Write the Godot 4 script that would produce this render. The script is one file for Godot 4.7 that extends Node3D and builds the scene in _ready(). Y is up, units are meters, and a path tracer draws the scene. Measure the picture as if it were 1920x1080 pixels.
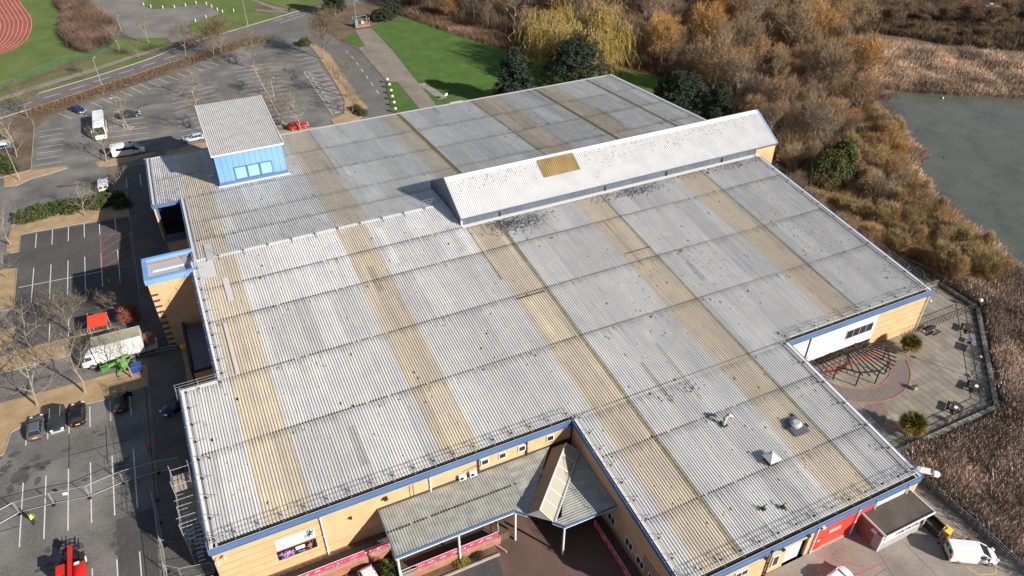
extends Node3D
# A leisure centre with a long low-pitched corrugated roof, seen from a drone: car parks to the west, pond and winter woodland to the east.
# x runs along the ridge, z towards the viewer, y up; metres.

class MB:
	var v := PackedVector3Array()
	var uv := PackedVector2Array()
	var c := PackedColorArray()
	var col := Color(1, 1, 1)
	var use_uv := false
	func tri(a: Vector3, b: Vector3, d: Vector3):
		v.append(a); v.append(d); v.append(b)
		c.append(col); c.append(col); c.append(col)
		if use_uv:
			for k in 3: uv.append(Vector2.ZERO)
	func quad(a: Vector3, b: Vector3, d: Vector3, e: Vector3):
		tri(a, b, d); tri(a, d, e)
	func quad_uv(a, b, d, e, ua, ub, ud, ue):
		v.append_array([a, d, b, a, e, d]); uv.append_array([ua, ud, ub, ua, ue, ud])
		for k in 6: c.append(col)
	func box(m: Vector3, s: Vector3, bs := Basis()):
		var x: Vector3 = bs.x * s.x * 0.5
		var y: Vector3 = bs.y * s.y * 0.5
		var z: Vector3 = bs.z * s.z * 0.5
		quad(m - x - y + z, m + x - y + z, m + x + y + z, m - x + y + z)
		quad(m + x - y - z, m - x - y - z, m - x + y - z, m + x + y - z)
		quad(m + x - y + z, m + x - y - z, m + x + y - z, m + x + y + z)
		quad(m - x - y - z, m - x - y + z, m - x + y + z, m - x + y - z)
		quad(m - x + y + z, m + x + y + z, m + x + y - z, m - x + y - z)
		quad(m - x - y - z, m + x - y - z, m + x - y + z, m - x - y + z)
	func span(a: Vector3, b: Vector3):
		box((a + b) * 0.5, (b - a).abs())
	# box with chamfered top edges
	func cbox(m: Vector3, s: Vector3, ch: float, bs := Basis()):
		var h := s * 0.5
		var lo := [Vector3(-h.x, -h.y, -h.z), Vector3(h.x, -h.y, -h.z), Vector3(h.x, -h.y, h.z), Vector3(-h.x, -h.y, h.z)]
		var mi := [Vector3(-h.x, h.y - ch, -h.z), Vector3(h.x, h.y - ch, -h.z), Vector3(h.x, h.y - ch, h.z), Vector3(-h.x, h.y - ch, h.z)]
		var up := [Vector3(-h.x + ch, h.y, -h.z + ch), Vector3(h.x - ch, h.y, -h.z + ch), Vector3(h.x - ch, h.y, h.z - ch), Vector3(-h.x + ch, h.y, h.z - ch)]
		rings([lo, mi, up].map(func(r): return r.map(func(p): return m + bs * p)), true)
	# joins closed rings of equal count (anticlockwise seen from the last ring side), caps both ends
	func rings(rs: Array, caps := true):
		var n: int = rs[0].size()
		for k in rs.size() - 1:
			for i in n:
				var j := (i + 1) % n
				quad(rs[k][j], rs[k][i], rs[k + 1][i], rs[k + 1][j])
		if caps:
			for i in range(1, n - 1):
				tri(rs[0][0], rs[0][i], rs[0][i + 1])
				tri(rs[-1][0], rs[-1][i + 1], rs[-1][i])
	func tube(a: Vector3, b: Vector3, r0: float, r1 := -1.0, n := 6, caps := false):
		if r1 < 0: r1 = r0
		var d := (b - a).normalized()
		var s := d.cross(Vector3.UP if absf(d.y) < 0.9 else Vector3.RIGHT).normalized()
		var t := s.cross(d)
		var ra := []; var rb := []
		for i in n:
			var q := TAU * i / n
			var o := s * cos(q) + t * sin(q)
			ra.append(a + o * r0); rb.append(b + o * r1)
		rings([ra, rb], caps)
	func disc(m: Vector3, axis: Vector3, r: float, w: float, n := 14):
		tube(m - axis * w * 0.5, m + axis * w * 0.5, r, r, n, true)
	func ball(m: Vector3, r: Vector3, n := 8, k := 5):
		var rs := []
		for i in range(1, k):
			var ring := []
			var a := PI * i / k
			for j in n: ring.append(m + Vector3(r.x * sin(a) * cos(TAU * j / n), -r.y * cos(a), r.z * sin(a) * sin(TAU * j / n)))
			rs.append(ring)
		rings(rs, true)
	func flat(p: PackedVector2Array, y: float):
		var t := Geometry2D.triangulate_polygon(p)
		for i in range(0, t.size(), 3):
			var a := p[t[i]]; var b := p[t[i + 1]]; var d := p[t[i + 2]]
			if (b - a).cross(d - a) > 0: var e := b; b = d; d = e
			tri(Vector3(a.x, y, a.y), Vector3(b.x, y, b.y), Vector3(d.x, y, d.y))
	func slab(p: PackedVector2Array, y0: float, y1: float):
		flat(p, y1)
		var area := 0.0
		for i in p.size(): area += p[i].cross(p[(i + 1) % p.size()])
		for i in p.size():
			var a := p[i]; var b := p[(i + 1) % p.size()]
			if area < 0: var e := a; a = b; b = e
			quad(Vector3(b.x, y0, b.y), Vector3(a.x, y0, a.y), Vector3(a.x, y1, a.y), Vector3(b.x, y1, b.y))
	func mesh(smooth := false) -> ArrayMesh:
		var m := ArrayMesh.new()
		if v.is_empty(): return m
		if smooth:
			var st := SurfaceTool.new()
			st.begin(Mesh.PRIMITIVE_TRIANGLES)
			st.set_smooth_group(0)
			for i in v.size():
				st.set_color(c[i]); st.add_vertex(v[i])
			st.index(); st.generate_normals()
			return st.commit()
		var a := []
		a.resize(Mesh.ARRAY_MAX)
		a[Mesh.ARRAY_VERTEX] = v
		a[Mesh.ARRAY_COLOR] = c
		if uv.size() == v.size(): a[Mesh.ARRAY_TEX_UV] = uv
		m.add_surface_from_arrays(Mesh.PRIMITIVE_TRIANGLES, a)
		return m

var rng := RandomNumberGenerator.new()
var taken := {}
var M := {}
var TX := {}

func V(x, y) -> Vector2: return Vector2(x, y)
func P2(a: Array) -> PackedVector2Array:
	var r := PackedVector2Array()
	for i in range(0, a.size(), 2): r.append(Vector2(a[i], a[i + 1]))
	return r
func v3(x, y, z) -> Vector3: return Vector3(x, y, z)
func lin(r, g, b, a = 1.0) -> Color:
	var q := Color(r, g, b).linear_to_srgb()
	q.a = a
	return q
func numbered(n: String) -> String:
	if not taken.has(n):
		taken[n] = 0
		return n
	taken[n] += 1
	return "%s_%03d" % [n, taken[n]]
func tag(o: Node, label: String, cat: String, group := "", kind := ""):
	if label: o.set_meta("label", label)
	if cat: o.set_meta("category", cat)
	if group: o.set_meta("group", group)
	if kind: o.set_meta("kind", kind)
	return o
func thing(n: String, label: String, cat: String, at := Vector3.ZERO, turn := 0.0, group := "") -> Node3D:
	var o := Node3D.new()
	o.name = numbered(n)
	add_child(o)
	o.position = at; o.rotation.y = turn
	tag(o, label, cat, group)
	return o
func part(n: String, mb, mat: Material, parent: Node, smooth := false) -> MeshInstance3D:
	var o := MeshInstance3D.new()
	o.mesh = mb.mesh(smooth) if mb is MB else mb
	o.material_override = mat
	if parent == self:
		o.name = numbered(n)
		add_child(o)
	else:
		o.name = n
		parent.add_child(o, true)
	return o
func bx(n: String, parent: Node, mat: Material, m: Vector3, s: Vector3, bs := Basis()) -> MeshInstance3D:
	var b := MB.new()
	b.box(m, s, bs)
	return part(n, b, mat, parent)
func struct(n: String, mb, mat: Material) -> MeshInstance3D:
	var o := part(n, mb, mat, self)
	o.set_meta("kind", "structure")
	return o
func copy_of(o: Node3D, at: Vector3, turn: float, sc := 1.0, label := "", group := "") -> Node3D:
	var q: Node3D = o.duplicate()
	q.name = numbered(String(o.name).rstrip("0123456789").trim_suffix("_") if String(o.name).right(3).is_valid_int() else String(o.name))
	add_child(q)
	q.position = at; q.rotation.y = turn; q.scale = Vector3.ONE * sc
	if label: q.set_meta("label", label)
	if group: q.set_meta("group", group)
	return q

# ---------- textures ----------
func fnl(sd: int, fr: float, oc := 4, ty := FastNoiseLite.TYPE_SIMPLEX_SMOOTH) -> FastNoiseLite:
	var n := FastNoiseLite.new()
	n.seed = sd; n.frequency = fr; n.fractal_octaves = oc; n.noise_type = ty
	return n
func noise_bytes(sd: int, fr: float, size: int, oc := 4, ty := FastNoiseLite.TYPE_SIMPLEX_SMOOTH) -> PackedByteArray:
	var im := fnl(sd, fr, oc, ty).get_seamless_image(size, size, false, false, 0.15, true)
	im.convert(Image.FORMAT_L8)
	return im.get_data()
# mixes a coarse and a fine noise and looks the result up in a list of linear colours
func ramp_tex(key: String, sd: int, coarse: float, fine: float, mixf: float, cols: Array, size := 512) -> ImageTexture:
	if TX.has(key): return TX[key]
	var a := noise_bytes(sd, coarse, size, 5)
	var b := noise_bytes(sd + 7, fine, size, 3)
	var lut := PackedByteArray()
	lut.resize(768)
	for i in 256:
		var t := clampf(i / 255.0, 0, 1) * (cols.size() - 1)
		var k := mini(int(t), cols.size() - 2)
		var q: Color = cols[k].lerp(cols[k + 1], t - k).linear_to_srgb()
		lut[i * 3] = int(clampf(q.r, 0, 1) * 255); lut[i * 3 + 1] = int(clampf(q.g, 0, 1) * 255); lut[i * 3 + 2] = int(clampf(q.b, 0, 1) * 255)
	var d := PackedByteArray()
	d.resize(size * size * 3)
	var f1 := 1.0 - mixf
	for i in size * size:
		var q := int(a[i] * f1 + b[i] * mixf) * 3
		var j := i * 3
		d[j] = lut[q]; d[j + 1] = lut[q + 1]; d[j + 2] = lut[q + 2]
	TX[key] = ImageTexture.create_from_image(Image.create_from_data(size, size, false, Image.FORMAT_RGB8, d))
	return TX[key]
func C(r, g, b) -> Color: return Color(r, g, b)
func plain(key: String, col: Color, rough := 0.8, metal := 0.0) -> StandardMaterial3D:
	if M.has(key): return M[key]
	var m := StandardMaterial3D.new()
	m.albedo_color = col; m.roughness = rough; m.metallic = metal
	m.cull_mode = BaseMaterial3D.CULL_DISABLED
	M[key] = m
	return m
func textured(key: String, tex: Texture2D, tile: float, rough := 0.9, tint := Color.WHITE, vcol := false) -> StandardMaterial3D:
	if M.has(key): return M[key]
	var m := plain(key, tint, rough)
	m.albedo_texture = tex
	m.uv1_triplanar = true; m.uv1_world_triplanar = true
	m.uv1_scale = Vector3.ONE / tile
	m.vertex_color_use_as_albedo = vcol
	return m
func vmat(key: String, rough := 0.85) -> StandardMaterial3D:
	if M.has(key): return M[key]
	var m := plain(key, Color.WHITE, rough)
	m.vertex_color_use_as_albedo = true
	return m

func make_materials():
	textured("soil", ramp_tex("soil", 3, 0.006, 0.09, 0.5, [C(.05, .032, .02), C(.09, .06, .036), C(.15, .105, .065), C(.21, .155, .1)], 512), 30.0, 1.0)
	textured("grass", ramp_tex("grass", 5, 0.008, 0.12, 0.45, [C(.05, .08, .012), C(.075, .115, .018), C(.1, .145, .026), C(.18, .185, .06)], 512), 46.0, 1.0)
	textured("lawn", ramp_tex("lawn", 15, 0.014, 0.17, 0.5, [C(.024, .06, .006), C(.042, .1, .008), C(.064, .13, .013), C(.16, .185, .04)], 512), 40.0, 1.0)
	textured("asphalt", ramp_tex("asphalt", 9, 0.0075, 0.13, 0.34, [C(.06, .057, .054), C(.105, .1, .094), C(.175, .167, .157), C(.23, .22, .207)], 1024), 62.0, .95)
	textured("asphalt_dark", ramp_tex("asphalt_dark", 29, 0.006, 0.11, 0.4, [C(.035, .034, .034), C(.055, .053, .052), C(.075, .072, .07), C(.125, .12, .115)], 512), 38.0, .95)
	textured("road", ramp_tex("road", 19, 0.006, 0.12, 0.4, [C(.08, .077, .075), C(.11, .105, .1), C(.14, .132, .125), C(.17, .16, .15)], 512), 42.0, .95)
	textured("oldlot", ramp_tex("oldlot", 22, 0.007, 0.1, 0.35, [C(.1, .095, .09), C(.15, .14, .13), C(.19, .178, .165), C(.25, .235, .22)], 512), 45.0, .95)
	textured("mulch", ramp_tex("mulch", 31, 0.01, 0.16, 0.55, [C(.17, .11, .055), C(.29, .2, .108), C(.38, .27, .15), C(.5, .37, .22)], 512), 16.0, 1.0)
	textured("paving", ramp_tex("paving", 41, 0.008, 0.14, 0.45, [C(.135, .124, .105), C(.215, .197, .168), C(.275, .253, .218), C(.35, .325, .285)], 512), 18.0, .95)
	textured("paving_dark", ramp_tex("paving_dark", 43, 0.008, 0.14, 0.45, [C(.05, .045, .042), C(.08, .072, .066), C(.11, .1, .092), C(.15, .137, .126)], 512), 18.0, .95)
	textured("plaza", ramp_tex("plaza", 44, 0.006, 0.12, 0.4, [C(.06, .035, .027), C(.1, .06, .046), C(.13, .08, .062), C(.17, .11, .09)], 512), 24.0, .95)
	textured("concrete", ramp_tex("concrete", 45, 0.006, 0.11, 0.35, [C(.12, .1, .08), C(.2, .175, .145), C(.27, .24, .205), C(.34, .3, .26)], 512), 24.0, .95)
	textured("cobble", ramp_tex("cobble", 46, 0.03, 0.2, 0.6, [C(.06, .045, .04), C(.13, .105, .095), C(.2, .165, .15), C(.28, .235, .21)], 512), 9.0, .95)
	textured("path", ramp_tex("path", 47, 0.008, 0.1, 0.35, [C(.13, .11, .09), C(.18, .155, .13), C(.22, .19, .16), C(.27, .235, .2)], 512), 30.0, .95)
	textured("track", ramp_tex("track", 48, 0.008, 0.12, 0.4, [C(.22, .045, .03), C(.27, .06, .04), C(.32, .075, .05), C(.36, .1, .07)], 256), 30.0, .95)
	textured("brick", ramp_tex("brick", 51, 0.01, 0.18, 0.5, [C(.4, .24, .115), C(.5, .315, .165), C(.56, .365, .2), C(.64, .44, .26)], 512), 10.0, .9)
	textured("redbrick", ramp_tex("redbrick", 52, 0.012, 0.2, 0.5, [C(.2, .08, .045), C(.3, .125, .07), C(.37, .165, .1), C(.44, .22, .14)], 256), 7.0, .9)
	textured("kerb", ramp_tex("kerb", 53, 0.01, 0.15, 0.5, [C(.22, .19, .15), C(.3, .265, .22), C(.36, .32, .27), C(.42, .38, .33)], 256), 6.0, .9)
	textured("felt", ramp_tex("felt", 54, 0.007, 0.1, 0.3, [C(.035, .03, .027), C(.065, .055, .047), C(.1, .083, .068), C(.17, .14, .115)], 512), 16.0, .95)
	textured("paint", ramp_tex("paint", 55, 0.02, 0.22, 0.6, [C(.25, .24, .23), C(.5, .49, .47), C(.64, .63, .61), C(.72, .71, .69)], 256), 7.0, .8)
	textured("redpaint", ramp_tex("redpaint", 56, 0.02, 0.22, 0.6, [C(.16, .08, .075), C(.32, .1, .09), C(.42, .12, .11), C(.5, .17, .15)], 256), 7.0, .8)
	textured("yellowpaint", ramp_tex("yellowpaint", 57, 0.02, 0.22, 0.6, [C(.3, .22, .1), C(.5, .38, .12), C(.6, .46, .14), C(.66, .52, .2)], 256), 7.0, .8)
	textured("sheet_white", ramp_tex("sheet_white", 58, 0.008, 0.13, 0.35, [C(.36, .365, .375), C(.48, .485, .495), C(.54, .545, .555), C(.61, .615, .62)], 512), 14.0, .55)
	textured("sheet_pale", ramp_tex("sheet_pale", 59, 0.008, 0.13, 0.35, [C(.32, .32, .31), C(.43, .43, .42), C(.5, .5, .49), C(.57, .57, .56)], 512), 11.0, .7)
	textured("sheet_old", ramp_tex("sheet_old", 60, 0.01, 0.13, 0.4, [C(.15, .15, .125), C(.25, .25, .22), C(.34, .34, .31), C(.43, .43, .4)], 512), 9.0, .8)
	textured("sheet_tan", ramp_tex("sheet_tan", 61, 0.01, 0.13, 0.4, [C(.16, .105, .03), C(.25, .175, .06), C(.32, .23, .09), C(.38, .29, .13)], 256), 9.0, .7)
	textured("blue", ramp_tex("blue", 62, 0.008, 0.13, 0.3, [C(.045, .095, .2), C(.062, .13, .265), C(.072, .145, .29), C(.1, .185, .335)], 256), 12.0, .5)
	textured("blue_light", ramp_tex("blue_light", 63, 0.006, 0.1, 0.3, [C(.12, .26, .52), C(.15, .31, .59), C(.17, .335, .62), C(.21, .38, .65)], 256), 14.0, .5)
	textured("slate_blue", ramp_tex("slate_blue", 64, 0.008, 0.1, 0.3, [C(.06, .078, .11), C(.08, .1, .138), C(.092, .115, .155), C(.115, .14, .18)], 256), 12.0, .5)
	textured("red_clad", ramp_tex("red_clad", 65, 0.006, 0.1, 0.25, [C(.66, .035, .022), C(.74, .045, .027), C(.78, .05, .03), C(.8, .07, .045)], 256), 12.0, .5)
	textured("white_clad", ramp_tex("white_clad", 66, 0.006, 0.1, 0.3, [C(.5, .505, .52), C(.58, .585, .6), C(.62, .625, .64), C(.66, .665, .68)], 256), 12.0, .5)
	textured("lorry_top", ramp_tex("lorry_top", 67, 0.012, 0.14, 0.4, [C(.2, .19, .13), C(.29, .28, .2), C(.35, .34, .25), C(.42, .41, .31)], 256), 6.0, .8)
	textured("asphalt_stain", ramp_tex("asphalt_stain", 24, 0.02, 0.15, 0.5, [C(.03, .029, .028), C(.055, .052, .05), C(.08, .076, .072), C(.12, .114, .108)], 256), 9.0, .9)
	plain("gutter", lin(.018, .018, .02), .9)
	plain("groove", lin(.07, .045, .028), 1.0)
	plain("grout", lin(.1, .09, .076), 1.0)
	plain("dash_dark", lin(.02, .019, .017), 1.0)  # near-black of the lap dashes and joint bars
	plain("galv", lin(.42, .43, .44), .5, .35)
	plain("tube_grey", lin(.25, .255, .26), .6, .2)
	plain("steel_dark", lin(.03, .031, .034), .55, .2)
	plain("trim_white", lin(.62, .62, .615), .5)
	plain("trim_grey", lin(.36, .37, .39), .6)
	plain("frame_white", lin(.68, .68, .68), .45)
	plain("pipe_dark", lin(.06, .05, .045), .6)
	plain("annex_grey", lin(.3, .29, .31), .8)
	plain("annex_brown", lin(.19, .1, .08), .85)
	plain("timber_dark", lin(.028, .024, .022), .8)
	plain("rust_red", lin(.3, .045, .035), .6)
	plain("blockade", lin(.62, .1, .03), .5)
	plain("yellow", lin(.72, .43, .05), .5)
	plain("bin_blue", lin(.015, .05, .22), .5)
	plain("glass", lin(.02, .024, .028), .06)
	plain("glass_pale", lin(.25, .42, .5), .15)
	plain("tyre", lin(.018, .018, .018), .9)
	plain("rim", lin(.45, .46, .47), .35, .7)
	plain("rim_white", lin(.7, .69, .66), .5)
	plain("lamp_clear", lin(.75, .77, .78), .15)
	plain("lamp_red", lin(.45, .02, .02), .2)
	plain("plate_white", lin(.78, .78, .76), .4)
	plain("plate_yellow", lin(.78, .48, .06), .4)
	plain("black_trim", lin(.02, .02, .021), .6)
	plain("lime", lin(.085, .29, .045), .5)
	plain("tele_red", lin(.62, .025, .018), .35)
	plain("wood", lin(.3, .16, .1), .9)
	plain("bark", lin(.2, .165, .12), 1.0)
	plain("bark_pale", lin(.25, .22, .175), 1.0)
	plain("bark_mid", lin(.19, .16, .115), 1.0)
	plain("bark_dark", lin(.07, .055, .04), 1.0)
	plain("stone_white", lin(.6, .57, .5), .8)
	plain("wire", lin(.3, .31, .32), .5, .4)
	plain("banner", lin(.72, .045, .1), .6)
	plain("marks", lin(.8, .66, .7), .6)
	plain("fence_green", lin(.06, .2, .14), .6)
	vmat("vcol", .9)
	vmat("leafv", .75)
	var w := plain("water", lin(.094, .1, .082), .14)
	var wn := fnl(77, .05, 4).get_seamless_image(512, 512)
	wn.convert(Image.FORMAT_RGBA8)
	wn.bump_map_to_normal_map(3.0)
	w.normal_enabled = true
	w.normal_texture = ImageTexture.create_from_image(wn)
	w.normal_scale = .32
	w.albedo_texture = ramp_tex("watertex", 78, 0.006, 0.02, .4, [C(.45, .47, .45), C(.8, .84, .82), C(1, 1, .95), C(1, .93, .8)], 256)
	w.uv1_triplanar = true; w.uv1_world_triplanar = true; w.uv1_scale = Vector3.ONE / 22.0
	var gp := plain("pane", lin(.62, .64, .58, .35), .08)
	gp.transparency = BaseMaterial3D.TRANSPARENCY_ALPHA

# ---------- the setting ----------
var LOW := PackedVector2Array()
var POND := PackedVector2Array()
func poly_dist(p: Vector2, q: PackedVector2Array) -> float:
	var d := 1e9
	for i in q.size():
		d = minf(d, p.distance_to(Geometry2D.get_closest_point_to_segment(p, q[i], q[(i + 1) % q.size()])))
	return d if Geometry2D.is_point_in_polygon(p, q) else -d
func ground_y(x: float, z: float) -> float:
	var y := 0.0
	if x > 60:
		var p := Vector2(x, z)
		if x > 69 and (z > -75 or x > 96):
			y = -1.0 * smoothstep(0.0, 5.0, poly_dist(p, LOW))
			if x > 115: y -= 1.6 * smoothstep(-1.5, 4.0, poly_dist(p, POND))
		elif z < -150 and x > 74:
			y = 0.0
	return y
func strip(mb: MB, pts: Array, w: float, y: float):
	for i in pts.size() - 1:
		var a: Vector2 = pts[i]; var b: Vector2 = pts[i + 1]
		var d := (b - a).normalized(); var n := Vector2(-d.y, d.x) * w * .5
		var a1 := a - n; var a2 := a + n; var b1 := b - n; var b2 := b + n
		mb.quad(v3(a1.x, y, a1.y), v3(a2.x, y, a2.y), v3(b2.x, y, b2.y), v3(b1.x, y, b1.y))
func smooth_line(p: PackedVector2Array, k := 5) -> Array:
	var r := []
	for i in p.size() - 1:
		for j in k:
			r.append(p[i].cubic_interpolate(p[i + 1], p[maxi(i - 1, 0)], p[mini(i + 2, p.size() - 1)], j / float(k)))
	r.append(p[-1])
	return r
func sheet(n: String, pts: Array, y: float, mat: String) -> MeshInstance3D:
	var mb := MB.new()
	mb.flat(P2(pts), y)
	return struct(n, mb, M[mat])
func line_mark(parent: Node, x0, z0, x1, z1, w := .13, mat := "paint", y := .012, n := "bay_line"):
	var mb := MB.new()
	strip(mb, [Vector2(x0, z0), Vector2(x1, z1)], w, y)
	part(n, mb, M[mat], parent)
# a kerbed bed: kerb stones as one edging part, the fill a sheet set 2 cm below the kerb top
func bed(n: String, pts: Array, mat: String, h := .12):
	var p := P2(pts)
	var mb := MB.new()
	mb.slab(p, -.05, h - .02)
	var o := struct(n, mb, M[mat])
	var k := MB.new()
	for i in p.size():
		var a := p[i]; var b := p[(i + 1) % p.size()]
		var d := b - a
		var m := (a + b) * .5
		k.box(v3(m.x, h * .5 - .02, m.y), v3(d.length() + .1, h, .14), Basis(Vector3.UP, -d.angle()))
	part("kerb", k, M.kerb, o)

func build_ground():
	LOW = P2([69.6, 10, 69.6, -34.6, 88.4, -34.4, 106.0, -51.6, 106.2, -62, 101, -75, 104, -98, 118, -112, 140, -128, 160, -140, 186, -160, 232, -135, 300, -90, 320, 10])
	POND = P2([156, -123.5, 149, -109.4, 142.5, -95.6, 136.4, -93, 129.6, -82.6, 125.4, -72.4, 123.6, -63.4, 120.8, -54.6, 118.4, -45, 128, -20, 200, -20, 300, -40, 240, -80, 204.3, -102.9, 190.7, -109.8, 186, -114, 178.6, -118.5, 170.7, -123.5])
	# terrain: fine cells near the pond bank, coarse elsewhere, to the horizon
	var mb := MB.new()
	var xs := []; var zs := []
	for x in [-2500, -900, -400, -220, -120, -60, -8, 20, 45]: xs.append(float(x))
	var x := 60.0
	while x < 250: xs.append(x); x += 2.5
	for q in [250, 275, 300, 330, 450, 900, 2500]: xs.append(float(q))
	for q in [-2500, -1200, -600, -420, -340, -300, -260, -220, -190]: zs.append(float(q))
	var z := -170.0
	while z < 12: zs.append(z); z += 2.5
	for q in [14, 40, 120, 400, 1200, 2500]: zs.append(float(q))
	var hs := []
	for i in xs.size():
		var row := []
		for j in zs.size():
			var y := ground_y(xs[i], zs[j]) - .06
			if xs[i] > -30 and xs[i] < 68 and zs[j] > -140 and zs[j] < 40: y = -2.6
			row.append(y)
		hs.append(row)
	for i in xs.size() - 1:
		for j in zs.size() - 1:
			mb.quad(v3(xs[i], hs[i][j], zs[j]), v3(xs[i], hs[i][j + 1], zs[j + 1]), v3(xs[i + 1], hs[i + 1][j + 1], zs[j + 1]), v3(xs[i + 1], hs[i + 1][j], zs[j]))
	struct("ground", mb, M.soil)
	# pond
	var wp := PackedVector2Array()
	for q in Geometry2D.offset_polygon(POND, 3.5): wp = q; break
	mb = MB.new()
	mb.flat(wp, -1.35)
	struct("pond_water", mb, M.water)
	# north-west playing field and running track
	sheet("grass_field", [-300, -236, -60, -226, -40, -220, -33, -224.5, -23.6, -234.6, -18, -234, -13.4, -241, -10.4, -251, -12.1, -264, -21.3, -299, -30, -345, -300, -345], -.03, "grass")
	var edge := smooth_line(P2([-44, -332, -39.9, -308, -36.8, -292, -34.9, -279.6, -35.2, -264, -37.9, -254.3, -44, -248, -56, -244, -75, -242]))
	var tp := PackedVector2Array()
	for p in edge: tp.append(p)
	tp.append(Vector2(-110, -242)); tp.append(Vector2(-110, -332))
	mb = MB.new(); mb.flat(tp, -.018)
	var track := struct("running_track", mb, M.track)
	for k in 8:
		mb = MB.new()
		var off := []
		for i in edge.size():
			var d: Vector2 = (edge[mini(i + 1, edge.size() - 1)] - edge[maxi(i - 1, 0)]).normalized()
			off.append(edge[i] + Vector2(-d.y, d.x) * (.25 + 1.22 * k) * -1.0 * -1.0)
		strip(mb, off, .09, -.004)
		part("lane_line", mb, M.paint, track)
	# verges, path, road
	sheet("grass_verge", [-60, -207, -40, -214.3, -33.1, -219, -18.3, -227, -7.9, -233.6, 2.1, -239, 2.2, -244.6, -10.8, -250.5, -13, -236.8, -18.6, -231.1, -32.9, -221.6, -40, -218, -60, -212], -.025, "grass")
	sheet("footpath", [-60, -203, -39.5, -211.1, -31.5, -215.9, -18.4, -223.2, -8.1, -230.2, -2.7, -233.1, 2.6, -236.3, 2.1, -238.6, -8, -233.2, -18.4, -226.5, -33.1, -218.7, -39.7, -214, -60, -206], -.016, "path")
	sheet("grass_verge", [-60, -200, -31, -214.6, -18.4, -222.4, -8.2, -229.4, -3.5, -230.8, -3, -228.4, -8.4, -225.1, -18.5, -219.5, -30.8, -212.9, -60, -198], -.02, "grass")
	var road := sheet("road", [-90, -180, -60, -196.5, -31.4, -212.5, -18.5, -218.9, -8.4, -224.6, -3.8, -227.6, 2.7, -233.1, 10.6, -238.4, 20.8, -243.1, 28.2, -246.9, 37.5, -251.7, 47.2, -256.7, 60, -263, 90, -276, 120, -292, 120, -282, 92, -268, 72, -259, 60, -254.1, 55.2, -253, 46, -246, 46, -228, 38.4, -226, 33, -229, 22.6, -233, 17.2, -231.3, 9.2, -226.3, -1.9, -220.9, -8.8, -216.5, -18.6, -211.3, -30.5, -204.2, -60, -188, -90, -170], -.012, "road")
	var dash := [-35.8, -205.4, -32, -207.3, -29.8, -208.9, -26, -210.4, -24.1, -211.9, -20.4, -213.7, -18.5, -215.3, -14.5, -217.1, -12.5, -218.8, -8.5, -220.7, -6.5, -222.0, -2.9, -223.7, -.5, -225.4, 3.6, -227.8, 6, -229.6, 9.6, -231.8, 34, -247.4, 37, -249, 39, -250, 43, -252]
	for i in range(0, dash.size(), 4): line_mark(road, dash[i], dash[i + 1], dash[i + 2], dash[i + 3], .2, "paint", .004, "centre_dash")
	for i in 9: line_mark(road, 35.2 + i * 1.05, -246.8 - i * .62 + 2.2, 35.6 + i * 1.05, -246.95 - i * .62 + 2.2, .5, "paint", .004, "give_way_dash")
	for k in [[-31.1, -212.8, -18.3, -219.1, -8.2, -224.9, -3.6, -227.9, 2.9, -233.4, 10.8, -238.7, 21, -243.4, 28.3, -247.2, 37.5, -252, 47, -257], [-90, -169.8, -60, -187.8, -30.4, -203.9, -18.5, -211, -8.7, -216.2, -1.8, -220.6, 9.3, -226, 17.3, -231, 22.6, -232.8]]:
		var p := P2(k)
		var kb := MB.new()
		for i in p.size() - 1:
			var d := p[i + 1] - p[i]; var m := (p[i] + p[i + 1]) * .5
			kb.box(v3(m.x, .03, m.y), v3(d.length() + .05, .14, .16), Basis(Vector3.UP, -d.angle()))
		part("kerb", kb, M.kerb, road)
	sheet("old_car_park", [-19, -300, -30, -345, 10, -330, -2.4, -283.5, .5, -277.2, 16.7, -276.2, 20.1, -263, 8.5, -254.7, 8.9, -247.3, 11.9, -243.6, 2.8, -238.4, 2.1, -244.5, -10.8, -250.4, -12.1, -264.4], -.027, "oldlot")
	sheet("grass_verge", [-2.5, -282.7, 8, -325, 60, -300, 32.5, -274.2, 30.7, -261.4, 19.7, -263.2, 16.7, -276.2, .5, -277.2], -.022, "grass")
	sheet("grass_verge", [8.5, -254.7, 20.1, -263, 29.7, -260.3, 31.8, -257.6, 38, -254.7, 37, -252.2, 28.2, -247.3, 20.8, -243.5, 11.9, -243.3, 8.9, -247.3], -.021, "grass")
	sheet("grass_verge", [33, -273.8, 60, -300, 110, -300, 90, -277, 57, -262.8, 50, -259.8, 42, -256.3, 36.3, -268], -.0205, "grass")
	sheet("footpath", [30.7, -261.2, 37, -255.6, 38.8, -254.4, 41.4, -256.2, 36, -266, 33, -274, 31.6, -274, 34.3, -266, 37.4, -257.4, 31, -263], -.017, "path")
	# car parks
	var cp := sheet("car_park", [-90, -40, -90, -168, -60, -186, -36, -200, -31.8, -196.4, -30.9, -190, -27.5, -196.6, -13.8, -205.6, .9, -214, 12.1, -221.3, 22.1, -226.4, 31, -231, 38.5, -226.3, 46, -228, 47.9, -218.2, 49.4, -214.9, 50.8, -206.8, 50.4, -184.4, 48.2, -175.4, 45.4, -163, 45, -142, -3, -142, -3.6, -46, -4, -40], -.008, "asphalt")
	sheet("car_park_surface", [-31.6, -104.9, -34.2, -112, -31.5, -116.8, -31.6, -128, -33.8, -129.5, -34, -134, -31.6, -133.8, -31.6, -139.8, -13.8, -138.4, -13.5, -104.5], -.002, "asphalt_dark")
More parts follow.
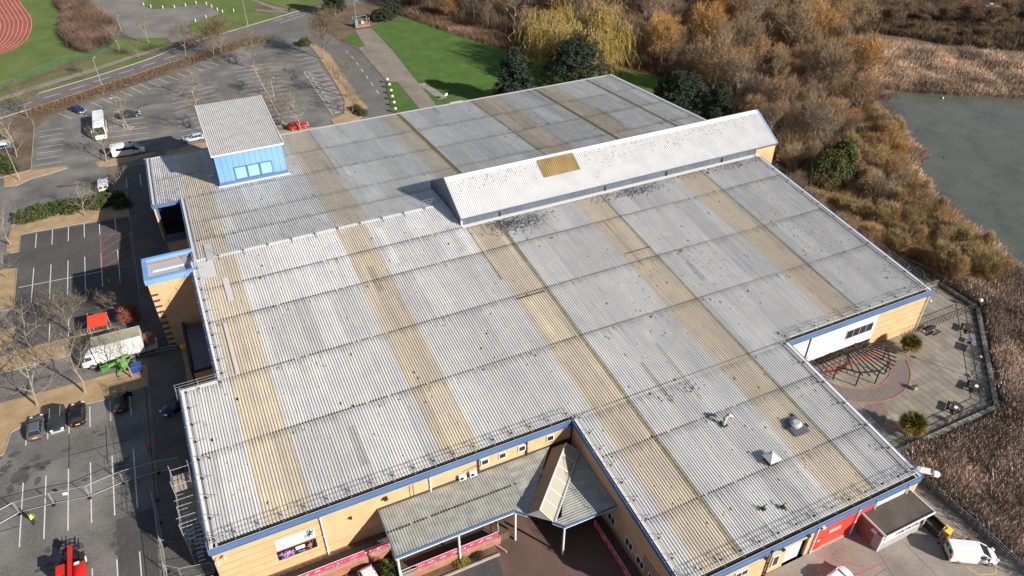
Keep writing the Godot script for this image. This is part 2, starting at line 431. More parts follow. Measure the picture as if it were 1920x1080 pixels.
	var r := [-26.4, -196.9, -23.5, -192.1, -23.9, -198.4, -21.3, -193.7, -19.4, -201.2, -16.8, -196.3, -16.8, -202.3, -14.5, -197.7, -14.8, -204.1, -12.3, -199.2, -12.4, -205.4, -9.9, -200.7, -10.1, -207.3, -7.7, -202.2, -7.8, -208.7, -5.4, -203.6, -5.4, -209.1, -3.1, -204.7, -3.2, -210.6, -.8, -205.9, -.8, -211.6, 1.5, -207.4, 1.8, -212.9, 3.7, -208.7, 4, -214.4, 6, -210.2, 6.2, -215.6, 8.3, -211.4, 8.4, -216.9, 10.5, -212.6, 10.6, -218, 12.7, -213.8, 13.1, -219.2, 15, -215, 15.2, -220.6, 17.2, -216.3, 17.3, -221.8, 19.5, -217.5, 20, -222.9, 21.9, -218.8]
	for i in range(0, r.size(), 4): line_mark(cp, r[i], r[i + 1], r[i + 2], r[i + 3])
	for i in 7: line_mark(cp, -30.2, -187.3 + i * 3.05, -25.3, -187.1 + i * 3.05)
	for i in 12: line_mark(cp, -1.3, -197.3 + i * 2.95, 9.2, -198.6 + i * 2.95)
	for i in 14: line_mark(cp, 15.7, -209.8 + i * 2.95, 26.2, -209.6 + i * 2.95)
	line_mark(cp, 20.9, -210, 20.9, -167.5)
	line_mark(cp, 3.9, -198.2, 3.9, -164)
	for i in 6: line_mark(cp, -15.7, -186.5 + i * 3.1, -7.9, -185.6 + i * 3.1)
	for i in 6: line_mark(cp, 32.8, -219.8 + i * 3.6, 37.5, -220.6 + i * 3.6)
	# marked accessible bays with hatching between them
	for i in 9:
		var z0 := -199.1 + i * 3.45
		line_mark(cp, 32.5, z0, 37.6, z0)
		line_mark(cp, 32.5, z0 + 1.2, 37.6, z0 + 1.2)
		line_mark(cp, 32.5, z0, 32.5, z0 + 3.45)
		for k in 3: line_mark(cp, 32.6 + k * 1.7, z0, 34.2 + k * 1.7, z0 + 1.2, .11, "paint", .012, "hatch_line")
		line_mark(cp, 33.4, z0 + 2.1, 34.4, z0 + 2.6, .35, "paint", .012, "bay_symbol")
		line_mark(cp, 33.2, z0 + 2.7, 34.0, z0 + 2.3, .18, "paint", .012, "bay_symbol")
	for xx in [-29.1, -26.5, -23.9, -21.3, -18.75, -16.1]:
		line_mark(cp, xx, -139.4, xx, -134.0)
		line_mark(cp, xx, -127.3, xx, -116.6)
	for xx in [-26.3, -23.7, -21.1]: line_mark(cp, xx, -109.8, xx, -104.9)
	line_mark(cp, -31.1, -122.1, -18.7, -121.3)
	for xx in [-13.45, -10.85]: line_mark(cp, xx, -155.6, xx, -150.5, .14)
	for q in [[-18.7, -133.5, -13.9, -132.9], [-13.9, -132.9, -13.7, -120.9], [-13.7, -120.9, -18.7, -121.9], [-18.7, -121.9, -18.7, -133.5], [-18.5, -131, -16.4, -133.2], [-18.5, -128.1, -13.8, -132.4], [-18.6, -125.2, -13.8, -129.4], [-18.4, -122.4, -13.7, -126.5], [-16.9, -121.6, -13.7, -123.8]]:
		line_mark(cp, q[0], q[1], q[2], q[3], .13, "redpaint", .016, "hatch_line")
	for i in 6:
		line_mark(cp, -28.45 + i * 2.47, -87.8, -28.45 + i * 2.47, -83.7)
		line_mark(cp, -28.45 + i * 2.45, -77.3, -28.4 + i * 2.43, -67.5, .14)
	for xx in [-26.1, -23.6, -21.15, -18.7, -16.4]: line_mark(cp, xx, -61.2, xx, -55.0)
	for q in [[-23.5, -83.4, -23.5, -77.4], [-19.2, -83, -19.2, -76], [-14.05, -90, -14.35, -56], [-23.5, -79.6, -16.4, -79.2], [-33, -70.8, -28.5, -70.6]]:
		line_mark(cp, q[0], q[1], q[2], q[3], .1, "gutter", .006, "tar_seam")
	# repaired patches and oil stains on the tarmac
	for q in [[-18.6, -66.8, -14.6, -56], [-27.5, -84, -23.7, -79.5], [-10, -200, -3, -193], [10.5, -205, 14.5, -172]]:
		var pm := MB.new(); pm.flat(P2([q[0], q[1], q[2], q[1], q[2], q[3], q[0], q[3]]), -.004 if q[1] > -100 else -.003); part("tarmac_patch", pm, M.road if q[1] < -100 or q[0] < -20 else M.asphalt_dark, cp)
	var sr := RandomNumberGenerator.new(); sr.seed = 12
	for q in [[-26.5, -80.5, 2.6, 1.2], [-28.5, -77, 1.6, 2.2], [-20.5, -82, 1.1, .6], [-18.6, -63.8, 1.0, 1.6], [-24.5, -66.5, .9, 1.4], [-22, -74.5, .8, .5], [-17.2, -75.5, 1.2, .5], [-30.5, -80.8, 1.5, 1.4], [-25.5, -63, 1.2, .7], [-29.8, -130, 1.2, 1.0], [-20, -115, 1.5, .8], [-27, -96.5, 2.5, .8], [6, -203, 3, 1.2], [-8, -193, 2, 1.5], [29, -200, 1.2, 4], [12, -180, 1.5, 4], [-22, -157, 4, 1.2]]:
		for k in 7:
			var sp := PackedVector2Array(); var cxq: float = q[0] + sr.randfn() * q[2] * .6; var czq: float = q[1] + sr.randfn() * q[3] * .6; var rr := sr.randf_range(.12, .5)
			for j in 9: sp.append(Vector2(cxq + cos(TAU * j / 9) * q[2] * rr * sr.randf_range(.5, 1.2), czq + sin(TAU * j / 9) * q[3] * rr * sr.randf_range(.5, 1.2)))
			var sm := MB.new(); sm.flat(sp, .0005 + k * .0006); part("oil_stain", sm, M.asphalt_stain, cp)
	# dark paved walk along the building with its joints
	var walk := sheet("pavement", [-13.5, -160, -8.4, -160, -8.4, -122, -4, -122, -4, -88, -8.7, -74, -8.8, -57, -5, -46, -15, -46, -14.4, -57, -14.1, -66, -13.7, -79, -13.4, -93], .004, "paving_dark")
	var wj := MB.new()
	var zz := -158.0
	while zz < -56:
		strip(wj, [Vector2(-13.4, zz), Vector2(-9.2, zz)], .05, .009); zz += 1.2
	for xx in [-12.4, -11.2, -10.0]: strip(wj, [Vector2(xx, -158), Vector2(xx, -57)], .05, .009)
	tag(part("joint_line", wj, M.grout, walk), "", "", "", "stuff")
	# beds of tan bark and gravel
	bed("planting_bed", [-60, -93.6, -32, -93.5, -17.2, -93.4, -13.5, -93.2, -13.7, -88.7, -18, -88.2, -21.6, -88.5, -24.8, -88.9, -27, -88.6, -28.9, -87.7, -30.3, -87, -30.9, -83.4, -33, -82, -60, -82], "mulch")
	bed("planting_bed", [-60, -100.6, -28.4, -100.3, -23.9, -100.3, -22.2, -101.1, -16.9, -103.3, -17.4, -104.5, -22.2, -104.6, -28.5, -104.6, -32.4, -104.3, -60, -104.6], "mulch")
	bed("planting_bed", [-34.2, -129, -31.7, -128.4, -31.5, -116.7, -31.9, -116, -33.5, -116.4, -36, -123], "mulch")
	bed("planting_bed", [-34.5, -111.3, -31.2, -110.8, -31.2, -106, -34.5, -106], "mulch")
	bed("planting_bed", [-33.6, -138.5, -33.7, -135, -33, -134.1, -31.7, -134, -31.7, -140.1, -26.4, -140, -18.4, -139.3, -13.7, -138.7, -13.6, -148, -16.8, -149.3, -24.7, -148.5, -32.5, -149.5, -33.4, -143.5], "mulch")
	bed("planting_bed", [-35.9, -165.9, -30.9, -166.7, -24.6, -166.2, -24.2, -165, -27.8, -163.6, -30.7, -163, -33.5, -160.9, -35.6, -161.5], "mulch")
	bed("planting_bed", [-60, -180, -60, -165.2, -36.1, -166.2, -31.1, -167.2, -31.3, -190, -32.2, -196.2, -36.5, -199.6, -60, -187], "soil")
	bed("planting_bed", [-19.1, -165.2, -13, -165.3, -7.3, -164.9, -6.4, -163.8, -13.3, -162.3, -16.9, -162.3, -18.4, -163.1], "mulch")
	bed("planting_bed", [-5.2, -164, 1, -165.3, 14, -165.6, 26, -163.2, 30.6, -161.6, 30.6, -157, -5.2, -158.8], "mulch")
	bed("planting_bed", [38.2, -225.4, 41.4, -214.8, 42.1, -208.3, 41.2, -192.9, 41.1, -182.6, 40.8, -173.2, 41.1, -169.4, 39.8, -165.6, 37.2, -162.9, 34.5, -162.4, 31.3, -162.4, 31.3, -165.4, 35, -167.4, 37.2, -175.1, 38, -185.2, 38.6, -200.8, 39, -214.6], "mulch")
	for q in [[20.9, -206.8, 1.6], [20.9, -186, 1.3], [3.9, -191.7, 1.3], [3.9, -170, 1.3], [-11.8, -181, 1.3], [20.6, -167, 1.6]]:
		bed("planting_bed", [q[0] - q[2], q[1], q[0], q[1] - q[2], q[0] + q[2], q[1], q[0], q[1] + q[2]], "mulch", .1)
	# hedge bank beside the road
	sheet("hedge_bank", [-36, -200, -31.9, -196.3, -27.6, -196.8, -13.9, -205.8, .8, -214.2, 12, -221.5, 22, -226.6, 31, -231.2, 33, -228.8, 22.6, -232.7, 17.2, -231, 9.2, -226, -1.9, -220.6, -8.8, -216.2, -18.6, -211, -30.5, -203.9, -60, -187.6], .006, "soil")
	# lawn and the wide walk
	sheet("lawn", [59.9, -229.5, 73.4, -234.7, 80.7, -212.3, 88.9, -193.6, 96, -180, 107.1, -168, 117, -155, 118, -138, 110, -120, 94, -120, 94, -140, 57, -140, 56.2, -158, 59.4, -205], -.03, "lawn")
	sheet("walkway", [54.5, -227.9, 59.7, -227.5, 59.2, -205, 56.3, -157.8, 55, -140, 51, -140, 52.1, -155.6, 52.9, -181.6, 49.9, -183.6, 51.1, -211.5, 53.3, -212.3], -.014, "path")
	sheet("lawn", [54.2, -226.8, 49.4, -220.2, 51.0, -212.9, 53, -212.6], -.019, "lawn")
	sheet("lawn", [50.1, -182.4, 52.6, -181.7, 52, -155.6, 50, -142, 45.6, -142, 45.5, -163.1, 48.4, -175.4], -.018, "lawn")
	var drive := sheet("access_road", [38.6, -226.2, 46, -227.8, 47.8, -218.4, 49.2, -214.9, 50.6, -206.8, 50.2, -184.4, 48, -175.4, 45.3, -164.8, 45, -143, 39.3, -143, 39.6, -163.3, 41.4, -169.4, 41.3, -174, 41.8, -184.4, 42, -194.8, 42.6, -210.5, 41.6, -216], .002, "road")
	for i in 7: line_mark(drive, 47.4 - absf(i - 1.5) * .25, -211 + i * 5.4, 47.4 - absf(i - .9) * .25, -208.5 + i * 5.4, .16, "paint", .01, "edge_dash")
	var hk := MB.new()
	strip(hk, [Vector2(49.3, -215), Vector2(50.75, -206.8), Vector2(50.4, -184.4), Vector2(48.2, -175.4), Vector2(45.5, -163)], .35, .012)
	part("edge_strip", hk, M.asphalt_dark, drive)
	# eastern terrace, yard by the wing, sunken entrance court
	var terr := MB.new()
	var tpoly := P2([65.3, -52.2, 92.6, -52.2, 92.8, -66, 105.1, -66, 104.9, -51.7, 88.3, -35.9, 68.9, -35.9, 68.9, -31, 65.3, -31])
	terr.slab(tpoly, -2.6, -.02)
	var te := struct("terrace", terr, M.grout)
	for q in [["slab_a", .91], ["slab_b", .97], ["slab_c", 1.0], ["slab_d", .94]]:
		textured(q[0], TX.paving, 18.0, .95, Color(q[1], q[1] * .99, q[1] * .97))
	var one := MB.new(); one.cbox(v3(0, -.02, 0), v3(1.11, .05, 1.11), .012)
	var om := one.mesh()
	var spots := []
	for i in 36:
		for j in 32:
			var c2 := Vector2(65.9 + i * 1.14, -65.4 + j * 1.14)
			if poly_dist(c2, tpoly) > .45: spots.append(c2)
	spots.sort_custom(func(u, w2): return u.y > w2.y if absf(u.y - w2.y) > .01 else u.x < w2.x)
	var rest := MB.new(); var hr2 := RandomNumberGenerator.new(); hr2.seed = 3
	var placed := 0
	for c2 in spots:
		var hidden: bool = c2.y < -52.4 and c2.x < 95
		var dy := hr2.randf_range(-.004, .006)
		if placed < 300 and not hidden:
			var sl2 := part("paving_slab", om, M[["slab_a", "slab_b", "slab_c", "slab_d"][hr2.randi() % 4]], te)
			sl2.position = v3(c2.x, dy, c2.y); placed += 1
		else: rest.cbox(v3(c2.x, -.02 + dy, c2.y), v3(1.11, .05, 1.11), .012)
	tag(part("far_slabs", rest, M.slab_b, te), "", "", "", "stuff")
	var jm := MB.new()
	var yard := MB.new()
	yard.slab(P2([36, -29.6, 69.5, -29.6, 69.5, -5, 36, -5]), -2.6, 0)
	yard.flat(P2([65.2, -31.2, 69.2, -31.2, 69.2, -29.6, 65.2, -29.6]), .001)
	var ya := struct("service_yard", yard, M.concrete)
	for q in [[49, -25.6, 57.5, -25.2, "redpaint"], [49.6, -28.6, 53.4, -25, "redpaint"], [45.3, -26.8, 49.3, -25, "redpaint"], [50.6, -29, 54.2, -25.8, "redpaint"], [64.6, -19.8, 66.4, -19.1, "yellowpaint"], [66.4, -19.1, 67.3, -19.8, "yellowpaint"], [64.6, -19.8, 64.3, -21, "yellowpaint"], [66, -17.6, 68, -18.6, "yellowpaint"], [64.6, -19.8, 65.5, -17.2, "yellowpaint"], [47.3, -27.2, 47.7, -25.6, "paint"]]:
		line_mark(ya, q[0], q[1], q[2], q[3], .1, q[4], .008, "painted_line")
	for q in [[57.1, -26.8, 55.2, -20], [56.2, -24.6, 52, -24.2], [60.6, -26.2, 60, -12]]:
		line_mark(ya, q[0], q[1], q[2], q[3], .06, "grout", .006, "slab_joint")
	var pz := MB.new()
	pz.slab(P2([-3, -49.8, 33, -49.8, 33, -20, -3, -20]), -2.6, -1.6)
	var pl := struct("entrance_court", pz, M.plaza)
	line_mark(pl, 19.4, -45.4, 18.6, -38, .08, "grout", -1.592, "slab_joint")
	var dk := MB.new()
	dk.flat(P2([8.6, -46, 19.4, -45, 18.7, -39, 8.2, -39]), -1.594)
	part("dark_paving", dk, M.asphalt_dark, pl)
	var pw := MB.new()
	pw.slab(P2([-8.6, -52.3, 33, -52.3, 33, -50.2, 8.7, -50.2, -3.4, -50.3, -3.4, -40, -8.6, -40]), -2.6, .001)
	var pp := struct("front_path", pw, M.paving_dark)
	jm = MB.new()
	for i in 18: strip(jm, [Vector2(-7 + i * 1.2, -51.6), Vector2(-7 + i * 1.2, -50.3)], .04, .006)
	tag(part("joint_line", jm, M.grout, pp), "", "", "", "stuff")
	sheet("gravel_margin", [-8.4, -52.25, 8.4, -52.25, 8.4, -51.55, -8.4, -51.35], .006, "soil")
	sheet("gravel_margin", [-8.7, -96, -4.3, -96, -4.3, -74.3, -8.7, -74.3], .007, "mulch")
	var ra := MB.new()
	ra.slab(P2([8.7, -50.2, 21.6, -50.2, 21.6, -46.4, 8.7, -46.4]), -2.6, -.35)
	struct("ramp_landing", ra, M.plaza)

# ---------- the leisure centre ----------
const RF := 0.1051      # front pitch
const RB := 0.0787      # far pitch
func fy(z: float) -> float: return 7.28 + RF * (-52.2 - z)
func by(z: float) -> float: return fy(-98.0) - RB * (-98.0 - z)
# weathering of one roof slope: rain streaks down the fall line, dirt caught under the laps, lichen spots, moss lines
func roof_texture(key: String, x0: float, x1: float, z_ridge: float, z_end: float, laps: Array, moss: Array, sd: int, dark: Array) -> ImageTexture:
	var w := 1536
	var h := int(1536.0 * absf(z_end - z_ridge) / (x1 - x0))
	var sn := fnl(sd, .22, 3).get_image(w, 22)
	sn.resize(w, h, Image.INTERPOLATE_CUBIC); sn.convert(Image.FORMAT_L8)
	var s2 := fnl(sd + 1, .02, 4).get_image(w, h); s2.convert(Image.FORMAT_L8)
	var s3 := fnl(sd + 2, .35, 2).get_image(w, h); s3.convert(Image.FORMAT_L8)
	var a := sn.get_data(); var b := s2.get_data(); var f := s3.get_data()
	var d := PackedByteArray(); d.resize(w * h * 3)
	var pxm := w / (x1 - x0)
	var r := RandomNumberGenerator.new(); r.seed = sd
	# per lap row and sheet column a slightly different age
	var colw := int(3.05 * pxm)
	var tint := {}
	for y in h:
		var m := y / pxm                      # metres below the ridge
		var row := 0; var since := 99.0
		for k in laps.size():
			if m > laps[k]: row = k + 1; since = m - laps[k]
		var fall := maxf(0.0, 1.0 - since / 2.2) if row > 0 else 0.0
		for x in w:
			var i := y * w + x
			var key2 := row * 1000 + x / colw
			if not tint.has(key2): tint[key2] = r.randf_range(-.04, .04)
			var st := a[i] / 255.0; var co := b[i] / 255.0; var fi := f[i] / 255.0
			var q: float = .88 + tint[key2] + (st - .5) * .13 + (co - .5) * .05 + (fi - .5) * .12
			# dirt: grainy streaks that start at the lap
			if fall > 0.0 and st * .7 + fi * .5 < fall * .9: q -= .09 * (0.5 + fi)
			q = clampf(q, .3, 1.0)
			var j := i * 3
			var wm := clampf((co - .5) * .07, -.015, .015)
			d[j] = int(255 * clampf(q + wm * .5, 0, 1)); d[j + 1] = int(255 * clampf(q + wm * .3, 0, 1)); d[j + 2] = int(255 * clampf(q - wm * .5, 0, 1))
	var im := Image.create_from_data(w, h, false, Image.FORMAT_RGB8, d)
	for q in moss:                            # mossy lines beside the rooflight strips: [x, from, to, width]
		var xx := int((q[0] - x0) * pxm)
		for y in range(int(q[1] * pxm), mini(h, int(q[2] * pxm))):
			for k in range(-int(q[3] * pxm), int(q[3] * pxm) + 1):
				if xx + k < 0 or xx + k >= w: continue
				var g := f[y * w + xx + k] / 255.0
				if g > .34: im.set_pixel(xx + k, y, im.get_pixel(xx + k, y) * Color(.58 + g * .25, .56 + g * .25, .42 + g * .25))
	for k in 3000:                            # lichen, droppings and debris: thick in some bays and below laps, sparse elsewhere
		var x := r.randi_range(2, w - 8); var y := r.randi_range(2, h - 12)
		if k % 3 == 0:
			y = clampi(int((laps[r.randi() % laps.size()] + absf(r.randfn()) * 1.3) * pxm), 2, h - 12)
		if b[y * w + x] < 112 + r.randi_range(0, 80): continue
		var big := r.randf() < .18
		var sw := r.randi_range(2, 4) if big else r.randi_range(1, 2); var sh := r.randi_range(3, 6) if big else r.randi_range(1, 3)
		var v := r.randf_range(.1, .6)
		im.fill_rect(Rect2i(x, y, sw, sh), im.get_pixel(x, y) * Color(v, v, v))
		if r.randf() < .25: im.fill_rect(Rect2i(x, y + sh, 1, r.randi_range(3, 12)), im.get_pixel(x, y + sh) * Color(.78, .78, .77))
	for k in 46:                              # replaced or faded single sheets, and long run-off streaks
		var x := int(r.randf() * (w - 20)); var y0 := int(r.randf() * h * .9); var l := int(r.randf_range(3, 11) * pxm); var ww := r.randi_range(2, 16)
		var f2 := r.randf_range(.86, 1.1)
		for yy in range(y0, mini(h, y0 + l)):
			for xx in range(x, x + ww): im.set_pixel(xx, yy, im.get_pixel(xx, yy) * Color(f2, f2, f2 * .99))
	for q in dark:                            # crusts of black algae in patches: [x, m, rx, rm, density]
		for k in int(q[4]):
			var x := int((q[0] + r.randfn() * q[2] - x0) * pxm); var y := int((q[1] + r.randfn() * q[3]) * pxm)
			if x < 2 or y < 2 or x > w - 7 or y > h - 5: continue
			var v := r.randf_range(.16, .5)
			im.fill_rect(Rect2i(x, y, r.randi_range(1, 4), r.randi_range(1, 3)), Color(v, v, v * 1.06))
	TX[key] = ImageTexture.create_from_image(im)
	return TX[key]
func roof_mat(key: String, tex: Texture2D, tint: Color) -> StandardMaterial3D:
	var m := plain(key, tint, .62)
	m.albedo_texture = tex
	return m
# one profiled sheet of roof: ribs run down the fall line
func profiled(x0: float, x1: float, za: float, zb: float, ya: float, yb: float, u0 := 0.0, us := 1.0, v0 := 0.0, vs := 1.0, hgt := .105, pitch := .333) -> MB:
	var mb := MB.new()
	mb.use_uv = true
	var n := int(round((x1 - x0) / pitch))
	var p := (x1 - x0) / n
	var prof := [[0.0, 0.0], [.42, 0.0], [.57, hgt], [.84, hgt], [.97, 0.0], [1.0, 0.0]]
	for i in n:
		for k in 5:
			if k == 4 and false: continue
			var xa: float = x0 + (i + prof[k][0]) * p; var xb: float = x0 + (i + prof[k + 1][0]) * p
			var ha: float = prof[k][1]; var hb: float = prof[k + 1][1]
			mb.quad_uv(v3(xa, ya + ha, za), v3(xa, yb + ha, zb), v3(xb, yb + hb, zb), v3(xb, ya + hb, za),
				Vector2((xa - u0) * us, (za - v0) * vs), Vector2((xa - u0) * us, (zb - v0) * vs), Vector2((xb - u0) * us, (zb - v0) * vs), Vector2((xb - u0) * us, (za - v0) * vs))
	return mb
func lap_dashes(parent: Node, x0: float, x1: float, z: float, y: float, seed_: int):  # row of near-black boxes, one in each sheet trough along a lap
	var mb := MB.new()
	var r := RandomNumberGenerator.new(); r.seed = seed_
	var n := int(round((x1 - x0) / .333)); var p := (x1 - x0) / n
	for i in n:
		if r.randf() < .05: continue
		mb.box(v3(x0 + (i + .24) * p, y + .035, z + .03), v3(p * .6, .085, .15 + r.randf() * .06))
	tag(part("lap_dashes", mb, M.dash_dark, parent), "", "", "", "stuff")

func wall_bands(parent: Node, x0: float, x1: float, z: float, y0: float, y1: float, n: int, mat := "brick"):
	# pale masonry bands with dark recessed joints between them, on a backing
	bx("wall_backing", parent, M.groove, v3((x0 + x1) * .5, (y0 + y1) * .5, z - .3), v3(x1 - x0, y1 - y0, .1))
	var h := (y1 - y0) / n
	for i in n:
		var a := y0 + i * h + (.1 if i > 0 else 0.0)
		bx("wall_band", parent, M[mat], v3((x0 + x1) * .5, (a + y0 + (i + 1) * h) * .5, z - .1), v3(x1 - x0, y0 + (i + 1) * h - a, .28))
func window(parent: Node, m: Vector3, w: float, h: float, face: String, bars := 1):
	# face "z": looks to +z; "x": looks to -x
	var f := MB.new(); var g := MB.new()
	var t := .09
	var bs := Basis() if face == "z" else Basis(Vector3.UP, -PI / 2)
	for s in [-1, 1]:
		f.box(m + bs * v3(s * (w - t) * .5, 0, .03), v3(t, h, .12), bs)
		f.box(m + bs * v3(0, s * (h - t) * .5, .03), v3(w - 2 * t, t, .12), bs)
	for i in range(1, bars): f.box(m + bs * v3(-w * .5 + w * i / bars, 0, .03), v3(t * .8, h - 2 * t, .1), bs)
	g.box(m, v3(w - 2 * t, h - 2 * t, .04), bs)
	var o := part("window", g, M.glass, parent)
	part("window_frame", f, M.frame_white, o)
func downpipe(parent: Node, x: float, z: float, y1: float, mat := "trim_white", y0 := 0.0):
	var mb := MB.new()
	mb.tube(v3(x, y0, z), v3(x, y1, z), .09, .09, 8)
	for y in [y0 + .6, (y0 + y1) * .5, y1 - .3]: mb.box(v3(x, y, z - .02), v3(.3, .06, .16))
	part("downpipe", mb, M[mat], parent)
func side_wall(parent: Node, x: float, za: float, zb: float, ya: float, yb: float, mat: String, base := 0.0, out := -1.0, n := "side_wall"):
	var mb := MB.new()
	var xi := x - out * .25
	var a := [v3(x, base, za), v3(x, base, zb), v3(x, yb, zb), v3(x, ya, za)]
	var b := [v3(xi, base, za), v3(xi, base, zb), v3(xi, yb, zb), v3(xi, ya, za)]
	mb.rings([b, a] if out < 0 else [a, b], true)
	part(n, mb, M[mat], parent)
func eave(parent: Node, x0: float, x1: float, z: float, ys: float):
	# dark gutter trough behind a blue fascia
	bx("gutter", parent, M.gutter, v3((x0 + x1) * .5, ys - .2, z - .38), v3(x1 - x0 - .1, .1, .55))
	bx("gutter_rim", parent, M.trim_grey, v3((x0 + x1) * .5, ys + .0, z - .1), v3(x1 - x0 - .12, .05, .06))
	bx("fascia", parent, M.blue, v3((x0 + x1) * .5, ys - .36, z), v3(x1 - x0, .66, .1))
	bx("soffit_board", parent, M.blue, v3((x0 + x1) * .5, ys - .72, z + .04), v3(x1 - x0 - .3, .1, .24))
func verge(parent: Node, x: float, za: float, zb: float, ya: float, yb: float, out := -1.0):
	var d := v3(0, yb - ya, zb - za)
	var bs := Basis(Vector3.RIGHT, -atan2(yb - ya, zb - za))
	var m := v3(x, (ya + yb) * .5, (za + zb) * .5)
	bx("verge_board", parent, M.blue, m + v3(out * .05, -.25, 0), v3(.12, .62, d.length()), bs)
	bx("verge_flashing", parent, M.trim_white, m + v3(-out * .32, .12, 0), v3(.34, .03, d.length() - .1), bs)
	bx("verge_gutter", parent, M.trim_grey, m + v3(-out * .85, .1, 0), v3(.22, .04, d.length() - .1), bs)

func build_centre():
	var t := thing("leisure_centre", "large leisure centre under a low-pitched grey corrugated roof with tan rooflight strips and blue fascias", "building", v3(0, 0, 0))
	var ux0 := -9.0; var ux1 := 93.6
	var lf := [6.7, 13.3, 23.8, 33.9, 45.7, 51.6, 60.3]
	var us := 1.0 / (ux1 - ux0)
	var ft := roof_texture("roof_front", ux0, ux1, -98.0, -29.0, lf, [[40.3, 0, 69, .28], [59.0, 4, 69, .25], [79.2, 3, 46, .2], [35.2, 3, 20, .2], [79.0, 30, 40, .12]], 11,
		[[43.5, 9.0, 2.6, 1.1, 800], [41.0, 8.2, 1.4, .8, 300], [64.5, 8.2, 3.2, .7, 520], [84, 8.0, 5, .6, 260], [52, 30, 3, 5, 60], [64, 26, 4, 6, 90], [48, 47, 2, .5, 50], [83, 30, 3, 9, 130], [90, 42, 1, 3, 60]])
	var vs := 1.0 / 69.0
	roof_mat("roof_grey", ft, lin(.66, .655, .64)); roof_mat("roof_tan", ft, lin(.66, .58, .46)); roof_mat("roof_bright", ft, lin(.76, .755, .745))
	var bt := roof_texture("roof_far", ux0, ux1, -98.0, -143.2, [6.2, 12.7, 23, 33.5], [[41.0, 0, 46, .45], [73.0, 0, 46, .45], [86.4, 0, 46, .35], [57.6, 0, 46, .2], [22.3, 20, 46, .1]], 61, [[-6, 30, 2, 7, 260], [0, 32, 2, 6, 120], [60, 25, 15, 9, 200]])
	var vb := 1.0 / -45.2
	roof_mat("far_grey", bt, lin(.7, .695, .675)); roof_mat("far_tan", bt, lin(.68, .605, .49))
	# front slope: sheets between the laps, split where the tan rooflight strips run
	var zf := [-98.0, -91.3, -84.7, -74.2, -64.1, -52.75]
	var xf := [-8.5, -3.0, 1.8, 16.6, 21.1, 35.4, 40.2, 54.1, 58.8, 74.0, 79.0, 92.2]
	for r in zf.size() - 1:
		for k in xf.size() - 1:
			var xa: float = xf[k]; var xb: float = xf[k + 1]
			if r < 3: xa = maxf(xa, -4.2)
			if r == 0: # the raised rooflight sits here
				if xa >= 34.6: continue
				xb = minf(xb, 34.9)
			var za: float = zf[r] - (.12 if r > 0 else 0.0); var zb: float = zf[r + 1]
			var up := .03 * (zf.size() - r)
			var mt: Material = M.roof_tan if k % 2 == 1 else (M.roof_bright if r <= 1 and k < 6 else M.roof_grey)
			part("roof_sheet", profiled(xa, xb, za, zb, fy(za) - .17 + up, fy(zb) - .17 + up, ux0, us, -98.0, vs), mt, t)
		if r > 0: lap_dashes(t, -4.2 if r < 4 else -8.5, 92.2, zf[r], fy(zf[r]) - .17 + .03 * (zf.size() - r), 100 + r)
	var zw := [-52.75, -46.4, -37.7, -30.25]
	var xw := [32.6, 35.4, 40.2, 54.1, 58.8, 65.2]
	for r in 3:
		for k in 5:
			var za: float = zw[r] - .12
			part("roof_sheet", profiled(xw[k], xw[k + 1], za, zw[r + 1], fy(za) - .17 - .03 * r, fy(zw[r + 1]) - .17 - .03 * r, ux0, us, -98.0, vs), M.roof_tan if k in [1, 3] else M.roof_grey, t)
		lap_dashes(t, 32.6, 65.2, zw[r], fy(zw[r]) - .17 - .03 * r, 200 + r)
	# far slope
	var zb_ := [-98.0, -104.2, -110.7, -121.0, -131.5, -143.0]
	var xb_ := [-8.1, -2.8, 1.4, 16.8, 22.2, 37.2, 41.3, 57.6, 63.9, 72.9, 78.2, 93.2]
	for r in 5:
		for k in 11:
			var xa: float = xb_[k]; var xb: float = xb_[k + 1]
			if r < 3: xa = maxf(xa, -3.7)
			if r == 0 and xa >= 34: continue
			if r == 0: xb = minf(xb, 34.9)
			var za: float = zb_[r] + (.12 if r > 0 else 0.0)
			var up := .02 * (5 - r)
			part("roof_sheet", profiled(xa, xb, za, zb_[r + 1], by(za) - .17 + up, by(zb_[r + 1]) - .17 + up, ux0, us, -98.0, vb), M.far_tan if k % 2 == 1 else M.far_grey, t)
		if r > 0: lap_dashes(t, -3.7 if r < 4 else -8.1, 93.2, zb_[r] - .04, by(zb_[r]) - .17 + .02 * (4 - r), 300 + r)
	for q in [41.2, 72.9, 86.4]: # dark valley strips on the far slope
		var s := MB.new()
		s.quad(v3(q - .28, by(-104.3) + .03, -104.3), v3(q + .28, by(-104.3) + .03, -104.3), v3(q + .28, by(-142.9) - .05, -142.9), v3(q - .28, by(-142.9) - .05, -142.9))
		part("valley_strip", s, plain("valley", lin(.1, .075, .03), 1.0), t)
	# ridge capping, west of the rooflight
	var rc := MB.new()
	rc.quad(v3(-4.1, fy(-98) - .0, -97.55), v3(34.6, fy(-98) - .0, -97.55), v3(34.6, fy(-98) + .09, -98), v3(-4.1, fy(-98) + .09, -98))
	rc.quad(v3(-4.1, fy(-98) + .09, -98), v3(34.6, fy(-98) + .09, -98), v3(34.6, fy(-98) - .0, -98.45), v3(-4.1, fy(-98) - .0, -98.45))
	part("ridge_cap", rc, M.trim_white, t)
	# grey repair sheets and loose panels lying near the west verge
	for q in [[-1.4, -99.6, 1.1, 5.4], [-2.3, -95.4, 2.2, 3.6], [-.3, -90.2, .8, 5.0]]:
		var yy := (fy(q[1]) if q[1] > -98 else by(q[1])) + .13
		bx("repair_sheet", t, plain("repair", lin(.46, .46, .46), .7), v3(q[0], yy, q[1]), v3(q[2], .03, q[3]), Basis(Vector3.RIGHT, RF if q[1] > -98 else -RB))
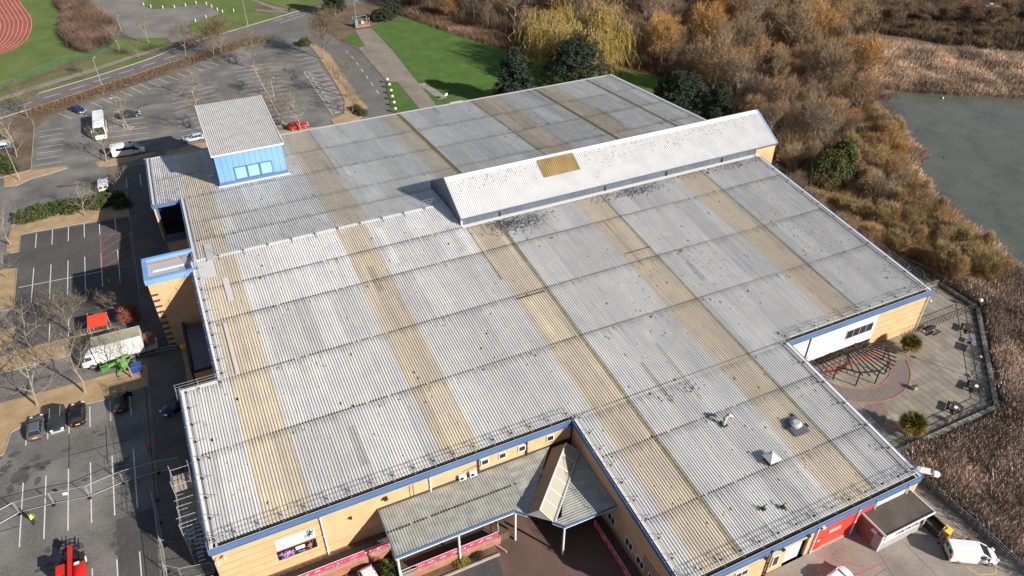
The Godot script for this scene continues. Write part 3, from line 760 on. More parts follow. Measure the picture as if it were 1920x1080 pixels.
	bx("roof_channel", t, plain("repair", lin(.46, .46, .46), .7), v3(-1.9, fy(-79) + .12, -79), v3(.28, .06, 9.5), Basis(Vector3.RIGHT, RF))
	for q in [[37.6, -73.4, 4.4], [57.0, -76.2, 4.6]]:
		bx("joint_bar", t, M.dash_dark, v3(q[0], fy(q[1]) + .09, q[1]), v3(q[2], .06, .12))
	# eaves and verges
	eave(t, -8.7, 32.5, -52.15, fy(-52.2))
	eave(t, 65.3, 92.6, -52.15, fy(-52.2))
	eave(t, 32.5, 65.4, -29.65, fy(-29.7))
	bx("far_gutter", t, M.trim_grey, v3(42.5, by(-143) - .2, -143.2), v3(102, .4, .3))
	verge(t, -8.6, -74.2, -52.2, fy(-74.2), fy(-52.2))
	verge(t, -4.3, -98, -74.2, fy(-98), fy(-74.2))
	verge(t, 32.55, -52.2, -29.7, fy(-52.2), fy(-29.7))
	verge(t, 65.3, -52.2, -29.7, fy(-52.2), fy(-29.7), 1.0)
	verge(t, 92.3, -91.5, -52.2, fy(-91.5), fy(-52.2), 1.0)
	verge(t, -3.8, -121, -98, by(-121), by(-98))
	verge(t, -8.2, -143, -121, by(-143), by(-121))
	verge(t, 93.3, -143, -105, by(-143), by(-105), 1.0)
	bx("step_fascia", t, M.blue, v3(-6.4, fy(-74.2) - .3, -74.3), v3(4.5, .6, .12))
	bx("step_flashing", t, M.trim_white, v3(-6.4, fy(-74.2) + .1, -74.0), v3(4.4, .04, .5))
	bx("porch_fascia", t, M.blue, v3(-5.9, by(-121) - .33, -120.85), v3(4.8, .62, .14))
	# walls: front
	wall_bands(t, -8.5, 2.2, -52.25, 0, 6.45, 6)
	wall_bands(t, 2.2, 14.5, -52.25, 0, 2.4, 2)
	bx("wall_panel", t, M.brick, v3(8.35, 4.43, -52.27), v3(12.3, 4.04, .2))
	bx("wall_backing", t, M.groove, v3(23.5, 2.2, -52.4), v3(18, 4.4, .3))
	for q in [[14.6, 20.4], [20.44, 26.5], [26.54, 32.4]]: bx("wall_panel", t, M.brick, v3((q[0] + q[1]) * .5, 5.4, -52.27), v3(q[1] - q[0], 2.1, .2))
	for q in [[2.36, "trim_white"], [14.55, "trim_white"], [20.4, "pipe_dark"], [26.5, "pipe_dark"]]: downpipe(t, q[0], -52.02, 6.55, q[1], 0.0 if q[0] < 10 else 4.0)
	for x in [21.2, 23.4, 25.9, 29.6]: window(t, v3(x, 5.6, -52.13), .95, .95, "z")
	# wing west wall with windows over the sunken court
	side_wall(t, 32.7, -52.4, -29.8, fy(-52.2) - .4, fy(-29.7) - .4, "brick", -2.4)
	for q in [[-42.5, .25], [-38.8, .25], [-36.5, -.1], [-34.2, -.1]]: window(t, v3(32.66, q[1] + .1, q[0]), 1.5, 1.35, "x", 2)
	for y in [-.3, .25, .8, 1.35, 1.9]: bx("wall_groove", t, M.groove, v3(32.675, y, -33.2), v3(.06, .08, 6))
	# wing front: brick piers, garage doors, red cladding, pale panel
	wall_bands(t, 32.7, 43.6, -29.75, 0, 4.55, 3)
	bx("wall_panel", t, M.brick, v3(44.9, 2.28, -29.8), v3(2.5, 4.55, .3))
	bx("wall_panel", t, M.brick, v3(48.1, 3.95, -29.8), v3(3.8, 1.2, .3))
	bx("wall_panel", t, M.brick, v3(49.6, 1.67, -29.8), v3(.8, 3.34, .3))
	bx("door_recess", t, M.gutter, v3(47.7, 1.67, -30.1), v3(3.1, 3.34, .1))
	for x in [46.6, 47.95]: bx("garage_door", t, M.white_clad, v3(x, 1.55, -29.95), v3(1.3, 3.1, .1))
	bx("red_cladding", t, M.red_clad, v3(54.25, 2.4, -29.72), v3(8.5, 4.3, .16))
	bx("red_plinth", t, M.kerb, v3(54.25, .12, -29.66), v3(8.6, .24, .3))
	bx("personnel_door", t, plain("red_door", lin(.6, .03, .02), .5), v3(50.8, 1.2, -29.6), v3(1.0, 2.0, .08))
	bx("sign_plate", t, M.trim_grey, v3(52.9, 2.6, -29.58), v3(1.75, .45, .08))
	bx("small_sign", t, M.trim_white, v3(50.75, 1.9, -29.52), v3(.4, .2, .06))
	bx("security_light", t, M.trim_white, v3(50.7, 4.3, -29.5), v3(.4, .25, .3))
	bx("white_panel", t, M.white_clad, v3(61.0, 3.4, -29.7), v3(5.0, 2.2, .12))
	bx("wall_panel", t, M.annex_grey, v3(62, 1.2, -29.85), v3(6.4, 2.4, .3))
	bx("lower_wall", t, M.brick, v3(64.3, 2.2, -29.86), v3(2, 4.4, .3))
	for q in [[43.7, "pipe_dark"], [50.0, "trim_white"], [55.9, "trim_white"], [58.5, "trim_white"], [63.4, "trim_white"]]: downpipe(t, q[0], -29.5, 4.6, q[1])
	window(t, v3(40.2, 2.6, -29.66), 1.7, 1.1, "z", 2); window(t, v3(44.75, 2.0, -29.6), .9, 1.9, "z", 1)
	bx("floodlight", t, M.steel_dark, v3(42.9, 3.9, -29.45), v3(.35, .25, .35)); bx("floodlight", t, M.steel_dark, v3(45.2, 3.9, -29.45), v3(.35, .25, .35)); bx("floodlight", t, M.steel_dark, v3(48.6, 4.2, -29.45), v3(.35, .25, .35))
	side_wall(t, 65.1, -52.4, -29.8, fy(-52.2) - .4, fy(-29.7) - .4, "brick", -.5, 1.0)
	# east bay wall by the terrace
	wall_bands(t, 82.3, 92.2, -52.25, 0, 6.45, 6)
	bx("white_cladding", t, M.white_clad, v3(73.75, 4.15, -52.28), v3(17.0, 4.6, .24))
	bx("shopfront_recess", t, M.glass, v3(73.75, .92, -52.5), v3(17.0, 1.84, .1))
	for i in 15: bx("mullion", t, M.rust_red, v3(66 + i * 1.15, .92, -52.42), v3(.07, 1.84, .1))
	var wn := MB.new()
	var fr := bx("window", t, M.glass, v3(79.1, 4.4, -52.16), v3(5.0, 1.45, .06))
	for i in 5: wn.box(v3(76.6 + i * 1.25, 4.4, -52.12), v3(.08, 1.5, .08))
	for s in [-1, 1]: wn.box(v3(79.1, 4.4 + s * .75, -52.12), v3(5.08, .08, .08))
	part("window_frame", wn, M.trim_grey, fr)
	downpipe(t, 69.5, -52.08, 6.5, "pipe_dark"); downpipe(t, 92.0, -52.05, 6.5)
	side_wall(t, 92.2, -98, -52.4, fy(-98) - .4, fy(-52.2) - .4, "brick", 0, 1.0)
	side_wall(t, 93.2, -143, -98, by(-143) - .3, by(-98) - .3, "brick", 0, 1.0)
	bx("far_wall", t, M.brick, v3(42.5, 4.1, -142.9), v3(101, 8.2, .3))
	# west walls
	side_wall(t, -8.5, -74.3, -52.4, fy(-74.2) - .4, fy(-52.2) - .4, "brick", 0)
	bx("step_wall", t, M.brick, v3(-6.4, 4.6, -74.4), v3(4.2, 9.2, .2))
	side_wall(t, -4.1, -98, -74.2, fy(-98) - .4, fy(-74.2) - .4, "brick", 0)
	side_wall(t, -3.6, -121, -98, by(-121) - .3, by(-98) - .3, "brick", 0)
	side_wall(t, -8.1, -143, -121, by(-143) - .3, by(-121) - .3, "brick", 3.4)
	# porch under the north-west corner: blue frame, glazed front, brick stub
	bx("porch_back", t, M.glass, v3(-5.8, 5.6, -124.6), v3(4.2, 6.6, .2))
	bx("porch_post", t, M.blue, v3(-7.75, 6.1, -121.6), v3(.5, 6.8, .5))
	bx("porch_beam", t, M.blue, v3(-5.7, 3.0, -121.3), v3(4.4, .5, .4))
	bx("porch_wall", t, M.brick, v3(-5.7, 1.35, -121.2), v3(4.2, 2.7, .5))
	var lad := MB.new()
	for i in 6: lad.box(v3(-6.0, 1.0, -117.6 + i * 1.1), v3(.6, .12, .6))
	part("bollard_row", lad, M.trim_grey, t)
	bx("roof_beam", t, M.galv, v3(-5.6, 3.2, -117.9), v3(3.6, .14, .14))
	# west stair block of pale brick with a sunk roof behind a blue parapet, thin rods on its face
	bx("block_wall", t, M.brick, v3(-7.05, 5.7, -96.1), v3(6.3, 11.4, .3))
	bx("block_wall", t, M.brick, v3(-10.05, 5.7, -98.75), v3(.3, 11.4, 5.0))
	bx("block_wall", t, M.brick, v3(-7.05, 5.7, -101.3), v3(6.3, 11.4, .3))
	for q in [[-7.05, -96.0, 6.8, .55], [-7.05, -101.4, 6.8, .55]]: bx("parapet", t, M.blue_light, v3(q[0], 11.8, q[1]), v3(q[2], .8, q[3]))
	bx("parapet", t, M.blue_light, v3(-10.15, 11.8, -98.7), v3(.62, .8, 4.85))
	bx("block_roof", t, M.trim_grey, v3(-6.9, 11.35, -98.7), v3(6.0, .1, 4.7))
	bx("roof_rib", t, M.trim_white, v3(-6.6, 11.45, -98.9), v3(5.4, .14, .35))
	bx("roof_rib", t, M.redbrick, v3(-6.9, 11.5, -100.9), v3(6.0, .3, .2))
	for i in 10: bx("wall_rod", t, M.pipe_dark, v3(-9.75, 9.6 - i * 1.0, -95.75), v3(.95, .06, .5))
	# lean-to store west of the verge
	bx("store_wall", t, M.timber_dark, v3(-7.5, 1.9, -90.6), v3(.35, 3.8, 11))
	bx("store_wall", t, M.brick, v3(-5.7, 1.6, -84.9), v3(3.3, 3.2, .25))
	part("store_roof", profiled(-7.2, -4.3, -94.2, -84.9, 3.7, 3.3, 0, 1, 0, 1, .05, .3), M.slate_blue, t)
	bx("store_kerb", t, M.gutter, v3(-5.8, 3.35, -84.75), v3(3.2, .3, .25))
	# conduits and a floodlight on the front wall
	var con := MB.new()
	con.tube(v3(12.2, 4.2, -52.1), v3(12.2, 6.2, -52.1), .025, .025, 5); con.tube(v3(12.6, 4.2, -52.1), v3(12.6, 6.2, -52.1), .025, .025, 5)
	con.tube(v3(18.4, 5.3, -52.1), v3(20.2, 5.5, -52.1), .04, .04, 5)
	part("conduit", con, M.pipe_dark, t)
	bx("floodlight", t, M.steel_dark, v3(9.4, 5.7, -51.95), v3(.45, .3, .4)); bx("wall_lamp", t, M.steel_dark, v3(5.4, 4.6, -52.0), v3(.3, .2, .3))
	var cam := MB.new()
	cam.tube(v3(-8.1, 5.9, -52.1), v3(-8.1, 5.9, -51.6), .06, .06, 6, true); cam.ball(v3(-8.1, 5.8, -51.4), v3(.22, .22, .22)); cam.ball(v3(-7.4, 6.0, -51.7), v3(.14, .14, .3)); cam.ball(v3(92.5, 5.5, -51.9), v3(.22, .22, .22))
	part("security_camera", cam, M.trim_white, t)

func build_rooflight():
	var t := thing("ridge_rooflight", "long white gabled raised rooflight standing along the ridge with a slate blue glazed strip", "rooflight")
	var x0 := 34.6; var x1 := 96.4
	var e := 12.75; var a := 16.6
	for k in 4:
		var xa := x0 + (x1 - x0) * k / 4.0; var xb := x0 + (x1 - x0) * (k + 1) / 4.0
		if k == 1:
			part("white_sheet", profiled(xa, 57.2, -97.5, -91.4, a - .38, e - .0), M.sheet_white, t)
			part("white_sheet", profiled(57.2, xb, -97.5, -91.4, a - .38, e), M.sheet_white, t)
		else: part("white_sheet", profiled(xa, xb, -97.5, -91.4, a - .38, e), M.sheet_white, t)
		part("white_sheet", profiled(xa, xb, -98.9, -105.1, a - .38, e), M.sheet_white, t)
	var pt := profiled(50.5, 57.2, -97.55, -94.6, a - .2, a - .2 - 1.68)
	part("tan_panel", pt, M.sheet_tan, t)
	# algae spots near the ridge are small crusts on the sheet
	var r := RandomNumberGenerator.new(); r.seed = 4
	var sp := MB.new()
	var sl := (a - .38 - e) / 6.1
	for i in 560:
		var x := r.randf_range(x0 + .5, x1 - .5); var z := -97.4 + absf(r.randfn()) * (1.2 if absf(x - 54) > 12 else 1.9)
		if x > 50.3 and x < 57.4 and z < -94.4: continue
		if z > -92.5: continue
		if fmod(x, 1.0) > .62: continue
		sp.box(v3(x, e + (-91.4 - z) * sl + .082, z), v3(r.randf_range(.06, .26), .012, r.randf_range(.06, .3)), Basis(Vector3.RIGHT, sl * .9))
	tag(part("algae_spots", sp, plain("algae", lin(.2, .2, .22), 1.0), t), "", "", "", "stuff")
	var cap := MB.new()
	cap.quad(v3(x0, a - .34, -97.4), v3(x1, a - .34, -97.4), v3(x1, a, -98.2), v3(x0, a, -98.2)); cap.quad(v3(x0, a, -98.2), v3(x1, a, -98.2), v3(x1, a - .34, -99), v3(x0, a - .34, -99))
	part("ridge_cap", cap, M.trim_white, t)
	bx("eave_trim", t, M.slate_blue, v3((x0 + x1) * .5, e - .1, -91.35), v3(x1 - x0, .2, .2))
	var n := 44
	for i in n:
		var xa := x0 + (x1 - 4.6 - x0) * i / n; var xb := x0 + (x1 - 4.6 - x0) * (i + 1) / n
		bx("glazing_panel", t, M.slate_blue, v3((xa + xb) * .5, e - .75, -91.75), v3(xb - xa - .05, 1.1, .1))
	bx("glazing_backing", t, M.gutter, v3((x0 + x1) * .5 - 2, e - .9, -91.85), v3(x1 - x0 - 4.4, 1.5, .08))
	for x in [34.7, 41.2, 60.4, 72.6, 84.4]: bx("support_post", t, M.trim_white if x < 35 else M.steel_dark, v3(x, e - .8, -91.62), v3(.22, 1.4, .18))
	bx("sill_flashing", t, M.trim_white, v3((x0 + x1) * .5 - 2, fy(-91.4) + .06, -91.3), v3(x1 - x0 - 4.2, .06, .7))
	bx("back_wall", t, M.slate_blue, v3((x0 + x1) * .5, e - .9, -104.7), v3(x1 - x0, 1.8, .1))
	for q in [[x0, -1.0], [x1 - .1, 1.0]]:
		var g := MB.new()
		var ra := [v3(q[0], 11.0, -91.8), v3(q[0], e - .02, -91.5), v3(q[0], a - .36, -97.6), v3(q[0], a - .03, -98.2), v3(q[0], a - .36, -98.8), v3(q[0], e - .02, -105), v3(q[0], 10.9, -104.8)]
		g.rings([ra, ra.map(func(p): return p + v3(.12, 0, 0))], true)
		part("gable_panel", g, M.slate_blue, t)
	var bs := Basis(Vector3.RIGHT, atan2(a - e, 6.8))
	bx("gable_trim", t, M.blue_light, v3(x1 + .1, (a + e) * .5, -94.8), v3(.2, .3, 7.8), bs)
	bx("end_wall", t, M.brick, v3(x1 - 2.3, 10.4, -91.75), v3(4.4, 4.2, .3))
	side_wall(t, x1 - .15, -105, -91.7, 12.6, 12.6, "brick", 0, 1.0, "end_wall")

func build_tower():
	var t := thing("plant_tower", "light blue boxy tower with three square pale windows and a corrugated monopitch roof", "tower", v3(8.65, 0, -132))
	var x0 := -5.7; var x1 := 5.7; var zf := 8.8; var zb := -10.9
	var y0 := 8.4
	var f := 15.75; var b := 17.0
	bx("wall_backing", t, M.slate_blue, v3(0, (y0 + f) * .5 - .1, zf - .2), v3(11.3, f - y0 - .2, .2))
	for i in 12:
		var w := 11.3 / 12
		bx("cladding_panel", t, M.blue_light, v3(-5.65 + (i + .5) * w, (y0 + f) * .5, zf - .05), v3(w - .035, f - y0, .1))
	for i in 3:
		var x := -1.9 + i * 2.15
		var fr := MB.new()
		for s in [-1, 1]:
			fr.box(v3(x + s * .98, 11.9, zf + .05), v3(.16, 2.35, .12)); fr.box(v3(x, 11.9 + s * 1.1, zf + .05), v3(1.8, .16, .12))
		var wd := bx("window", t, M.glass_pale, v3(x, 11.9, zf + .04), v3(1.85, 2.05, .06))
		part("window_frame", fr, M.blue, wd)
	bx("base_flashing", t, M.blue, v3(0, 10.45, zf + .1), v3(11.6, .5, .12))
	bx("base_sill", t, M.trim_white, v3(0, 10.12, zf + .35), v3(12.2, .12, .5))
	for q in [[-5.6, -1.0], [5.6, 1.0]]: side_wall(t, q[0], zb, zf - .1, b - .1, f - .05, "blue", y0, q[1], "side_cladding")
	bx("back_wall", t, M.blue, v3(0, (y0 + b) * .5, zb + .1), v3(11.2, b - y0 - .1, .2))
	var s := (b - f) / (zf - zb)
	for k in 3:
		var za := zb - .2 + 6.7 * k; var ze := minf(zb - .2 + 6.7 * (k + 1) + .1, zf + .25)
		part("roof_sheet", profiled(-5.9, 5.9, za, ze, b + .1 - s * 6.7 * k - .02 * k, b + .1 - s * (ze - zb + .2) - .02 * k), M.sheet_pale, t)
	bx("front_trim", t, M.trim_white, v3(0, f + .05, zf + .32), v3(12, .26, .12))
	var bs := Basis(Vector3.RIGHT, atan2(b - f, zf - zb))
	for x in [-5.95, 5.95]: bx("verge_trim", t, M.trim_white, v3(x, (b + f) * .5 + .12, (zf + zb) * .5), v3(.14, .22, 20.0), bs)
	# ladder hooks and bracket beside the tower foot
	var h := MB.new()
	for z in [2.0, 3.2]: h.tube(v3(-6.9, by(-132 + z) + .2, z), v3(-5.7, by(-132 + z) + .9, z), .05, .05, 5)
	h.box(v3(-6.6, by(-128.4) + .3, 3.9), v3(1.1, .16, .3)); h.box(v3(6.4, 9.95, 9.2), v3(.9, .1, .3))
	part("access_bracket", h, M.trim_white, t)

# ---------- plants ----------
func bend(d: Vector3, a: float, r: RandomNumberGenerator) -> Vector3:
	var s := d.cross(v3(r.randf_range(-1, 1), r.randf_range(-1, 1), r.randf_range(-1, 1))).normalized()
	return d.rotated(s, a).normalized()
func spike(mb: MB, p: Vector3, q: Vector3, w: float, r: RandomNumberGenerator):
	var s := (q - p).cross(v3(r.randf_range(-1, 1), r.randf_range(-1, 1), r.randf_range(-1, 1))).normalized() * w * .5
	mb.tri(p - s, p + s, q)
func vary(c: Color, r: RandomNumberGenerator, k := .35) -> Color:
	var f := 1.0 + r.randf_range(-k, k)
	return Color(c.r * f * r.randf_range(.92, 1.08), c.g * f, c.b * f * r.randf_range(.9, 1.1))
func grow(wood: MB, twig: MB, p: Vector3, d: Vector3, ln: float, rad: float, lv: int, o: Dictionary, r: RandomNumberGenerator):
	var seg := 3
	var pts := [p]
	var dir := d
	for i in seg:
		dir = (bend(dir, r.randf_range(0, o.wob), r) + Vector3.UP * o.up * (.5 + .2 * lv)).normalized()
		p += dir * ln / seg
		pts.append(p)
	for i in seg:
		var ra := rad * (1.0 - .25 * i); var rb := rad * (1.0 - .25 * (i + 1))
		if lv <= 1: wood.tube(pts[i], pts[i + 1], ra, rb, 6 if lv == 0 else 4)
		elif lv == 2: wood.tube(pts[i], pts[i + 1], ra, rb, 3)
		else:
			twig.col = vary(o.col2, r)
			spike(twig, pts[i], pts[i + 1] + (pts[i + 1] - pts[i]) * .3, ra * 2.2, r)
	if lv >= o.levels:
		for i in o.twigs:
			var k := r.randf_range(.15, 1.0) * seg
			var a: Vector3 = pts[int(minf(k, seg - .01))].lerp(pts[int(minf(k, seg - .01)) + 1], k - int(k))
			var td: Vector3 = (bend(dir, r.randf_range(.25, .95), r) + Vector3.UP * o.up * .8).normalized()
			twig.col = vary(o.col, r)
			var l: float = o.tl * r.randf_range(.5, 1.25)
			var e: Vector3 = a + td * l
			spike(twig, a, e, o.tw * r.randf_range(.7, 1.2), r)
			var m := a.lerp(e, .45)
			spike(twig, m, m + bend(td, .6, r) * l * .55, o.tw * .7, r)
		return
	var n: int = o.kids[lv]
	for i in n:
		var k: float = o.start if lv == 0 else .3
		k = lerpf(k, 1.0, (i + r.randf()) / n) * seg
		var j := int(minf(k, seg - .01))
		var a: Vector3 = pts[j].lerp(pts[j + 1], minf(k - j, 1.0))
		var az := TAU * (i * .382 + r.randf() * .15)
		var side := dir.cross(v3(cos(az), .13, sin(az))).normalized()
		var cd := dir.rotated(side, r.randf_range(o.ang0, o.ang1))
		grow(wood, twig, a, cd, ln * r.randf_range(.5, .72) * (1.0 if lv > 0 else lerpf(1.05, .7, k / seg)), rad * (.5 if lv == 0 else .55), lv + 1, o, r)
	if lv > 0: grow(wood, twig, pts[-1], dir, ln * .55, rad * .3, lv + 1, o, r)
func bare_tree(sd: int, h: float, o: Dictionary) -> Array:
	var r := RandomNumberGenerator.new(); r.seed = sd
	var wood := MB.new(); var twig := MB.new()
	grow(wood, twig, v3(0, -.15, 0), Vector3.UP, h * o.get("trunk", .55), h * o.get("thick", .014), 0, o, r)
	return [wood.mesh(), twig.mesh()]
func opts(col: Color, col2: Color, extra := {}) -> Dictionary:
	var o := {"wob": .22, "up": .12, "levels": 3, "kids": [9, 5, 4], "twigs": 5, "tl": 1.0, "tw": .035, "start": .35, "ang0": .5, "ang1": 1.0, "col": col, "col2": col2}
	o.merge(extra, true)
	return o
func plant(n: String, meshes: Array, bark: Material, label: String, cat: String, at: Vector3, turn: float, sc: float, group := "", crown := "crown") -> Node3D:
	var t := thing(n, label, cat, at, turn, group)
	t.scale = Vector3(sc, sc, sc)
	part("trunk", meshes[0], bark, t)
	part(crown, meshes[1], M.leafv, t)
	return t
func leafy(sd: int, shape: Callable, clumps: int, per: int, size: float, spread: float, col: Color, k := .4) -> MB:
	# leaf-sized faces in clumps spread through a volume; shape(rng) gives clump centres
	var r := RandomNumberGenerator.new(); r.seed = sd
	var mb := MB.new()
	for i in clumps:
		var m: Vector3 = shape.call(r)
		var cc := vary(col, r, .25)
		for j in per:
			var d := v3(r.randfn(), r.randfn() * .7, r.randfn())
			var p := m + d * spread
			mb.col = vary(cc, r, k)
			var u := v3(r.randf_range(-1, 1), r.randf_range(-.6, 1), r.randf_range(-1, 1)).normalized() * size * r.randf_range(.6, 1.3)
			var w := u.cross(v3(r.randf_range(-1, 1), r.randf_range(-1, 1), r.randf_range(-1, 1))).normalized() * size * .35
			mb.tri(p - w, p + w, p + u)
	return mb
func conifer(sd: int, h: float, rad: float, col: Color) -> Array:
	var wood := MB.new()
	wood.tube(v3(0, -.2, 0), v3(0, h * .9, 0), h * .022, .04, 7)
	var r := RandomNumberGenerator.new(); r.seed = sd
	var lobes := []
	for i in 13:
		var y := lerpf(.18, .93, i / 12.0)
		var a := i * 2.4
		var rr := rad * (sin(minf(1.0, (1.06 - y) * 1.25) * PI * .5)) * .62
		lobes.append([v3(cos(a) * rr, y * h, sin(a) * rr), rad * lerpf(.62, .32, y)])
		wood.tube(v3(0, y * h * .85, 0), v3(cos(a) * rr, y * h, sin(a) * rr), .07, .02, 4)
	var f := leafy(sd + 1, func(q):
		var l = lobes[q.randi() % lobes.size()]
		return l[0] + v3(q.randfn(), q.randfn() * .75, q.randfn()).normalized() * l[1] * pow(q.randf(), .4), 760, 26, .4, .3, col, .45)
	return [wood.mesh(), f.mesh()]
func bush(sd: int, rx: float, ry: float, rz: float, col: Color, clumps := 120, per := 22, size := .2) -> MB:
	return leafy(sd, func(q):
		var d: Vector3 = v3(q.randfn(), absf(q.randfn()) * .9, q.randfn()).normalized() * pow(q.randf(), .35)
		return v3(d.x * rx, d.y * ry * (1.0 + .12 * sin(d.x * 9 + sd)), d.z * rz) + v3(0, .1, 0), clumps, per, size, .14, col)
func tuft(sd: int, n: int, h: float, w: float, lean: float, cols: Array, plume := false, base_r := .25) -> ArrayMesh:
	var r := RandomNumberGenerator.new(); r.seed = sd
	var mb := MB.new()
	for i in n:
		var p := v3(r.randfn() * base_r, 0, r.randfn() * base_r)
		var q := p + v3(r.randfn() * lean, h * r.randf_range(.6, 1.15), r.randfn() * lean)
		mb.col = vary(cols[r.randi() % cols.size()], r, .3)
		spike(mb, p, q, w, r)
		if plume:
			mb.col = vary(cols[0], r, .3) * 1.15
			spike(mb, p.lerp(q, .78), q + v3(r.randfn() * .08, .12, r.randfn() * .08), w * 1.9, r)
		else: spike(mb, p.lerp(q, .4), p.lerp(q, .8) + v3(r.randfn(), absf(r.randfn()), r.randfn()) * h * .22, w * .7, r)
	return mb.mesh()
func scatter(n: String, label: String, cat: String, mesh: Mesh, pts: Array, s0: float, s1: float, sd: int, tints: Array):
	var r := RandomNumberGenerator.new(); r.seed = sd
	var mm := MultiMesh.new()
	mm.transform_format = MultiMesh.TRANSFORM_3D
	mm.use_colors = true
	mm.mesh = mesh
	mm.instance_count = pts.size()
	var pn := fnl(sd, .09, 3)
	for i in pts.size():
		var s := r.randf_range(s0, s1) * (1.0 + .35 * pn.get_noise_2d(pts[i].x + 900.0, pts[i].z))
		mm.set_instance_transform(i, Transform3D(Basis(Vector3.UP, r.randf() * TAU).scaled(v3(s, s * r.randf_range(.8, 1.2), s)), pts[i]))
		mm.set_instance_color(i, vary(tints[r.randi() % tints.size()], r, .18) * clampf(1.0 + .9 * pn.get_noise_2d(pts[i].x, pts[i].z), .45, 1.4))
	var o := MultiMeshInstance3D.new()
	o.multimesh = mm
	o.material_override = M.leafv
	o.name = numbered(n)
	add_child(o)
	tag(o, label, cat, "", "stuff")
func points_in(poly: PackedVector2Array, n: int, sd: int, holes := [], y_off := 0.0) -> Array:
	var r := RandomNumberGenerator.new(); r.seed = sd
	var lo := poly[0]; var hi := poly[0]
	for p in poly: lo = lo.min(p); hi = hi.max(p)
	var out := []
	var tries := 0
	while out.size() < n and tries < n * 30:
		tries += 1
		var p := Vector2(r.randf_range(lo.x, hi.x), r.randf_range(lo.y, hi.y))
		if not Geometry2D.is_point_in_polygon(p, poly): continue
		var ok := true
		for h in holes:
			if Geometry2D.is_point_in_polygon(p, h): ok = false
		if ok: out.append(v3(p.x, ground_y(p.x, p.y) + y_off, p.y))
	return out
func spaced(pts: Array, d: float) -> Array:
	var out := []
	for p in pts:
		var ok := true
		for q in out:
			if p.distance_squared_to(q) < d * d: ok = false; break
		if ok: out.append(p)
	return out

func region_of(p: Vector3) -> String:
	if p.z < -215: return "at the top edge right of the lawn"
	if p.x < 112 and p.z < -160: return "on the ditch bank beside the willow"
	if p.z > -118: return "close behind the white rooflight end"
	if p.x > 172: return "at the corner of the far reed bed"
	if p.x > 150 and p.z > -150: return "at the narrow head of the pond"
	if p.z < -180: return "deep in the wood behind the willow"
	if p.x < 128: return "just beyond the dark pines"
	return "in the middle of the wood"
func shrub_region(p: Vector3) -> String:
	if p.z > -64: return "next to the terrace fence"
	if p.x > 140: return "at the narrow head of the pond"
	if p.z < -88: return "around the cypresses"
	if p.x > 119: return "on the water's edge"
	return "against the right roof verge"

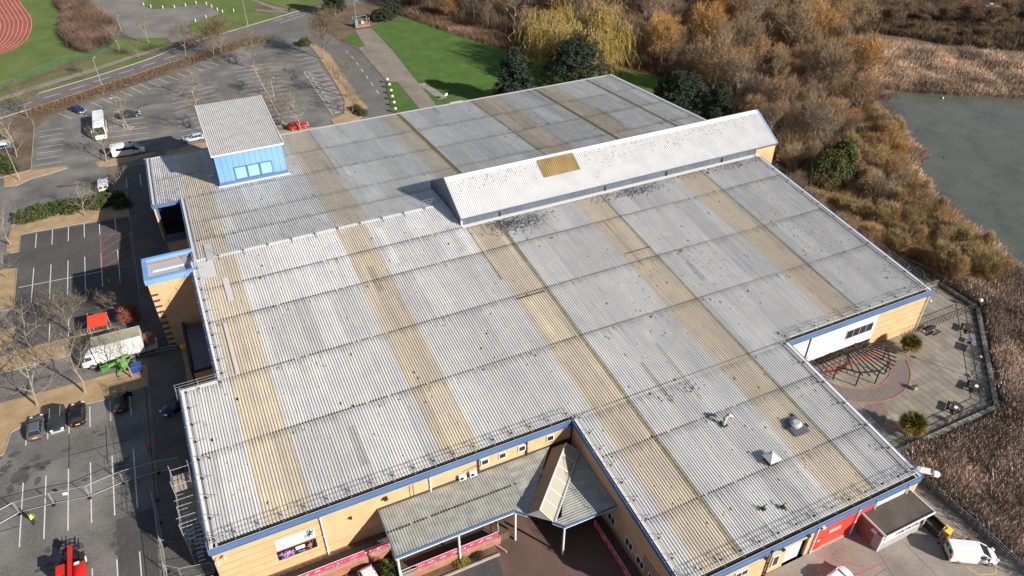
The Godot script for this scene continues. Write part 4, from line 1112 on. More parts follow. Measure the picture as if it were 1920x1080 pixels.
func build_plants():
	var r := RandomNumberGenerator.new(); r.seed = 99
	var grey := C(.3, .26, .19); var pale := C(.5, .45, .36); var brown := C(.2, .13, .075); var orange := C(.34, .19, .07); var olive := C(.24, .19, .09)
	# --- trees of the car parks, each placed where it stands
	var street := [
		bare_tree(1, 10.0, opts(C(0.148, 0.122, 0.085), C(0.163, 0.137, 0.096), {"kids": [8, 4, 3], "twigs": 6, "tw": .036})),
		bare_tree(2, 10.0, opts(C(0.126, 0.092, 0.063), C(0.118, 0.089, 0.063), {"kids": [8, 4, 4], "ang1": 1.15, "tl": .9, "tw": .036})),
		bare_tree(3, 10.0, opts(C(0.163, 0.141, 0.107), C(0.207, 0.185, 0.148), {"kids": [6, 4, 3], "start": .4, "ang0": .4, "ang1": .9, "twigs": 4, "tw": .026, "wob": .34})),
		bare_tree(4, 10.0, opts(C(0.155, 0.118, 0.063), C(0.126, 0.096, 0.059), {"kids": [11, 5, 4], "start": .22, "twigs": 6, "ang1": .9, "tw": .036})),
		bare_tree(5, 10.0, opts(C(0.155, 0.130, 0.092), C(0.178, 0.152, 0.111), {"kids": [7, 4, 3], "start": .28, "ang0": .5, "ang1": 1.15, "up": .08, "tl": .8, "twigs": 4, "tw": .028, "wob": .3}))]
	var barks := [M.bark_mid, M.bark, M.bark_pale, M.bark, M.bark_pale]
	var places := [
		[-11.3, -237.4, 7.6, 2, "white-stemmed bare birch by the fence corner, left of the old car park"],
		[-3.2, -241.7, 9.0, 2, "taller white-stemmed bare birch on the verge beside the old car park"],
		[-6.8, -229.5, 5.8, 1, "small bare tree between the footpath and the road"],
		[5.1, -222.9, 10.4, 1, "bare brown tree in the hedge nearest the road bend"],
		[12.3, -222.4, 9.8, 3, "left of two bushy olive-brown bare trees in the roadside hedge"],
		[14.6, -223.9, 10.4, 3, "right of two bushy olive-brown bare trees in the roadside hedge"],
		[20.9, -206.8, 10.7, 0, "bare tree in the gravel diamond at the far end of the double bay row"],
		[3.9, -191.7, 8.8, 4, "pale bare tree in the middle of the double row left of the blue tower"],
		[3.9, -170.0, 8.6, 0, "bare tree standing before the silver hatchback by the tower"],
		[-11.8, -181.0, 8.6, 4, "pale spreading bare tree in the gravel diamond right of the coach"],
		[-20.2, -221.9, 4.4, 1, "little bare sapling on the grass verge left of the tall lamp post"],
		[-33.0, -198.1, 9.2, 1, "brown bare tree at the left end of the roadside hedge"],
		[-35.2, -184.0, 9.6, 4, "pale bushy bare tree left of the short bay row"],
		[-34.0, -175.0, 8.0, 4, "pale bare tree just above the silver roofed shelter at the left edge"],
		[39.6, -206.6, 13.4, 3, "largest bare tree of the car park, in the tan strip by the drive"],
		[38.6, -177.2, 9.7, 0, "bare tree in the tan strip above the drive bend"],
		[37.0, -167.0, 6.5, 0, "slim bare tree beside the clipped bush at the tip of the tan strip"],
		[23.6, -162.0, 10.3, 4, "pale bare tree standing before the red car"],
		[20.6, -167.2, 8.4, 1, "bare tree in the gravel diamond left of the red car"],
		[20.9, -186.0, 7.0, 0, "bare tree in the middle gravel diamond of the double bay row"],
		[-16.8, -164.4, 8.6, 4, "multi-stemmed pale bare tree in front of the white minibus"],
		[-21.1, -142.2, 7.8, 4, "bare tree rising from the evergreen shrub bed"],
		[-15.0, -148.0, 6.0, 0, "bare tree beside the white pickup"],
		[-33.0, -137.0, 9.4, 4, "tall pale bare tree at the left end of the evergreen shrub bed"],
		[-33.0, -126.0, 5.2, 4, "pale bare tree in the small tan bed at the left edge"],
		[-27.4, -90.9, 10.8, 4, "tall pale bare tree behind the grey parked cars, left of three in the tan verge"],
		[-21.6, -90.8, 10.6, 2, "tall pale bare tree, middle of three in the tan verge below the lorry"],
		[-15.5, -91.1, 8.2, 2, "shorter pale bare tree in the tan verge before the green lift"],
		[-28.6, -104.4, 8.6, 4, "pale bare tree left of the red shelter beside the bay lines"],
		[-23.4, -106.0, 7.6, 0, "bare tree directly left of the red shelter"],
		[-32.6, -107.5, 8.0, 4, "pale bare tree in the tan bed at the left edge, level with the lorry"],
		[-15.9, -106.2, 6.4, 1, "dark bare tree between the red shelter and the stair block"]]
	for i in places.size():
		var q = places[i]
		var k: int = q[3]
		plant("bare_tree", street[k], barks[k], q[4], "tree", v3(q[0], 0, q[1]), r.randf() * TAU, q[2] / 8.6, "bare trees around the car parks")
	# reddish shrub beside the shelter
	var redb := bare_tree(31, 4.0, opts(C(.3, .1, .06), C(.2, .09, .06), {"kids": [12, 5, 4], "start": .05, "trunk": .4, "tl": .7, "ang1": 1.2}))
	plant("red_stemmed_shrub", redb, M.bark, "red-stemmed bare shrub right of the red shelter", "shrub", v3(-14.8, 0, -103.9), 0, 1.25)
	# --- evergreen shrubs in the bed
	var es := [[-31, -145, 1.6], [-28.6, -146, 1.9], [-26, -146.2, 1.7], [-23.6, -145.8, 1.9], [-20.4, -146, 1.5], [-18.2, -145.4, 2.0], [-15.6, -145, 1.8], [-14.5, -143, 1.4]]
	var eb := [bush(41, 1.5, 1.5, 1.5, C(.045, .065, .015), 150), bush(42, 1.6, 1.3, 1.4, C(.06, .075, .02), 150)]
	for i in es.size():
		var t := thing("evergreen_shrub", "low evergreen shrub in the long bed above the left bays, %s from its left end" % ["first", "second", "third", "fourth", "fifth", "sixth", "seventh", "eighth"][i], "shrub", v3(es[i][0], .05, es[i][1]), i * 1.3, "evergreen shrubs in the bed")
		t.scale = Vector3.ONE * es[i][2] * .78
		part("foliage", eb[i % 2], M.leafv, t)
	var bb := [[-37, -172, 2.2, "rounded bush on the soil bank left of the short bay row"], [-35, -168.6, 1.8, "dark bush at the foot of the leaning lamp post"], [38.2, -168.4, 1.25, "dark clipped bush near the tip of the tan strip"], [38.8, -165.2, 1.35, "box-shaped clipped bush at the rounded tip of the tan strip"], [37.6, -220.5, 1.9, "brown-green bush at the far end of the tan strip"]]
	for q in bb:
		var t := thing("bush", q[3], "bush", v3(q[0], .08, q[1]), q[0])
		t.scale = Vector3.ONE * q[2] * .7
		part("foliage", eb[1 if q[0] > 0 else 0], M.leafv, t)
	# --- roadside hedge and brown scrub
	var hl := P2([-31.5, -200, -28, -201.5, -16, -208.2, 0, -217.2, 10, -223.4, 20, -229, 30, -231])
	var hm := MB.new(); var hr := RandomNumberGenerator.new(); hr.seed = 5
	for i in hl.size() - 1:
		var n := int(hl[i].distance_to(hl[i + 1]) * 130)
		for k in n:
			var p := hl[i].lerp(hl[i + 1], hr.randf()) + Vector2(hr.randfn(), hr.randfn()) * 1.25
			var b := v3(p.x, hr.randf() * .6, p.y)
			hm.col = vary([C(.13, .08, .05), C(.17, .105, .065), C(.09, .075, .035), C(.2, .14, .09)][hr.randi() % 4], hr)
			spike(hm, b, b + v3(hr.randfn() * .5, .3 + hr.randf() * .8, hr.randfn() * .5), .075, hr)
	var hg := thing("roadside_hedge", "long low brown hedge between the road and the car park", "hedge", v3(0, 0, 0))
	part("twigs", hm, M.leafv, hg)
	var scrub := P2([-28, -310, -21.5, -302, -12.6, -264.4, -11.6, -250.5, -14, -245.8, -18.7, -239.5, -22.9, -245.2, -25.8, -261, -25.8, -279.9])
	var brm := tuft(51, 26, 1.5, .07, .6, [C(.13, .078, .055), C(.15, .09, .062), C(.1, .065, .047), C(.2, .14, .105)], false, .5)
	scatter("bramble_scrub", "reddish brown bramble scrub between the field and the old car park", "scrub", brm, points_in(scrub, 1500, 6), .8, 1.7, 7, [C(1, 1, 1), C(1.15, .95, .9), C(.8, .85, .85)])
	# --- pines and willow beyond the lawn
	var pc := [conifer(61, 13.0, 4.4, C(.024, .042, .022)), conifer(62, 12.5, 8.6, C(.023, .039, .02)), conifer(63, 10.5, 3.2, C(.06, .075, .012))]
	for q in [[74.2, -155.6, 1.0, 0, "conical dark green pine at the edge of the lawn, left of the two"], [92.4, -158.0, 1.0, 1, "broad dark green pine standing before the golden willow"], [107.5, -133.3, .78, 1, "dark pine right of the far roof corner"], [111.5, -125.5, .72, 0, "dark pine behind the white rooflight end"], [104.5, -137.5, .6, 0, "smaller dark pine hidden behind the far roof corner"], [53.0, -245.5, .8, 0, "upright dark conifer beside the junction at the top"], [108.6, -91.0, .8, 2, "leftmost of the row of yellow-green cypresses beside the pond"], [110.6, -90.2, .92, 2, "second from the left in the row of yellow-green cypresses"], [112.6, -90.8, .85, 2, "third from the left in the row of yellow-green cypresses"], [114.8, -91.8, .98, 2, "fourth from the left in the row of yellow-green cypresses"], [116.8, -93.0, .88, 2, "fifth from the left in the row of yellow-green cypresses"], [118.8, -94.4, .8, 2, "rightmost of the row of yellow-green cypresses, nearest the water"]]:
		plant("pine_tree" if q[3] < 2 else "cypress_tree", pc[q[3]], M.bark, q[4], "tree", v3(q[0], ground_y(q[0], q[1]) - .05, q[1]), q[0], q[2], "", "crown")
	var yb := bush(64, 3.6, 3.2, 3.0, C(.03, .042, .018), 300, 24, .3)
	for q in [[65.5, -234.5, "dark rounded evergreen bush by the fenced compound"], [70.0, -238.0, "second dark evergreen bush right of the fenced compound"]]:
		var t := thing("evergreen_bush", q[2], "bush", v3(q[0], 0, q[1])); t.scale = Vector3.ONE * 1.1
		part("foliage", yb, M.leafv, t)
	# willow: limbs arching up and over, long strands hanging from them
	var wr := RandomNumberGenerator.new(); wr.seed = 71
	var ww := MB.new(); var ws := MB.new()
	ww.tube(v3(0, -.2, 0), v3(.2, 4.2, 0), .55, .42, 8)
	for i in 26:
		var a := TAU * i * .382; var rr := wr.randf_range(3.5, 9.2); var top := wr.randf_range(8.5, 14.0) - rr * .25
		var p0 := v3(.2, 4, 0); var p1 := v3(cos(a) * rr * .45, top * .8, sin(a) * rr * .45); var p2 := v3(cos(a) * rr, top, sin(a) * rr)
		ww.tube(p0, p1, .2, .11, 5); ww.tube(p1, p2, .11, .05, 4)
		for k in 105:
			var f := wr.randf_range(.1, 1.0)
			var s := p1.lerp(p2, f) + v3(wr.randfn(), wr.randfn() * .6, wr.randfn()) * 1.0
			var l := minf(wr.randf_range(2.5, 9.0), s.y - .4)
			var o := v3(cos(a), 0, sin(a)) * wr.randf_range(.2, .8)
			ws.col = vary(C(.36, .26, .06) if wr.randf() < .7 else C(.27, .19, .06), wr, .35)
			var q0 := s
			for j in 4:
				var q1 := s + o * (j + 1) * .4 + v3(wr.randfn() * .3, -l * (j + 1) / 4.0 + (.5 if j == 0 else 0.0), wr.randfn() * .3)
				spike(ws, q0, q1 + (q1 - q0) * .3, .058, wr)
				spike(ws, q0.lerp(q1, .5), q1 + v3(wr.randfn() * .25, -.3, wr.randfn() * .25), .05, wr)
				q0 = q1
	var wl := thing("willow_tree", "golden weeping willow with hanging strands beyond the lawn", "tree", v3(101, 0, -172))
	part("trunk", ww, M.bark_mid, wl); part("crown", ws, M.leafv, wl)
	wl.scale = v3(1.62, 1.34, 1.55)
	# --- winter woodland, tree by tree
	var wood := [
		bare_tree(81, 12.0, opts(C(0.239, 0.165, 0.100), C(0.300, 0.231, 0.154), {"kids": [10, 6, 5], "twigs": 5, "tl": 1.3, "tw": .046, "start": .25, "up": .2})),
		bare_tree(82, 12.0, opts(C(0.300, 0.194, 0.108), C(0.283, 0.206, 0.131), {"kids": [11, 6, 5], "twigs": 5, "tl": 1.3, "tw": .046, "start": .2, "ang1": .85, "up": .2})),
		bare_tree(83, 12.0, opts(C(0.239, 0.181, 0.127), C(0.371, 0.298, 0.216), {"kids": [9, 6, 5], "twigs": 5, "tl": 1.2, "tw": .046, "start": .3, "up": .22})),
		bare_tree(84, 10.0, opts(C(0.406, 0.231, 0.077), C(0.318, 0.206, 0.100), {"kids": [13, 6, 5], "twigs": 6, "tl": 1.15, "tw": .046, "start": .12, "ang1": .85, "up": .16})),
		bare_tree(85, 11.0, opts(C(0.318, 0.223, 0.123), C(0.388, 0.314, 0.208), {"kids": [9, 5, 5], "twigs": 6, "tl": 1.1, "tw": .042, "start": .35, "up": .2})),
		bare_tree(86, 12.0, opts(C(0.185, 0.132, 0.089), C(0.203, 0.149, 0.108), {"kids": [10, 6, 5], "twigs": 5, "tl": 1.3, "tw": .05, "start": .22, "up": .2}))]
	var wb := [M.bark_pale, M.bark_mid, M.bark_pale, M.bark_mid, M.bark_pale, M.bark_dark]
	var wl_ := ["grey-brown bare", "warm brown bare", "pale-stemmed grey bare", "orange-twigged bare", "straw-brown bare", "dark brown bare"]
	var W1 := P2([86, -262, 79, -245, 84, -226, 92, -206, 108, -180, 118, -160, 121, -142, 119, -128, 105, -106, 101, -86, 108, -88, 119, -99, 128, -104, 140, -108, 150, -116, 160, -130, 172, -146, 184, -162, 202, -174, 214, -178, 210, -200, 190, -215, 150, -250])
	var willow_zone := P2([90, -180, 112, -180, 112, -160, 90, -160])
	var pts := spaced(points_in(W1, 1500, 12, [willow_zone]), 5.2)
	for i in mini(pts.size(), 290):
		var p: Vector3 = pts[i]
		var k: int = [0, 1, 2, 5, 0, 4, 1, 2, 3, 4][r.randi() % 10]
		if p.distance_to(v3(143, 0, -167)) < 9 or p.distance_to(v3(152, 0, -122)) < 9: k = 3
		var s := r.randf_range(.7, 1.15) if r.randf() < .7 else r.randf_range(1.35, 1.75)
		if p.z > -112: s *= .62
		if p.z < -220: s *= .9
		var reg := region_of(p)
		plant("woodland_tree", wood[k], wb[k], "%s woodland tree %s" % [wl_[k], reg], "tree", p + v3(0, -.05, 0), r.randf() * TAU, s, "%s woodland trees %s" % [wl_[k], reg])
	# orange willow scrub between the building and the pond
	var sh := [
		bare_tree(91, 4.6, opts(C(.4, .27, .125), C(.36, .28, .18), {"kids": [14, 6, 4], "start": .02, "trunk": .42, "thick": .012, "twigs": 7, "tl": .95, "tw": .034, "ang0": .3, "ang1": .85, "up": .2})),
		bare_tree(92, 4.6, opts(C(.35, .26, .155), C(.38, .31, .22), {"kids": [14, 6, 4], "start": .02, "trunk": .42, "thick": .012, "twigs": 7, "tl": .9, "tw": .034, "ang0": .3, "ang1": .9, "up": .22})),
		bare_tree(93, 4.6, opts(C(.33, .25, .12), C(.32, .25, .16), {"kids": [14, 6, 4], "start": .02, "trunk": .42, "thick": .012, "twigs": 7, "tl": .85, "tw": .034, "ang0": .3, "ang1": .95, "up": .2}))]
	var sl := ["orange-twigged willow shrub", "brown willow shrub", "olive-brown willow shrub"]
	var W2 := P2([101, -86, 108, -86, 119, -98, 128, -103, 140, -107, 147, -114, 152, -124, 154.5, -124.5, 148, -111, 141, -97, 135, -94, 128, -83, 124, -72.6, 122, -63.6, 119.4, -56.5, 113, -56, 106.5, -57, 107.5, -66, 100, -74])
	# scattered taller bare trees stand among the scrub
	var tall := spaced(points_in(P2([104, -84, 112, -88, 124, -99, 138, -103, 146, -108, 139, -98, 128, -88, 120, -74, 116, -62, 108, -60, 106, -70]), 300, 13), 6.5)
	for i in mini(tall.size(), 34): plant("scrub_tree", wood[[4, 2, 1, 4, 3][i % 5]], M.bark_mid, "slender bare tree standing above the willow scrub by the pond", "tree", tall[i] + v3(0, -.05, 0), r.randf() * TAU, r.randf_range(.42, .7), "slender bare trees in the willow scrub")
	var s2 := spaced(points_in(W2, 1600, 14), 2.6)
	for i in mini(s2.size(), 290):
		var k: int = [0, 1, 0, 2, 1][r.randi() % 5]
		if s2[i].z > -76: k = [1, 2, 2, 0][r.randi() % 4]
		var sreg := shrub_region(s2[i])
		var ws_ := plant("willow_shrub", sh[k], M.bark, "%s %s" % [sl[k], sreg], "shrub", s2[i] + v3(0, -.05, 0), r.randf() * TAU, r.randf_range(.7, 1.65) * (.75 if poly_dist(Vector2(s2[i].x, s2[i].z), POND) > -6.0 else 1.0), "%s %s" % [sl[k], sreg])
		ws_.scale *= v3(r.randf_range(.7, 1.35), r.randf_range(.65, 1.3), r.randf_range(.7, 1.35)); ws_.rotation.x = r.randf_range(-.25, .25); ws_.rotation.z = r.randf_range(-.25, .25)
	var th := tuft(108, 30, 2.5, .042, .75, [C(.42, .255, .095), C(.33, .22, .11), C(.46, .28, .09), C(.24, .16, .085)], false, .7)
	scatter("willow_thicket", "tangled orange-brown willow stems filling the bank between the roof and the pond", "thicket", th, points_in(W2, 2600, 27), .6, 1.5, 28, [C(1, 1, 1), C(.9, .95, .95), C(1.1, .98, .85)])
	var tw_ := tuft(109, 26, 4.2, .045, .9, [C(.2, .145, .09), C(.26, .19, .12), C(.16, .115, .08)], false, .9)
	scatter("wood_thicket", "thin grey-brown saplings filling the floor of the winter wood", "thicket", tw_, points_in(W1, 1500, 29, [willow_zone]), .6, 1.5, 30, [C(1, 1, 1), C(.9, .95, .95), C(1.12, 1, .88)])
	# undergrowth and reeds
	var ug := tuft(101, 22, 1.3, .07, .55, [C(.13, .075, .042), C(.17, .105, .06), C(.1, .07, .045), C(.22, .15, .09)], false, .5)
	var all_w := P2([84, -275, 73, -236, 80, -213, 88.6, -194, 96.5, -180.5, 108, -168.5, 118, -155, 119, -138, 111, -120, 98, -108, 97, -72, 106, -56, 121, -56, 127, -72, 131, -85, 140, -97, 158, -114, 165, -129, 184, -158, 203, -172, 232, -166, 262, -146, 290, -160, 215, -235, 150, -300])
	scatter("undergrowth", "brown bramble and leaf litter undergrowth beneath the winter woodland", "undergrowth", ug, points_in(all_w, 15000, 15), .7, 1.5, 16, [C(1, 1, 1), C(1.1, .95, .85), C(.8, .8, .8), C(.95, 1.05, .8)])
	var reed := tuft(103, 18, 2.0, .044, .35, [C(.4, .305, .225), C(.33, .25, .185), C(.46, .36, .27), C(.2, .145, .1)], true, .35)
	var RN := P2([178, -150, 190, -150.5, 200, -138, 216, -123.5, 246, -103, 222, -90, 204, -101, 193, -106.6, 186, -112, 178, -116.8, 171, -121.8, 164, -126.6, 171, -140])
	var tint := [C(1, 1, 1), C(.9, .88, .88), C(1.08, 1.0, .95), C(.75, .7, .66)]
	scatter("reed_bed", "pale dry reed bed along the far shore of the pond", "reeds", reed, points_in(RN, 10500, 17, [], -.1), .8, 1.35, 18, tint)
	var RS := P2([155, -126, 148, -110, 141.5, -96.4, 135.6, -93.6, 128.6, -83, 124.4, -72.6, 122.6, -63.6, 119.8, -54.8, 117.4, -45, 123, -20, 126.5, -20, 120.2, -45, 122.8, -54.2, 125.6, -63, 127.4, -72, 131.6, -81.8, 138, -91.6, 144.6, -94.2, 151.4, -108.6, 158, -123.6])
	scatter("reed_fringe", "narrow fringe of dry reeds along the near shore of the pond", "reeds", reed, points_in(RS, 2300, 19, [], -.1), .6, 1.0, 20, tint)
	var RE := P2([70.2, -6, 69.9, -34.3, 88.2, -34.0, 105.8, -50.6, 107, -57, 121, -56.4, 120.5, -46, 126, -20, 128, -6])
	var reed2 := tuft(104, 20, 1.6, .042, .5, [C(.37, .295, .245), C(.28, .215, .175), C(.45, .37, .31), C(.17, .12, .095)], true, .4)
	scatter("reed_bed", "brownish dry reed bed outside the terrace wall on the right", "reeds", reed2, points_in(RE, 20000, 21, [], -.1), .7, 1.3, 22, [C(1, 1, 1), C(.85, .82, .8), C(1.1, 1.06, 1.03), C(.66, .6, .55)])
	var gb := P2([70.2, -20, 70, -33.5, 74, -33.5, 73, -20])
	var green := tuft(105, 18, .8, .06, .45, [C(.075, .08, .025), C(.11, .09, .035), C(.16, .1, .05)], false, .4)
	scatter("bramble_bank", "dark green bramble bank beside the yard fence", "brambles", green, points_in(gb, 420, 23), .8, 1.5, 24, [C(1, 1, 1), C(.8, .9, .8)])
	# ditch bank beyond the lawn: pinkish brown grass
	var db := P2([84, -256, 73.5, -236, 80.8, -212.6, 89, -193.8, 96.2, -180.2, 107.3, -168.2, 112, -172, 101, -186, 94, -200, 87, -216, 82, -236, 92, -258])
	var dg := tuft(106, 20, .7, .06, .35, [C(.26, .16, .11), C(.31, .2, .14), C(.2, .12, .08)], false, .45)
	scatter("rough_grass", "pinkish brown rough grass on the ditch bank beyond the lawn", "grass", dg, points_in(db, 1900, 25), .8, 1.5, 26, [C(1, 1, 1), C(1.1, 1, .95), C(.8, .85, .8)])
	# palms on the terrace
	for q in [[86.6, -48.9, 1.0, "palm against the end of the banded wall on the terrace"], [73.9, -37.4, 1.12, "larger palm standing by the terrace wall near the roof edge"]]:
		var pr := RandomNumberGenerator.new(); pr.seed = int(q[0])
		var tr := MB.new(); var fr := MB.new()
		tr.tube(v3(0, 0, 0), v3(.1, 1.7, .05), .22, .16, 8)
		for i in 300:
			var a := pr.randf() * TAU; var e := pr.randf_range(-.5, 1.35)
			var d := v3(cos(a) * cos(e), sin(e), sin(a) * cos(e))
			var b := v3(.1, 1.7, .05) + d * pr.randf_range(.15, 1.1)
			for j in 11:
				var s := (j - 5) * .16
				var ld := (d.rotated(d.cross(Vector3.UP).normalized().rotated(d, PI * .5), s) + v3(0, -.22, 0)).normalized()
				fr.col = vary(C(.16, .15, .025) if e > .2 else C(.26, .17, .04), pr, .4)
				spike(fr, b, b + ld * pr.randf_range(.6, 1.0), .1, pr)
		var t := thing("palm", q[3], "palm", v3(q[0], 0, q[1])); t.scale = Vector3.ONE * q[2]
		part("trunk", tr, M.bark, t); part("fronds", fr, M.leafv, t)
	# planting by the entrance
	var cb := bush(111, .9, 1.3, 1.4, C(.075, .1, .022), 130, 20, .16)
	var t1 := thing("clipped_shrub", "tall leafy green shrub at the left end of the entrance canopy", "shrub", v3(7.7, -1.6, -47.6)); part("foliage", cb, M.leafv, t1); t1.scale = v3(.85, 1.5, 1.2)
	var yb2 := bush(112, .8, .5, .6, C(.22, .19, .03), 60, 20, .13)
	var t2 := thing("yellow_shrub", "low yellow-green shrub under the red banner", "shrub", v3(15.4, -1.5, -45.6)); part("foliage", yb2, M.leafv, t2)
	var t3 := thing("dark_shrub", "low dark shrub right of the yellow-green one", "shrub", v3(17.4, -1.5, -45.6)); part("foliage", bush(113, .8, .4, .5, C(.04, .04, .02), 50, 18, .13), M.leafv, t3)

# ---------- vehicles ----------
# all are built with the nose towards +z, wheels on y = 0
func paintm(key: String, col: Color, rough := .28) -> StandardMaterial3D:
	var m := plain(key, col, rough)
	m.clearcoat_enabled = true; m.clearcoat = .2; m.clearcoat_roughness = .05; m.metallic_specular = .3
	return m
func wheel(t: Node3D, x: float, z: float, r: float, w := .22, rim := "rim"):
	var a := MB.new(); var b := MB.new()
	var s := signf(x)
	a.disc(v3(x - s * w * .5, r, z), Vector3.RIGHT, r, w, 16)
	b.disc(v3(x + s * .005, r, z), Vector3.RIGHT, r * .62, .03, 12)
	for i in 5:
		var q := TAU * i / 5
		b.box(v3(x + s * .02, r + sin(q) * r * .3, z + cos(q) * r * .3), v3(.02, .05, r * .5), Basis(Vector3.RIGHT, -q))
	var ty := part("wheel", a, M.tyre, t)
	part("rim", b, M[rim], ty)
# loft: stations [z, half width low, half width belt, y low, y belt] joined into a rounded hull
func hull(st: Array, crown := .06) -> MB:
	var mb := MB.new()
	var rs := []
	for s in st:
		var z: float = s[0]; var a: float = s[1]; var b: float = s[2]; var y0: float = s[3]; var y1: float = s[4]
		var m := lerpf(y0, y1, .55)
		rs.append([v3(-a * .86, y0, z), v3(a * .86, y0, z), v3(a, y0 + .12, z), v3(b, m, z), v3(b * .97, y1 - .08, z), v3(b * .86, y1, z), v3(0, y1 + crown, z), v3(-b * .86, y1, z), v3(-b * .97, y1 - .08, z), v3(-b, m, z), v3(-a, y0 + .12, z)])
	for k in rs.size() - 1:
		var n: int = rs[k].size()
		for i in n:
			var j := (i + 1) % n
			mb.quad(rs[k][i], rs[k][j], rs[k + 1][j], rs[k + 1][i])
	for i in range(1, rs[0].size() - 1):
		mb.tri(rs[0][0], rs[0][i + 1], rs[0][i]); mb.tri(rs[-1][0], rs[-1][i], rs[-1][i + 1])
	return mb
# cabin: belt ring and roof ring give windscreen, side glass and rear screen with pillars and a crowned roof
func cabin(t: Node3D, paint: Material, b: Array, r: Array, y0: float, y1: float, wb: float, wr: float, roof_mat: Material = null, side_from := 0.0, side_to := 1.0):
	# b = [z rear, z front] at the belt, r the same at the roof
	var A := [v3(-wb, y0, b[0]), v3(wb, y0, b[0]), v3(wb, y0, b[1]), v3(-wb, y0, b[1])]
	var R := [v3(-wr, y1, r[0]), v3(wr, y1, r[0]), v3(wr, y1, r[1]), v3(-wr, y1, r[1])]
	var shell := MB.new()
	# painted frame: thin bars along every edge
	for i in 4: shell.tube(A[i], R[i], .055, .05, 5)
	for s in [-1, 1]:
		for f in [.36, .68]:
			shell.tube(v3(s * wb, y0, lerpf(b[0], b[1], f)), v3(s * wr, y1, lerpf(r[0], r[1], f)), .04, .035, 4)
	part("pillars", shell, paint, t)
	var ws := MB.new(); ws.quad(A[3], A[2], R[2], R[3]); part("windscreen", ws, M.glass, t)
	var rw := MB.new(); rw.quad(A[1], A[0], R[0], R[1]); part("rear_window", rw, M.glass, t)
	for s in [0, 1]:
		var g := MB.new()
		var i0 := 0 if s == 0 else 1; var i1 := 3 if s == 0 else 2
		g.quad(A[i0], A[i1], R[i1], R[i0])
		part("side_window", g, M.glass, t)
	var rf := MB.new()
	var ins := .1
	var e := [v3(-wr - .03, y1, r[0] - .05), v3(wr + .03, y1, r[0] - .05), v3(wr + .03, y1, r[1] + .05), v3(-wr - .03, y1, r[1] + .05)]
	var q := [v3(-wr + ins, y1 + .07, r[0] + .12), v3(wr - ins, y1 + .07, r[0] + .12), v3(wr - ins, y1 + .07, r[1] - .12), v3(-wr + ins, y1 + .07, r[1] - .12)]
	for i in 4:
		var j := (i + 1) % 4
		rf.quad(e[j], e[i], q[i], q[j])
	rf.quad(q[3], q[2], q[1], q[0])
	part("roof", rf, roof_mat if roof_mat else paint, t)
func car(label: String, at: Vector3, turn: float, paint: Material, kind := "hatch", group := "", rails := false) -> Node3D:
	var t := thing("parked_car", label, "car", at, turn, group)
	var L := 4.3; var W := .9; var Hb := .86; var Hr := 1.42
	if kind == "suv": L = 4.5; W = .93; Hb = 1.02; Hr = 1.62
	elif kind == "saloon": L = 4.65; W = .9; Hb = .84; Hr = 1.38
	elif kind == "small": L = 3.9; W = .85; Hb = .88; Hr = 1.42
	var f := L * .5
	var st := [[-f, W * .74, W * .8, .36, Hb - .12], [-f + .12, W * .92, W * .93, .28, Hb], [-f + .9, W * .98, W, .22, Hb + .04], [0, W, W, .2, Hb], [f - 1.35, W, W, .2, Hb - .02], [f - .7, W * .98, W * .97, .22, Hb - .1], [f - .2, W * .9, W * .88, .26, Hb - .2], [f, W * .7, W * .72, .34, Hb - .34]]
	if kind == "saloon": st[1][4] = Hb - .02; st[2][4] = Hb + .02
	part("body", hull(st), paint, t, true)
	var rear := -f + (.18 if kind in ["hatch", "small"] else .14)
	if kind == "saloon": rear = -f + .75
	cabin(t, paint, [rear, f - 1.2], [rear + (.42 if kind != "saloon" else .75), f - 2.05], Hb - .03, Hr - .06, W * .88, W * .66)
	for s in [-1, 1]:
		for z in [-f + .78, f - .82]: wheel(t, s * W * .99, z, .33 if kind != "suv" else .37)
		bx("headlight", t, M.lamp_clear, v3(s * W * .66, Hb - .26, f - .1), v3(.34, .14, .2), Basis(Vector3.UP, s * .35))
		bx("tail_light", t, M.lamp_red, v3(s * W * .78, Hb - .08, -f + .08), v3(.2, .2, .14))
		bx("mirror", t, paint, v3(s * (W + .1), Hb + .08, f - 1.45), v3(.2, .13, .12))
		if rails: bx("roof_rail", t, M.galv, v3(s * W * .66, Hr + .05, -.35), v3(.05, .05, 1.9))
	bx("front_plate", t, M.plate_white, v3(0, .42, f + .01), v3(.52, .12, .03))
	bx("rear_plate", t, M.plate_yellow, v3(0, .66, -f - .0), v3(.52, .12, .04))
	bx("grille", t, M.black_trim, v3(0, Hb - .36, f - .01), v3(.8, .1, .06))
	bx("bumper", t, M.black_trim, v3(0, .36, -f - .01), v3(W * 1.4, .16, .08))
	return t
